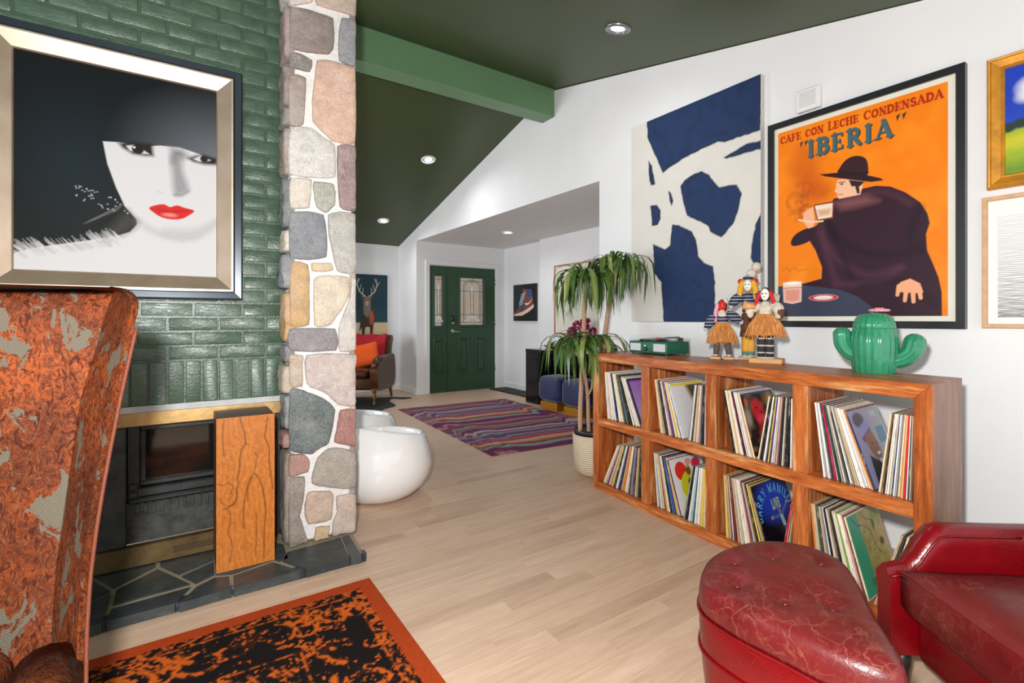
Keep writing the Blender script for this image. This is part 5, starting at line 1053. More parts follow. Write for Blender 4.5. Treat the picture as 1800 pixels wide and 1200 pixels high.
# ---- gilt framed landscape
GILT = mat('gilt_wood', C(206, 142, 46), 0.4, 0.35, var=0.2, scale=20, bump=0.2, bscale=60)
ws = Wallspace('X', 2.999, 0.647, 1.729); w_, h_ = 0.62, 0.573
gl = thing('gilt_landscape', 'gilt-framed painting of a green field under deep blue sky', 'painting', (0, 0, 0))
ring(ws, w_, h_, [(0, 0.0), (0, 0.03), (0.006, 0.038), (0.012, 0.036), (0.018, 0.04), (0.045, 0.028), (0.05, 0.03), (0.055, 0.024), (0.057, 0.015)], 'frame', GILT, gl)
slab(ws, 0.01, 0.01, w_ - 0.01, h_ - 0.01, 0.0, 0.012, 'backing', FRAME_BLACK, gl)
p = Paint(0.51, 0.463, 120, C(16, 58, 186)); p.grad(lambda u, v: np.clip(1 - v * 1.4, 0, 1), C(30, 80, 200))
for cx_, cy_, rx, ry in ((0.2, 0.78, 0.12, 0.1), (0.32, 0.86, 0.14, 0.12), (0.14, 0.7, 0.06, 0.05), (0.55, 0.8, 0.2, 0.1)): p.ell(cx_, cy_, rx, ry, C(232, 236, 244), 0.03)
p.poly([(-0.1, 0.42), (1.1, 0.42), (1.1, -0.1), (-0.1, -0.1)], C(150, 178, 34), 0.01); p.poly([(-0.1, 0.36), (0.5, 0.4), (1.1, 0.3), (1.1, 0.2), (-0.1, 0.24)], C(206, 202, 40), 0.04, 0.8)
for i in range(14): p.ell(0.02 + i * 0.075, 0.44 + 0.02 * math.sin(i * 1.7), 0.05, 0.045, C(36, 52, 40), 0.01)
p.poly([(-0.1, 0.1), (1.1, 0.14), (1.1, -0.1), (-0.1, -0.1)], C(96, 140, 30), 0.05, 0.8)
p.build('print', flat(ws, 0.055, 0.055, w_ - 0.055, h_ - 0.055, 0.0135), gl, rough=0.5, nscale=60, namt=0.15)

# ---- line print in a pale wood frame
ws = Wallspace('X', 2.999, 0.664, 1.119); w_, h_ = 0.5, 0.578
wp = thing('line_print', 'black line print on white paper in a pale wood frame', 'print', (0, 0, 0))
ring(ws, w_, h_, [(0, 0.0), (0, 0.026), (0.002, 0.028), (0.016, 0.028), (0.018, 0.02), (0.018, 0.01)], 'frame', mat('pale_frame_wood', C(206, 164, 122), 0.5, var=0.12, scale=30), wp)
slab(ws, 0.01, 0.01, w_ - 0.01, h_ - 0.01, 0.0, 0.012, 'mount', mat('white_mount', C(232, 232, 232), 0.6, var=0.01), wp)
p = Paint(0.4, 0.46, 170, C(232, 232, 231)); rl = random.Random(2)
for i in range(54):
    y_ = (i / 54.0) ** 1.15; y_ = y_ * 0.97 + 0.01; n_ = 14; ph_ = rl.random() * 6
    p.line([(q / n_, y_ + 0.004 * math.sin(q * 1.3 + ph_) + rl.uniform(-0.002, 0.002)) for q in range(n_ + 1)], 0.008 * (1 - y_) + 0.0025, C(60, 60, 62), 0.003, 0.85 - 0.4 * y_)
p.build('print', flat(ws, 0.05, 0.045, 0.45, 0.505, 0.0135), wp, rough=0.5)

# ---- deer painting on the far wall
ws = Wallspace('Y', 7.798, 2.075, 0.885); w_, h_ = 0.715, 0.975
de = thing('deer_canvas', 'canvas painting of a stag with antlers on a dark teal ground', 'painting', (0, 0, 0))
slab(ws, 0, 0, w_, h_, 0.0, 0.035, 'stretcher', FRAME_BLACK, de)
p = Paint(w_, h_, 110, C(18, 52, 62)); p.grad(lambda u, v: np.clip(1 - np.abs(v - 0.3) * 5, 0, 1), C(26, 70, 84), 0.7); p.poly([(-0.1, 0.22), (1.1, 0.22), (1.1, -0.1), (-0.1, -0.1)], C(206, 184, 146), 0.02)
p.grad(lambda u, v: np.clip(1 - v * 12, 0, 1), C(170, 140, 100), 0.7)
FURD = C(112, 82, 62)
p.poly([(0.36, 0.06), (0.40, 0.28), (0.42, 0.42), (0.50, 0.5), (0.60, 0.5), (0.68, 0.42), (0.72, 0.3), (0.68, 0.18), (0.66, 0.02), (0.6, 0.02), (0.6, 0.14), (0.5, 0.14), (0.48, 0.02), (0.42, 0.02), (0.42, 0.14)], C(60, 44, 36), 0.008, smooth=2); p.poly([(0.6, 0.18), (0.58, 0.36), (0.66, 0.42), (0.7, 0.3), (0.67, 0.2)], C(168, 84, 52), 0.02)
p.poly([(0.46, 0.36), (0.46, 0.6), (0.62, 0.6), (0.62, 0.36), (0.54, 0.3)], C(120, 112, 104), 0.015); p.ell(0.54, 0.57, 0.055, 0.075, C(134, 104, 80), 0.006); p.ell(0.54, 0.53, 0.028, 0.03, C(206, 190, 170), 0.006); p.ell(0.54, 0.525, 0.014, 0.01, C(30, 24, 22))
for s_ in (-1, 1):
    p.ell(0.54 + s_ * 0.09, 0.63, 0.04, 0.016, FURD, 0.004, rot=s_ * 0.4); p.ell(0.54 + s_ * 0.028, 0.58, 0.008, 0.006, C(20, 16, 16))
    p.line([(0.54 + s_ * 0.04, 0.64), (0.54 + s_ * 0.17, 0.72), (0.54 + s_ * 0.22, 0.82), (0.54 + s_ * 0.2, 0.93)], 0.022, C(196, 190, 176), 0.003, taper=0.5)
    for a_, b_ in (((0.1, 0.68), (0.09, 0.78)), ((0.17, 0.73), (0.13, 0.84)), ((0.21, 0.8), (0.28, 0.88)), ((0.215, 0.86), (0.16, 0.93))): p.line([(0.54 + s_ * a_[0], a_[1]), (0.54 + s_ * b_[0], b_[1])], 0.014, C(196, 190, 176), 0.003, taper=0.5)
p.build('print', flat(ws, 0, 0, w_, h_, 0.0356), de, rough=0.6)

# ---- sneaker picture
ws = Wallspace('X', 4.599, 6.7474, 1.1249); w_, h_ = [0.6158,0.5846]
sh = thing('sneaker_canvas', 'dark canvas picture of a high-top sneaker in the entry', 'picture', (0, 0, 0))
slab(ws, 0, 0, w_, h_, 0.0, 0.035, 'stretcher', FRAME_BLACK, sh)
p = Paint(w_, h_, 110, C(30, 34, 36)); p.poly([(0, 0), (0.18, 0), (0.4, 1), (0, 1)], C(44, 52, 54), 0.05)
p.poly([(0.042,0.218),(0.272,0.386),(0.346,0.538),(0.469,0.702),(0.402,0.84),(0.469,0.887),(0.617,0.856),(0.799,0.853),(0.858,0.686),(0.884,0.472),(0.768,0.386),(0.496,0.271),(0.158,0.193)], C(132, 74, 62), 0.006)
p.poly([(0.579,0.848),(0.799,0.853),(0.858,0.653),(0.633,0.645)], C(66, 84, 134), 0.01); p.poly([(0.329,0.538),(0.469,0.668),(0.524,0.499),(0.469,0.298),(0.272,0.233)], C(70, 78, 104), 0.01)
p.poly([(0.03,0.187),(0.158,0.193),(0.496,0.274),(0.768,0.386),(0.905,0.455),(0.91,0.363),(0.687,0.245),(0.396,0.144),(0.042,0.139)], C(226, 206, 186), 0.004)
p.poly([(0.507,0.482),(0.579,0.424),(0.703,0.454),(0.794,0.524),(0.842,0.614),(0.757,0.525),(0.649,0.485)], C(240, 214, 194), 0.003)
for i in range(6): p.line([(0.272,0.42),(0.43,0.484)] if i == 0 else [(0.25 + i * 0.025, 0.42 + i * 0.06), (0.42 + i * 0.025, 0.5 + i * 0.055)], 0.03, C(170, 186, 190), 0.004)
p.build('print', flat(ws, 0, 0, w_, h_, 0.0356), sh, rough=0.4)
MB().bbox(4.588, 6.04, 1.10, 4.60, 6.09, 1.2, 0.003).build('switch_plate', TRIM_WHITE)
tag(bpy.data.objects['switch_plate'], 'small white switch plate beside the sneaker picture', 'switch')

# ---- ink flower print
ws = Wallspace('X', 4.479, 5.5508, 0.9435); w_, h_ = 0.98, 0.977
bo = thing('ink_flower_print', 'thin-framed cream print with a smoky ink flower behind the plant', 'print', (0, 0, 0))
ring(ws, w_, h_, [(0, 0.0), (0, 0.024), (0.002, 0.026), (0.018, 0.026), (0.02, 0.018), (0.02, 0.01)], 'frame', mat('copper_frame', C(196, 140, 106), 0.4, 0.2, var=0.1), bo)
p = Paint(w_ - 0.04, h_ - 0.04, 110, C(222, 224, 208)); n1 = p.noise(10, 3) + 0.6 * p.noise(24, 8)
p.grad(lambda u, v: np.clip((n1 * 3.0 - 0.1) * np.clip(1.2 - np.sqrt(((u - 0.34) / 0.26) ** 2 + ((v - 0.5) / 0.3) ** 2), 0, 1), 0, 1), C(60, 62, 60), 0.85)
p.build('print', flat(ws, 0.02, 0.02, w_ - 0.02, h_ - 0.02, 0.012), bo, rough=0.5)
slab(ws, 0.01, 0.01, w_ - 0.01, h_ - 0.01, 0.0, 0.01, 'backing', FRAME_BLACK, bo)

# =================================================================== RUGS
OR_ = C(206, 96, 30); BK_ = C(26, 21, 21); RW, RHt = 1.9, 1.9
ru = thing('area_rug', 'distressed black and orange rug with rust border before the fireplace', 'rug', (0.702, 2.182, 0.0005))
MB().bbox(-RW, -RHt, 0, 0, 0, 0.009, 0.003).build('pile', mat('rust_pile', C(172, 66, 26), 0.95, var=0.1, scale=60, bump=0.5, bscale=200), ru)
p = Paint(RW, RHt, 420, BK_); rg_ = random.Random(31)
def curl(cx, cy, r, a0, turn, w, al=0.9):
    pts = []; n_ = 14
    for i in range(n_ + 1):
        q = i / n_; rr_ = r * (1 - 0.78 * q); a_ = a0 + turn * q * 4.6; pts.append((cx + rr_ * math.cos(a_), cy + rr_ * math.sin(a_)))
    p.line(pts, w, OR_, 0.002, al, taper=0.35)
def leafs(cx, cy, r, n_):
    for i in range(n_):
        a_ = 2 * math.pi * i / n_ + 0.4; p.ell(cx + r * 0.6 * math.cos(a_), cy + r * 0.6 * math.sin(a_), r * 0.42, r * 0.2, OR_, 0.002, 0.9, rot=a_)
    p.ell(cx, cy, r * 0.22, r * 0.22, OR_)
# rug plane: u=1, v=1 is the corner by the hearth
def bands(f):
    for k in range(9):
        q = 0.04 + k * 0.115; f(q, True); f(q, False)
def motif(q, top):
    for off, sz in ((0.115, 0.045),):
        c_ = (1 - q - 0.06, 1 - off) if top else (1 - off, 1 - q - 0.06)
        curl(c_[0], c_[1], sz, rg_.uniform(0, 6), 1 if rg_.random() < 0.5 else -1, 0.012); curl(c_[0] + 0.045, c_[1] - 0.01, sz * 0.7, rg_.uniform(0, 6), -1, 0.009); leafs(c_[0] - 0.04, c_[1] + 0.02, 0.03, 6)
bands(motif)
for e_, w_ in ((0.055, 0.004), (0.185, 0.004), (0.245, 0.003)):
    p.line([(0, 1 - e_), (1 - e_, 1 - e_), (1 - e_, 0)], w_, OR_, 0.001, 0.8)
for k in range(26):
    q = 0.03 + k * 0.036
    for c_ in ((1 - q, 1 - 0.042), (1 - 0.042, 1 - q), (1 - q - 0.2, 1 - 0.215), (1 - 0.215, 1 - q - 0.2)):
        if c_[0] > 0 and c_[1] > 0: leafs(c_[0], c_[1], 0.014, 4)
for k in range(90):
    cx_, cy_ = rg_.uniform(0, 0.74), rg_.uniform(0, 0.74); curl(cx_, cy_, rg_.uniform(0.03, 0.08), rg_.uniform(0, 6), rg_.choice((-1, 1)), rg_.uniform(0.012, 0.026))
    if k % 3 == 0: leafs(cx_, cy_, rg_.uniform(0.03, 0.06), rg_.choice((5, 6, 8)))
# wear: fine speckle of both colours, more orange near the short side and the field
ed_ = np.minimum(1 - p.U, 1 - p.V); w1 = p.noise(200, 3) + 0.8 * p.noise(90, 5); w2 = p.noise(12, 7) + 0.5 * p.noise(30, 2)
more = np.clip((w1 * 1.6 + w2 * 1.0 + 0.10 * (1 - p.U < 0.11) + 0.10 * (ed_ > 0.25) - 0.42) * 4, 0, 1); less = np.clip((-w1 * 1.6 - w2 * 0.9 - 0.26) * 5, 0, 1)
p._blend(more, OR_, 0.9); p._blend(less, BK_, 0.95)
w3 = p.noise(300, 9); p._blend(((ed_ + 0.006 * w3) < 0.032).astype(float), C(172, 66, 26)); p._blend(np.clip(w3 + 0.2, 0, 1), BK_, 0.25)
p.build('pattern', Flat((-RW, -RHt, 0.0094), (RW - 0.003, 0, 0), (0, RHt - 0.003, 0)), ru, rough=0.95, spec=0.1, nscale=400, namt=0.25)

t = newmat('striped_rug_pile', 0.95, 0, 0.1); tc = t.add('ShaderNodeTexCoord'); sp_ = t.add('ShaderNodeSeparateXYZ'); t.link(tc.outputs['Object'], sp_.inputs[0]); v = tc.outputs['Object']
wv = t.add('ShaderNodeMapping'); t.link(v, wv.inputs[0]); wv.inputs['Scale'].default_value = (1.6, 0.9, 1)
nA = t.noise(wv.outputs[0], 1.7, 3, 0.5, 0.3)
# waves are strong near the two long edges and calm between them
xm = t.math('ABSOLUTE', t.math('SUBTRACT', sp_.outputs[0], 0.85)); st = t.math('MULTIPLY', t.math('MAXIMUM', t.math('SUBTRACT', xm, 0.34), 0.0), 2.6)
y2 = t.math('ADD', sp_.outputs[1], t.math('MULTIPLY', t.math('SUBTRACT', nA, 0.5), t.math('ADD', st, 0.12)))
fr_ = t.math('FRACT', t.math('MULTIPLY', y2, 0.78))
cols = [(120, 50, 88), (64, 53, 78), (149, 79, 104), (99, 163, 154), (111, 52, 77), (167, 83, 56), (154, 147, 104), (202, 133, 142), (118, 48, 68), (166, 96, 96), (76, 70, 85), (154, 121, 138), (99, 56, 89), (69, 84, 121), (145, 135, 120), (94, 51, 81), (182, 160, 169), (120, 57, 85), (71, 57, 71), (152, 102, 120), (107, 66, 87), (153, 136, 97), (64, 78, 111), (138, 58, 84), (94, 69, 86), (177, 122, 130), (111, 52, 81)]
t.base(t.ramp(fr_, [(i / len(cols), C(*c)) for i, c in enumerate(cols)])); t.bump(t.noise(v, 220, 2), 0.5, 0.004)
o = MB().prism([(0, 0), (1.62, -0.02), (1.58, 2.51), (0.0, 2.49)], 0, 0.009).build('striped_rug', t.m); o.location = (2.187, 3.555, 0.0005); o.rotation_euler = (0, 0, R(-2.9))
tag(o, 'multicoloured rug of wavy purple and pink stripes in the hall', 'rug')

HIDE = mat('black_hide', C(26, 30, 28), 0.75, var=0.3, scale=20, bump=0.6, bscale=220)
pl = [(p_.x, p_.y) for p_ in smooth_path([(q[0], q[1], 0) for q in [(2.83, 6.84), (2.66, 6.80), (2.56, 6.93), (2.44, 6.70), (2.40, 6.36), (2.28, 6.24), (2.16, 6.16), (2.04, 5.86), (1.90, 5.78), (1.72, 5.80), (1.62, 6.1), (1.4, 6.3), (1.3, 6.7), (1.5, 7.0), (1.72, 7.28), (2.0, 7.32), (2.22, 7.3), (2.44, 7.1), (2.6, 7.04), (2.72, 6.95)]], 4, True)]
tag(MB().prism(pl, 0.0005, 0.007).build('hide_rug', HIDE), 'black animal hide rug under the brown leather armchair', 'rug')
dm = thing('door_mat', 'narrow black ribbed mat on the floor beside the front door', 'mat', (0, 0, 0))
MB().bbox(4.235, 5.93, 0.0005, 4.575, 6.98, 0.012, 0.004).build('mat_base', mat('black_rubber', C(26, 28, 28), 0.6, var=0.1), dm)
for i in range(3): MB().bbox(4.265, 5.97 + i * 0.335, 0.012, 4.545, 6.27 + i * 0.335, 0.016, 0.002).build('mat_panel', mat('black_ribbing', C(38, 42, 40), 0.7, var=0.2, scale=90), dm)

# =================================================================== BY THE FIREPLACE
t = newmat('figured_teak', 0.32, 0, 0.45); v = t.coord('Object', scale=(8, 8, 1.5)); n1 = t.noise(v, 1.5, 5, 0.6, 2.2); n2 = t.noise(v, 6, 4, 0.6, 1.0)
rg = t.math('FRACT', t.math('MULTIPLY', n1, 9.0)); c1 = t.ramp(n1, [(0.3, C(168, 96, 38)), (0.6, C(206, 132, 60))])
c1 = t.mix(t.ramp(rg, [(0.0, (0.55,) * 3 + (1,)), (0.10, (0, 0, 0, 1)), (1, (0.0, 0.0, 0.0, 1))]), c1, C(82, 46, 20)); t.base(t.mix(t.ramp(n2, [(0.5, (0, 0, 0, 1)), (0.7, (0.25,) * 3 + (1,))]), c1, C(150, 84, 34)))
TEAK = t.m
wb = thing('wooden_plinth', 'tall narrow box with figured teak front standing on the slate hearth', 'box', (0.134, 2.527, HZ + 0.002), R(-0.3))
MB().bbox(0, 0.002, 0, 0.233, 0.235, 0.678, 0.002).build('body', mat('dark_walnut', C(88, 58, 38), 0.5, var=0.15, scale=30), wb)
MB().bbox(0.0, -0.003, 0, 0.233, 0.002, 0.678, 0.001).build('front_board', TEAK, wb)
p = Paint(0.233, 0.678, 110, C(188, 112, 46)); nw = p.noise(5, 2); ny = p.noise(22, 8)
fl_ = np.sin((p.U + 0.10 * nw + 0.05 * np.sin(p.V * 7)) * 60 + 6 * nw) * 0.5 + 0.5; p._blend(fl_ * 0.55, C(160, 88, 32)); p._blend(np.clip(ny * 1.4, 0, 1), C(208, 136, 66), 0.6)
VE = [[(0.401,0.993),(0.426,0.938),(0.47,0.886),(0.486,0.821),(0.426,0.788),(0.393,0.73),(0.382,0.641),(0.349,0.593),(0.37,0.562),(0.336,0.524),(0.341,0.474),(0.284,0.428),(0.129,0.406)],[(0.486,0.821),(0.53,0.812)],[(0.46,0.258),(0.452,0.358),(0.486,0.476),(0.543,0.553),(0.607,0.594),(0.641,0.61),(0.724,0.573),(0.788,0.498),(0.822,0.415),(0.84,0.333),(0.817,0.233),(0.806,0.031)],[(0.641,0.61),(0.659,0.667),(0.693,0.716),(0.651,0.748)],[(0.866,0.977),(0.848,0.902),(0.817,0.852),(0.866,0.809),(0.904,0.757),(0.904,0.665),(0.935,0.571),(0.969,0.488)],[(0.233,0.569),(0.284,0.542),(0.245,0.519),(0.271,0.488),(0.207,0.472)],[(0.026,0.58),(0.129,0.565),(0.207,0.581)],[(0.052,0.481),(0.129,0.437),(0.233,0.426),(0.31,0.446)],[(0.222,0.392),(0.233,0.312),(0.194,0.246),(0.258,0.172),(0.227,0.056)],[(0.129,0.988),(0.103,0.871),(0.129,0.752)],[(0.672,0.344),(0.677,0.192),(0.659,0.062)],[(0.581,0.591),(0.53,0.513),(0.517,0.434)]]
for i_, L_ in enumerate(VE): p.line([(q.x, q.y) for q in smooth_path([(a_, b_, 0) for a_, b_ in L_], 4)], 0.022 if i_ in (0, 2, 4) else 0.014, C(74, 42, 18), 0.012, 0.8)
for i_ in range(26):
    yy = 0.28 + 0.022 * i_; xx = 0.2 + 0.08 * math.sin(i_ * 1.9); p.line([(xx - 0.03, yy), (xx, yy + 0.012), (xx + 0.04, yy - 0.004)], 0.01, C(96, 54, 22), 0.01, 0.55)
p.build('front_veneer', Flat((0, -0.0036, 0), (0.233, 0, 0), (0, 0, 0.678)), wb, rough=0.35)

# high wing chair in orange brocade
def brocade():
    t = newmat('orange_brocade', 0.7, 0, 0.15); v = t.coord('Object'); mp = t.add('ShaderNodeMapping'); t.link(v, mp.inputs[0]); mp.inputs['Scale'].default_value = (1.0, 1.0, 0.62)
    n1 = t.noise(mp.outputs[0], 17, 4, 0.6, 0.7); n2 = t.noise(mp.outputs[0], 44, 3, 0.55, 2.4); n3 = t.noise(v, 6, 4, 0.65, 0.4); n4 = t.noise(v, 260, 2); n5 = t.noise(mp.outputs[0], 90, 4, 0.7, 1.0)
    base = t.ramp(n3, [(0.3, C(72, 30, 12)), (0.5, C(106, 46, 16)), (0.68, C(132, 60, 21))])
    base = t.mix(t.ramp(n5, [(0.44, (0.75,) * 3 + (1,)), (0.56, (0, 0, 0, 1))]), base, C(60, 25, 12))
    base = t.mix(t.ramp(n2, [(0.36, (0.95,) * 3 + (1,)), (0.44, (0, 0, 0, 1))]), base, C(54, 19, 9))
    wv = t.add('ShaderNodeTexWave', wave_type='BANDS', bands_direction='DIAGONAL'); wv.inputs['Scale'].default_value = 120; t.link(v, wv.inputs[0])
    motif = t.mix(wv.outputs['Fac'], C(64, 58, 49), C(102, 95, 81))
    edge = t.ramp(n2, [(0.50, (0, 0, 0, 1)), (0.515, (0.8,) * 3 + (1,)), (0.53, (0, 0, 0, 1))])
    col = t.mix(edge, base, C(112, 84, 60)); msk = t.ramp(t.math('ADD', n1, t.math('MULTIPLY', t.math('SUBTRACT', n5, 0.5), 0.12)), [(0.585, (0, 0, 0, 1)), (0.6, (1, 1, 1, 1))])
    t.base(t.mix(msk, col, motif)); t.bump(t.math('ADD', n2, t.math('MULTIPLY', n4, 0.4)), 0.35, 0.004)
    return t.m
BROC = brocade()
wc = thing('wing_chair', 'tall wing chair in orange and grey brocade facing away from the fireplace', 'chair', (-0.60, 1.2, 0))
WX, WY = -0.60, 1.2
EDGE = [(0.4483,0.04,0.3566),(0.4434,0.08,0.4427),(0.4414,0.11,0.5285),(0.4444,0.13,0.6222),(0.4523,0.14,0.7102),(0.4631,0.15,0.7999),(0.4744,0.16,0.8801),(0.4916,0.16,0.9881),(0.5084,0.17,1.0851),(0.5218,0.18,1.16),(0.5284,0.19,1.1958)]
SEAM = [(0.3719,0.22,0.2657),(0.3705,0.24,0.3749),(0.3692,0.26,0.4877),(0.3732,0.27,0.6069),(0.3892,0.29,0.7741),(0.4115,0.3,0.9766),(0.4397,0.32,1.1061),(0.464,0.33,1.2012)]
def ip(tab, z, k):
    tab = sorted(tab, key=lambda q: q[2])
    if z <= tab[0][2]: return tab[0][k]
    for a, b in zip(tab, tab[1:]):
        if z <= b[2]:
            f_ = (z - a[2]) / max(1e-9, b[2] - a[2]); return a[k] + (b[k] - a[k]) * f_
    return tab[-1][k]
rows = []; zs = [0.30 + 0.865 * i / 26 for i in range(27)] + [1.182, 1.196, 1.207, 1.215, 1.2195, 1.221]
for z in zs:
    ex, ey = ip(EDGE, z, 0), ip(EDGE, z, 1); sx, sy = ip(SEAM, z, 0), ip(SEAM, z, 1)
    q = max(0.0, (z - 1.165) / 0.056); rd = 1 - math.sqrt(max(0.0, 1 - min(1, q) ** 2)); th = 0.085 * (1 - 0.92 * rd); ins = 0.05 * rd
    ex -= ins
    half = [(0.0, 0.345 + 0.02), (sx * 0.45, 0.345 + 0.012), (sx * 0.8, sy + 0.012), (sx, sy - 0.004), (sx + (ex - sx) * 0.3, sy + (ey - sy) * 0.42), (sx + (ex - sx) * 0.7, sy + (ey - sy) * 0.8), (ex - 0.012, ey + 0.004), (ex, ey + 0.018)]
    bowl = [(x_, y_ + (0.085 - th) * 0.5) for x_, y_ in half]
    backs = [(ex - 0.004, ey + 0.018 + th * 0.5), (sx + (ex - sx) * 0.6, sy + (ey - sy) * 0.55 + th + 0.02), (sx * 0.9, 0.36 + th), (sx * 0.45, 0.375 + th), (0, 0.38 + th)]
    right = bowl + backs; loop = right + [(-x_, y_) for x_, y_ in reversed(right[1:-1])]
    rows.append([(x_, y_, z + (0.012 * (abs(x_) / 0.5) ** 2 if z > 1.1 else 0)) for x_, y_ in loop])
mb = MB(); mb.grid(rows, True, True); n_ = len(rows[0]); o_ = len(mb.v)
mb.f.append(tuple(range(o_ - n_, o_))); mb.sm.append(True); mb.f.append(tuple(range(n_ - 1, -1, -1))); mb.sm.append(False)
mb.build('back_and_wings', BROC, wc)
for s_ in (-1, 1):
    MB().tube([(s_ * (ip(EDGE, z, 0) + 0.002), ip(EDGE, z, 1) + 0.012, z) for z in [0.3 + 0.03 * i for i in range(29)]], 0.004, 8).build('piping', mat('rust_piping', C(92, 38, 12), 0.7, var=0.15, scale=120, bump=0.4, bscale=300), wc)
    MB().bbox(0.33 if s_ > 0 else -0.43, -0.32, 0.16, 0.43 if s_ > 0 else -0.33, 0.12, 0.45, 0.03, seg=3).build('arm', BROC, wc)
    MB().tube([(s_ * 0.375, -0.33, 0.44), (s_ * 0.375, -0.1, 0.445), (s_ * 0.385, 0.14, 0.45)], 0.06, 16).build('arm_roll', BROC, wc)
    for y_ in (-0.27, 0.3): MB().tube([(s_ * 0.34, y_, 0.17), (s_ * 0.34, y_ + (0.02 if y_ > 0 else -0.01), 0.012)], [0.026, 0.016], 10).build('leg', mat('dark_chair_leg', C(50, 32, 22), 0.4, var=0.1), wc)
MB().bbox(-0.33, -0.3, 0.16, 0.33, 0.33, 0.36, 0.02, seg=2).build('seat_rail', BROC, wc)
MB().bbox(-0.32, -0.33, 0.362, 0.32, 0.24, 0.50, 0.05, seg=4).build('seat_cushion', BROC, wc)

# =================================================================== RED LEATHER SEATS
def leather(name, c, dk, worn, wear=0.5):
    t = newmat(name, 0.32, 0, 0.45); v = t.coord('Object'); n1 = t.noise(v, 7, 5, 0.6, 0.5)
    g = t.ramp(n1, [(0.3, dk), (0.65, c)])
    vo = t.add('ShaderNodeTexVoronoi', feature='DISTANCE_TO_EDGE'); vo.inputs['Scale'].default_value = 8
    ds = t.add('ShaderNodeVectorMath', operation='ADD'); t.link(v, ds.inputs[0]); nn = t.add('ShaderNodeTexNoise'); nn.inputs['Scale'].default_value = 9; nn.inputs['Detail'].default_value = 4; t.link(v, nn.inputs['Vector'])
    s2 = t.add('ShaderNodeVectorMath', operation='SCALE'); s2.inputs['Scale'].default_value = 0.16; t.link(nn.outputs['Color'], s2.inputs[0]); t.link(s2.outputs[0], ds.inputs[1]); t.link(ds.outputs[0], vo.inputs['Vector'])
    crack = t.ramp(vo.outputs['Distance'], [(0.0, (0.8,) * 3 + (1,)), (0.006, (0.35,) * 3 + (1,)), (0.022, (0, 0, 0, 1))])
    patch = t.ramp(t.noise(v, 4.5, 3, 0.6, 0.6), [(0.40, (0, 0, 0, 1)), (0.58, (1, 1, 1, 1))]); sc2 = t.ramp(t.noise(v, 40, 5, 0.75, 0.8), [(0.5, (0, 0, 0, 1)), (0.72, (0.6,) * 3 + (1,))])
    m_ = t.math('MULTIPLY', t.math('MAXIMUM', crack, sc2), patch); m_ = t.math('MULTIPLY', m_, wear, True)
    t.base(t.mix(m_, g, worn)); t.bump(t.math('SUBTRACT', t.noise(v, 150, 3), t.math('MULTIPLY', crack, 0.5)), 0.22, 0.003)
    t.link(t.ramp(m_, [(0, (0.34 if wear > 0.3 else 0.26,) * 3 + (1,)), (1, (0.6,) * 3 + (1,))]), t.b.inputs['Roughness'])
    return t.m
RLEA = leather('worn_red_leather', C(104, 26, 27), C(84, 17, 19), C(150, 88, 74), 0.75); RLEA_N = leather('red_leather', C(120, 4, 14), C(98, 3, 9), C(150, 60, 50), 0.08)
DKLEG = mat('ebonised_leg', C(30, 22, 20), 0.35, var=0.1)
om = thing('leather_ottoman', 'worn red leather ottoman with a buttoned half-round cushion', 'ottoman', (1.43, 0.67, 0))
OUT = smooth_path([(x_ - 1.43, y_ - 0.67, 0) for x_, y_ in [(1.195, 0.62), (1.188, 0.74), (1.21, 0.85), (1.30, 0.918), (1.42, 0.948), (1.54, 0.942), (1.645, 0.905), (1.705, 0.835), (1.718, 0.76), (1.68, 0.68), (1.56, 0.59), (1.45, 0.518), (1.37, 0.458), (1.30, 0.408), (1.25, 0.395), (1.215, 0.45), (1.20, 0.53)]], 5, True)
cen = Vector((0.0, 0.03, 0))
BTN = [Vector((x_, y_, 0)) - Vector((1.43, 0.67, 0)) for x_, y_ in [(1.3959,0.867),(1.5228,0.8212),(1.6079,0.7203),(1.2828,0.79),(1.3784,0.5906),(1.3074,0.6723)]]
def om_row(k, z, dimple=False):
    r_ = []
    for p_ in OUT:
        q = cen + (p_ - cen) * k; zz = z
        if dimple:
            for b_ in BTN:
                d2 = (q - b_).length; zz -= 0.016 * math.exp(-(d2 / 0.028) ** 2) + 0.006 * math.exp(-(d2 / 0.07) ** 2)
            zz += 0.004 * noise.noise(Vector((q.x * 12, q.y * 12, 0)))
        r_.append((q.x, q.y, zz))
    return r_
mb = MB(); mb.grid([om_row(0.93, 0.335), om_row(0.99, 0.338), om_row(1.0, 0.35), om_row(0.998, 0.375), om_row(0.985, 0.398), om_row(0.955, 0.417)] + [om_row(0.955 - 0.0825 * i, 0.418 + 0.022 * math.sin(math.pi / 2 * min(1, (i + 1) / 8.0)), True) for i in range(1, 12)], True, True)
n_ = len(OUT); mb.f.append(tuple(range(len(mb.v) - n_, len(mb.v)))); mb.sm.append(True); mb.f.append(tuple(range(n_ - 1, -1, -1))); mb.sm.append(True)
mb.build('cushion', RLEA, om)
mb = MB(); mb.grid([om_row(0.86, 0.10), om_row(0.93, 0.105), om_row(0.955, 0.16), om_row(0.985, 0.24), om_row(0.995, 0.30), om_row(0.985, 0.33), om_row(0.9, 0.334)], True, True)
mb.f.append(tuple(range(len(mb.v) - n_, len(mb.v)))); mb.sm.append(False); mb.f.append(tuple(range(n_ - 1, -1, -1))); mb.sm.append(False)
mb.build('base', RLEA_N, om)
for k_, z_ in ((1.004, 0.336), (0.992, 0.232)):
    MB().tube([(q[0], q[1], q[2]) for q in om_row(k_, z_)] + [om_row(k_, z_)[0]], 0.0045, 6, cap=False).build('piping', RLEA_N, om)
for b_ in BTN:
    q = b_; zz = 0.44 - 0.02; MB().sphere((q.x, q.y, zz - 0.001), (0.008, 0.008, 0.005), 12, 8).build('button', RLEA, om)
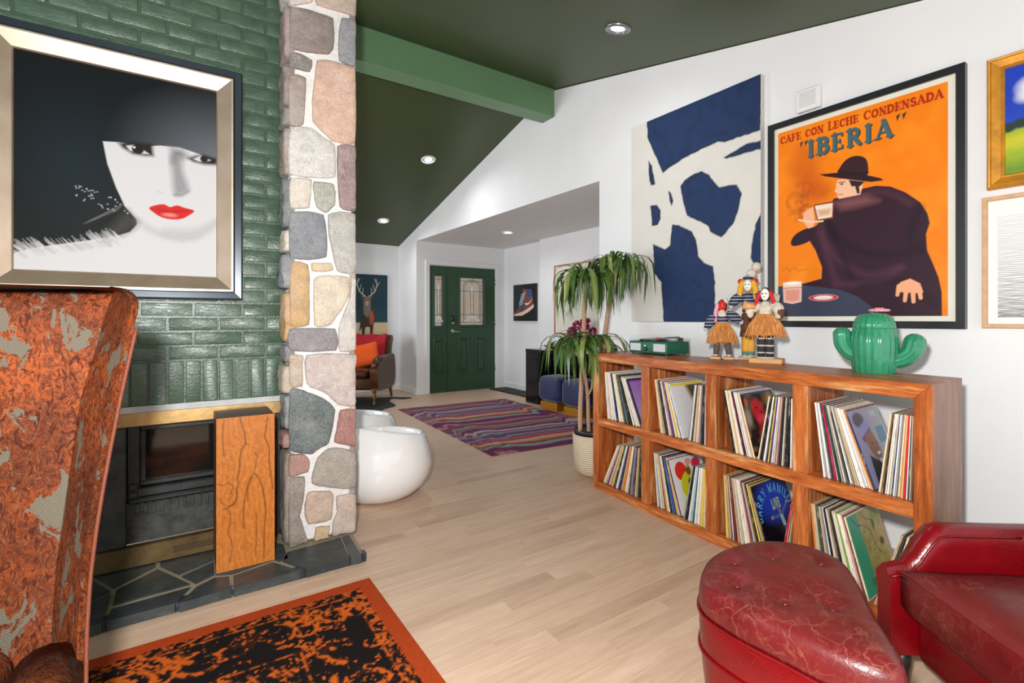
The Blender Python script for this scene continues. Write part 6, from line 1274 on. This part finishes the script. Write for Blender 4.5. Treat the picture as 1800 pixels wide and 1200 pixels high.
for x_, y_ in ((-0.19, 0.12), (0.02, 0.235), (0.22, 0.13), (0.02, -0.12), (-0.17, -0.2)): MB().tube([(x_, y_, 0.105), (x_ * 1.05, y_ * 1.05, 0)], [0.022, 0.014], 10).build('leg', DKLEG, om)

# armchair: local x along the front edge (towards the camera), local y to the back
ac = thing('leather_armchair', 'red leather club armchair with a worn seat cushion beside the record shelf', 'armchair', (1.86, 0.60, 0), math.atan2(-0.785, -0.62))
AW = 0.60
MB().bbox(0.02, 0.03, 0.12, AW - 0.02, 0.56, 0.26, 0.015, seg=2).build('seat_rail', RLEA_N, ac)
mb = MB(); cr = []
for i in range(13):
    for_row = []
    u_ = i / 12.0; y_ = -0.005 + u_ * 0.52
    for k in range(13):
        w_ = k / 12.0; x_ = 0.012 + w_ * (AW - 0.024); e_ = min(w_, 1 - w_, u_ * 0.9) ; rise = 0.03 * math.sin(math.pi / 2 * min(1, e_ / 0.28))
        for_row.append((x_, y_, 0.384 + rise + 0.004 * noise.noise(Vector((x_ * 9, y_ * 9, 3)))))
    cr.append(for_row)
mb.grid(cr, True)
def perim(g): return g[0] + [r_[-1] for r_ in g[1:]] + list(reversed(g[-1][:-1])) + [r_[0] for r_ in reversed(g[1:-1])]
pt = perim(cr); cx_, cy_ = AW / 2, 0.26
def sc(k, z): return [(cx_ + (x_ - cx_) * k, cy_ + (y_ - cy_) * k, z) for x_, y_, _ in pt]
mb.grid([pt, sc(1.012, 0.37), sc(1.018, 0.33), sc(1.012, 0.28), sc(0.985, 0.262)], True, True)
mb.build('seat_cushion', RLEA, ac)
MB().tube([(x_, y_, z_ - 0.004) for x_, y_, z_ in pt] + [pt[0]], 0.0042, 6, cap=False).build('piping', RLEA, ac)
def arm(side):
    """arm that sweeps up from the low front to the high back"""
    x_in = 0.005 if side < 0 else AW - 0.005; s_ = side; rows = []
    for j in range(25):
        u_ = j / 24.0; y_ = -0.035 + u_ * 0.70; q = min(1, max(0, (y_ - 0.015) / 0.11)); top = 0.398 + 0.118 * (q * q * (3 - 2 * q)) + 0.006 * max(0, (y_ - 0.2) / 0.5); w_ = 0.072 + 0.02 * q; rr_ = 0.032
        e_ = 0.014 * (1 - min(1, j / 2.0))
        sec = [(0.0, 0.12), (0.0, 0.27), (0.0, top - 0.07), (0.006, top - 0.03), (0.022, top - 0.006), (0.045, top), (w_ - 0.02, top - 0.008), (w_ + 0.006, top - 0.035), (w_ + 0.004, top - 0.07), (w_ - 0.004, top - 0.10), (w_ - 0.004, 0.12)]
        rows.append([(x_in + s_ * (a_ * (1 - e_ * 6) + e_ * 3 * w_ * 0.5), y_, z_ - e_ * (1 if z_ > 0.3 else 0)) for a_, z_ in sec])
    mb = MB(); mb.grid(rows, True); k = len(rows[0])
    mb.f.append(tuple(range(k))); mb.sm.append(False); mb.f.append(tuple(len(mb.v) - k + i for i in range(k - 1, -1, -1))); mb.sm.append(False)
    for j in range(len(rows) - 1): mb.f.append((j * k, (j + 1) * k, (j + 1) * k + k - 1, j * k + k - 1)); mb.sm.append(False)
    o = mb.build('arm', RLEA_N, ac)
    pts = [(x_in + s_ * 0.004, r_[3][1] if False else r_[4][1], r_[3][2]) for r_ in rows]
    MB().tube([(x_, y_, z_ + 0.004) for x_, y_, z_ in pts[:14]], 0.0035, 6).build('arm_piping', RLEA_N, o)
arm(-1); arm(1)
mb = MB(); rows = []
for j in range(13):
    x_ = -0.09 + (AW + 0.18) * j / 12.0; b_ = 0.03 * math.sin(math.pi * j / 12.0); top = 0.64 + 0.05 * math.sin(math.pi * j / 12.0)
    rows.append([(x_, 0.53 - b_, 0.13), (x_, 0.53 - b_, 0.5), (x_, 0.545 - b_, top - 0.03), (x_, 0.575, top), (x_, 0.62, top - 0.004), (x_, 0.65, top - 0.04), (x_, 0.65, 0.13)])
mb.grid(rows, True); k = 7; mb.f += [tuple(range(k)), tuple(len(mb.v) - 1 - i for i in range(k))]; mb.sm += [False, False]
mb.build('backrest', RLEA_N, ac)
for x_, y_ in ((-0.03, 0.02), (AW + 0.03, 0.02), (-0.03, 0.6), (AW + 0.03, 0.6)): MB().tube([(x_, y_, 0.135), (x_, y_, 0)], [0.026, 0.018], 10).build('leg', DKLEG, ac)

# =================================================================== WHITE BALL CHAIRS
WG = mat('white_gloss_shell', C(236, 236, 236), 0.07, var=0.01); WG.node_tree.nodes['Principled BSDF'].inputs['Coat Weight'].default_value = 0.6
def tub(loc, rz, label):
    tb = thing('tub_chair', label, 'chair', loc, rz, 'white gloss tub chairs in the hall')
    seg = 64; rows = []
    def rim(a): return 0.425 + 0.05 * math.cos(a) + 0.008 * math.cos(2 * a)
    prof = [(0.0, 0.0), (0.12, 0.0), (0.19, 0.006), (0.25, 0.036), (0.30, 0.085), (0.333, 0.145), (0.345, 0.205), (0.342, 0.265), (0.329, 0.325)]
    for r_, z_ in prof: rows.append([(r_ * math.cos(2 * math.pi * i / seg), r_ * math.sin(2 * math.pi * i / seg), z_) for i in range(seg)])
    def rr_(z): return 0.345 * math.sqrt(max(0.01, 1 - ((z - 0.215) / 0.37) ** 2))
    for f_ in (0.35, 0.7, 0.95):
        rows.append([(rr_(0.325 + (rim(2 * math.pi * i / seg) - 0.325) * f_) * math.cos(2 * math.pi * i / seg), rr_(0.325 + (rim(2 * math.pi * i / seg) - 0.325) * f_) * math.sin(2 * math.pi * i / seg), 0.325 + (rim(2 * math.pi * i / seg) - 0.325) * f_) for i in range(seg)])
    for dr_, dz in ((0.004, 0.004), (0.016, 0.005), (0.028, -0.004)):
        rows.append([((rr_(rim(2 * math.pi * i / seg)) - dr_) * math.cos(2 * math.pi * i / seg), (rr_(rim(2 * math.pi * i / seg)) - dr_) * math.sin(2 * math.pi * i / seg), rim(2 * math.pi * i / seg) + dz) for i in range(seg)])
    for k, zf in ((0.9, 0.75), (0.86, 0.45), (0.78, 0.25), (0.6, 0.12), (0.3, 0.06), (0.0, 0.05)):
        rows.append([(0.29 * k / 0.9 * math.cos(2 * math.pi * i / seg), 0.29 * k / 0.9 * math.sin(2 * math.pi * i / seg), 0.17 + (rim(2 * math.pi * i / seg) - 0.17) * zf) for i in range(seg)])
    MB().grid(rows, True, True).build('shell', WG, tb)
    MB().lathe([(0.001, 0.20), (0.2, 0.20), (0.235, 0.212), (0.23, 0.228), (0.15, 0.236), (0.001, 0.237)], 40, cap=False).build('seat_pad', mat('white_seat_pad', C(226, 226, 226), 0.35, var=0.02), tb)
tub((1.09, 3.2, 0), R(-142), 'glossy white round tub chair standing beside the stone pillar'); tub((1.133, 3.937, 0), R(-150), 'second white gloss tub chair, mostly hidden behind the first')

# =================================================================== HALL FURNITURE
BLEA = leather('brown_leather', C(84, 48, 24), C(58, 32, 16), C(140, 92, 56), 0.25)
br = thing('brown_armchair', 'brown leather wing armchair with scrolled back by the deer painting', 'armchair', (2.1, 6.99, 0.006), math.atan2(-0.8, -0.6))
MB().bbox(-0.34, -0.33, 0.2, 0.38, 0.33, 0.36, 0.03, seg=3).build('seat_rail', BLEA, br)
MB().bbox(-0.22, -0.26, 0.36, 0.40, 0.26, 0.47, 0.045, seg=4).build('seat_cushion', BLEA, br)
prof = [(-0.18, 0.36), (-0.22, 0.6), (-0.29, 0.82), (-0.33, 0.9), (-0.38, 0.915), (-0.425, 0.885), (-0.43, 0.84), (-0.40, 0.8), (-0.36, 0.7), (-0.33, 0.5), (-0.32, 0.2)]
pr2 = [(p_.x, p_.y) for p_ in smooth_path([(a, b, 0) for a, b in prof], 3)]
MB().prism(pr2, -0.36, 0.36, Matrix(((1, 0, 0, 0), (0, 0, 1, 0), (0, 1, 0, 0), (0, 0, 0, 1)))).build('backrest', BLEA, br)
for s_ in (-1, 1):
    MB().prism([(q.x, q.y) for q in smooth_path([(-0.36, 0.2, 0), (-0.36, 0.62, 0), (-0.1, 0.6, 0), (0.2, 0.585, 0), (0.36, 0.56, 0), (0.43, 0.48, 0), (0.42, 0.38, 0), (0.38, 0.24, 0), (0.3, 0.19, 0)], 4, True)], 0.30 if s_ > 0 else -0.40, 0.40 if s_ > 0 else -0.30, Matrix(((1, 0, 0, 0), (0, 0, 1, 0), (0, 1, 0, 0), (0, 0, 0, 1)))).build('arm', BLEA, br)
    MB().tube([(-0.3, s_ * 0.355, 0.615), (0.1, s_ * 0.355, 0.605), (0.34, s_ * 0.355, 0.575), (0.42, s_ * 0.355, 0.5)], [0.05, 0.056, 0.058, 0.04], 14).build('arm_roll', BLEA, br)
    MB().lathe([(0.012, 0.0), (0.02, 0.012), (0.013, 0.03), (0.017, 0.07), (0.028, 0.12), (0.018, 0.15), (0.03, 0.17), (0.03, 0.2)], 14, T(0.36, s_ * 0.34, 0.007)).build('leg', mat('turned_brown_leg', C(120, 76, 34), 0.35, var=0.15), br)
    MB().tube([(-0.32, s_ * 0.34, 0.21), (-0.37, s_ * 0.34, 0.1), (-0.42, s_ * 0.34, 0.004)], [0.028, 0.024, 0.016], 10).build('leg', MATS['turned_brown_leg'], br)
Mb = T(2.1, 6.99, 0) @ RZ(math.atan2(-0.8, -0.6))
o = MB().grid([[Mb @ Vector((x_, y_, z_ + 0.008 * math.sin(y_ * 30))) for y_ in [-0.3 + 0.05 * i for i in range(13)]] for x_, z_ in ((-0.165, 0.52), (-0.19, 0.62), (-0.235, 0.74), (-0.275, 0.84), (-0.32, 0.912), (-0.375, 0.93), (-0.43, 0.90), (-0.445, 0.84))], True).build('throw_blanket', mat('red_throw', C(170, 16, 34), 0.85, var=0.2, scale=16, bump=0.6, bscale=40))
o.modifiers.new('thickness', 'SOLIDIFY').thickness = 0.012; tag(o, 'red throw draped over the back of the brown leather armchair', 'throw')
def pillow_mesh(w, h, d, n=12):
    rows = []; 
    for sgn in (1, -1):
        for i in range(n + 1):
            u_ = -1 + 2 * i / n; row = []
            for k in range(n + 1):
                v_ = -1 + 2 * k / n; b_ = max(0, (1 - u_ ** 4) * (1 - v_ ** 4)) ** 0.6; q = 1 - 0.06 * (1 - abs(u_)) * abs(v_) ** 2
                row.append((u_ * w / 2 * (1 - 0.05 * (1 - v_ * v_)), v_ * h / 2 * (1 - 0.05 * (1 - u_ * u_)), sgn * d / 2 * b_))
            rows.append((sgn, row))
    mb = MB(); mb.grid([r_ for s_, r_ in rows if s_ > 0], True); mb.grid([r_ for s_, r_ in rows if s_ < 0], True); return mb
mb = pillow_mesh(0.36, 0.36, 0.12); M_ = T(2.1, 6.99, 0) @ RZ(math.atan2(-0.8, -0.6)) @ T(-0.06, 0.08, 0.645) @ RY(R(68)) @ RZ(R(14))
mb.v = [tuple(M_ @ Vector(v_)) for v_ in mb.v]; tag(mb.build('cushion', mat('orange_felt', C(240, 92, 20), 0.85, var=0.06, scale=30)), 'bright orange cushion on the brown leather armchair', 'cushion')

BLKG = mat('black_gloss_lacquer', C(14, 18, 18), 0.12, var=0.05)
cs = thing('console_table', 'black gloss console table against the entry wall', 'table', (0, 0, 0))
MB().bbox(4.01, 4.05, 0.70, 4.46, 5.63, 0.742, 0.003).build('top', BLKG, cs)
MB().bbox(4.012, 5.33, 0.0, 4.455, 5.628, 0.70, 0.003).build('leg_panel', BLKG, cs); MB().bbox(4.012, 4.052, 0.0, 4.455, 4.2, 0.70, 0.003).build('leg_panel', BLKG, cs)
MB().bbox(4.40, 4.2, 0.0, 4.455, 5.33, 0.70, 0.003).build('back_panel', BLKG, cs)
VEL = mat('blue_velvet', C(14, 28, 78), 0.6, var=0.35, scale=9, bump=0.2, bscale=90); VEL.node_tree.nodes['Principled BSDF'].inputs['Sheen Weight'].default_value = 0.35
GOLD = mat('brushed_gold', C(206, 146, 50), 0.35, 0.75, var=0.12, scale=20)
for k, (x_, y_, lab) in enumerate(((4.05, 4.96, 'blue velvet stool on a gold plinth at the far end under the console'), (4.03, 4.47, 'darker blue velvet stool on a gold plinth behind the plant pot'))):
    st_ = thing('velvet_stool', lab, 'stool', (x_, y_, 0), R(4), 'velvet stools under the console')
    MB().bbox(-0.17, -0.155, 0, 0.17, 0.155, 0.105, 0.003).build('plinth', GOLD, st_)
    MB().bbox(-0.2, -0.2, 0.105, 0.2, 0.2, 0.43, 0.085, seg=5).build('upholstery', VEL, st_)
bo_ = MB().lathe([(0.03, 0.0), (0.05, 0.004), (0.13, 0.03), (0.17, 0.048), (0.168, 0.054), (0.12, 0.036), (0.04, 0.014), (0.001, 0.012)], 32, T(4.22, 5.22, 0.742) @ Matrix.Diagonal((0.8, 1.25, 1, 1)), cap=False).build('wooden_bowl', mat('bowl_wood', C(110, 58, 30), 0.4, var=0.2, scale=14))
tag(bo_, 'shallow brown wooden bowl on the black console', 'bowl')
fv = thing('flower_vase', 'vase of magenta flowers on the console behind the plant', 'flowers', (4.2, 4.68, 0.742))
MB().lathe([(0.05, 0), (0.06, 0.01), (0.07, 0.08), (0.05, 0.15), (0.035, 0.18), (0.04, 0.2)], 24).build('vase', mat('dark_vase', C(46, 24, 34), 0.2, var=0.1), fv)
MAG = mat('magenta_petal', C(176, 22, 96), 0.6, var=0.25, scale=60); LGR = mat('flower_green', C(70, 110, 50), 0.6, var=0.2, scale=20)
rf = random.Random(6)
for x_, y_, z_, r_ in ((0.0, 0.07, 0.33, 0.075), (-0.03, 0.15, 0.26, 0.07), (0.03, -0.03, 0.38, 0.07), (-0.05, -0.12, 0.32, 0.06), (0.0, 0.16, 0.19, 0.055), (0.04, -0.16, 0.27, 0.055)):
    MB().tube([(0, 0, 0.18), (x_ * 0.5, y_ * 0.5, 0.18 + (z_ - 0.18) * 0.6), (x_, y_, z_)], 0.004, 6).build('stem', LGR, fv)
    mb = MB()
    for i in range(60):
        d_ = Vector((rf.gauss(0, 1), rf.gauss(0, 1), rf.gauss(0, 1) + 0.3)).normalized(); sd = d_.orthogonal().normalized(); up_ = d_.cross(sd); c_ = Vector((x_, y_, z_)); w_ = r_ * 0.28
        mb.add([c_ + d_ * r_ * 0.25, c_ + d_ * r_ * 0.75 + sd * w_, c_ + d_ * r_ * 1.05 + up_ * w_ * 0.4, c_ + d_ * r_ * 0.75 - sd * w_], [(0, 1, 2, 3)])
    mb.build('bloom', MAG, fv)
for a_ in range(7):
    an = a_ * 0.9; d_ = Vector((math.cos(an), math.sin(an), 0)); q = Vector((-d_.y, d_.x, 0))
    MB().add([Vector((0, 0, 0.2)), d_ * 0.08 + q * 0.03 + Vector((0, 0, 0.26)), d_ * 0.16 + Vector((0, 0, 0.22)), d_ * 0.08 - q * 0.03 + Vector((0, 0, 0.25))], [(0, 1, 2, 3)]).build('leaf', LGR, fv)

# =================================================================== DRACAENA
pt_ = thing('potted_dracaena', 'tall dracaena with drooping leaves in a ribbed cream pot', 'plant', (2.579, 2.725, 0))
t = newmat('ribbed_cream_pot', 0.6); v = t.coord('Object'); w_ = t.add('ShaderNodeTexWave', wave_type='BANDS', bands_direction='Z'); w_.inputs['Scale'].default_value = 20; w_.inputs['Distortion'].default_value = 0.8; t.link(v, w_.inputs[0]); t.base(t.ramp(w_.outputs['Fac'], [(0.2, C(190, 172, 144)), (0.7, C(224, 208, 182))])); t.bump(w_.outputs['Fac'], 0.6, 0.006)
MB().lathe([(0.001, 0.0), (0.09, 0.0), (0.125, 0.012), (0.148, 0.05), (0.158, 0.11), (0.163, 0.2), (0.167, 0.305), (0.161, 0.308), (0.155, 0.28), (0.150, 0.26)], 48, cap=False).build('pot', t.m, pt_)
MB().lathe([(0.13, 0.24), (0.152, 0.312), (0.158, 0.318), (0.157, 0.345), (0.150, 0.347), (0.145, 0.33), (0.14, 0.318)], 40, cap=False).build('liner', mat('black_nursery_pot', C(24, 25, 26), 0.45, var=0.08), pt_)
MB().lathe([(0.142, 0.318), (0.08, 0.325), (0.001, 0.326)], 30, cap=False).build('soil', mat('potting_soil', C(58, 48, 42), 0.95, var=0.4, scale=60, bump=1.0, bscale=120, bdist=0.01), pt_)
t = newmat('dracaena_bark', 0.75); v = t.coord('Object'); w_ = t.add('ShaderNodeTexWave', wave_type='BANDS', bands_direction='Z'); w_.inputs['Scale'].default_value = 26; w_.inputs['Distortion'].default_value = 3; t.link(v, w_.inputs[0]); t.base(t.ramp(w_.outputs['Fac'], [(0.2, C(150, 112, 88)), (0.7, C(206, 172, 142))])); t.bump(w_.outputs['Fac'], 0.6, 0.004)
BARK = t.m
def rel(p): return (p[0] - 2.579, p[1] - 2.725, p[2])
TR = [[(-0.146,0.001,0.3361),(-0.146,0.001,0.4943),(-0.135,0.006,0.6176),(-0.122,0.009,0.8253),(-0.098,0.017,1.0759),(-0.087,0.022,1.2233),(-0.08,0.018,1.3287)],[(-0.066,-0.004,0.2976),(-0.07,-0.002,0.4448),(-0.073,0.001,0.5921),(-0.111,-0.01,0.7428),(-0.152,-0.018,0.8703)],[(0.042,0.044,0.2956),(0.091,0.059,0.5922),(0.12,0.039,0.8979),(0.142,0.025,1.1163),(0.164,0.01,1.291),(0.189,-0.007,1.3697)],[(-0.097,-0.007,0.5743),(-0.049,-0.016,0.6552),(-0.042,-0.02,0.8234)]]
for pts_, r_ in zip(TR, (0.017, 0.014, 0.019, 0.009)): MB().tube(smooth_path(pts_, 4), r_, 10).build('trunk', BARK, pt_)
BR = [[(-0.08,0.018,1.3287),(-0.101,0.019,1.3914),(-0.105,0.022,1.4545)],[(-0.08,0.018,1.3287),(-0.042,0.004,1.4138),(-0.035,-0.001,1.4772)],[(0.189,-0.007,1.3697),(0.157,0.015,1.4221),(0.142,0.025,1.5182)],[(0.189,-0.007,1.3697),(0.168,-0.017,1.4641),(0.171,-0.019,1.5728)],[(0.189,-0.007,1.3697),(0.237,-0.015,1.4674),(0.273,-0.039,1.564)],[(-0.152,-0.018,0.8703),(-0.207,-0.006,0.9213),(-0.237,0.002,0.9466)],[(-0.152,-0.018,0.8703),(-0.138,-0.028,0.9324),(-0.125,-0.037,0.9779)],[(-0.042,-0.02,0.8234),(-0.024,-0.02,0.9069),(-0.021,-0.022,0.9913)]]
for pts_ in BR: MB().tube(smooth_path(pts_, 4), [0.012 - 0.004 * i / 8 for i in range(9)], 8).build('branch', BARK, pt_)
t = newmat('dracaena_leaf', 0.38, 0, 0.45); v = t.coord('Object'); oi = t.add('ShaderNodeObjectInfo')
t.base(t.ramp(oi.outputs['Random'], [(0.0, C(44, 72, 26)), (0.4, C(66, 98, 36)), (0.75, C(88, 118, 52)), (0.95, C(128, 140, 72)), (1.0, C(166, 150, 92))])); t.b.inputs['Subsurface Weight'].default_value = 0.0
LEAF = t.m; lrn = random.Random(17); LV = []
for q in range(10):
    L_ = 0.47; e0 = R(80 - q * 6.0); bend = R(158 + lrn.uniform(-10, 14) - q * 4.5); n_ = 9; p_ = Vector((0.008, 0, 0)); rows = []; wmax = 0.0088
    side = lrn.uniform(-0.25, 0.25)
    for i in range(n_ + 1):
        u_ = i / n_; an = e0 - bend * min(1, u_ * 1.75) ** 1.1; wd = wmax * (0.55 + 0.9 * math.sin(math.pi * min(1, u_ * 0.75 + 0.12))) * (1 - u_ ** 4) + 0.0004; cr_ = 0.003 * (1 - u_)
        sy = side * 0.06 * u_ * u_
        rows.append([(p_.x, p_.y + sy - wd, p_.z + cr_), (p_.x, p_.y + sy, p_.z), (p_.x, p_.y + sy + wd, p_.z + cr_)])
        p_ = p_ + Vector((math.cos(an), 0, math.sin(an))) * (L_ / n_)
    LV.append(MB().grid(rows, True).data('leaf', LEAF))
nl = [44, 40, 40, 36, 40, 30, 34, 26]
for h_i, pts_ in enumerate(BR):
    tip = Vector(pts_[-1])
    for i in range(nl[h_i]):
        me = LV[lrn.randint(0, 9)] if i % 3 else LV[lrn.randint(5, 9)]
        o = bpy.data.objects.new('leaf', me); an = i * 2.399 + lrn.uniform(-0.3, 0.3); room = 2.985 - 2.579 - tip.x; o.location = tip + Vector((0, 0, lrn.uniform(-0.05, 0.012)))
        o.rotation_euler = (lrn.uniform(-0.12, 0.12), lrn.uniform(-0.15, 0.15), an); s_ = lrn.uniform(0.8, 1.2) * (0.95 if h_i < 5 else 1.0); s_ = min(s_, max(0.35, room / (0.30 * max(0.05, math.cos(an)))) if math.cos(an) > 0 else s_); o.scale = (s_, s_ * lrn.uniform(0.85, 1.25), s_); link(o, pt_)
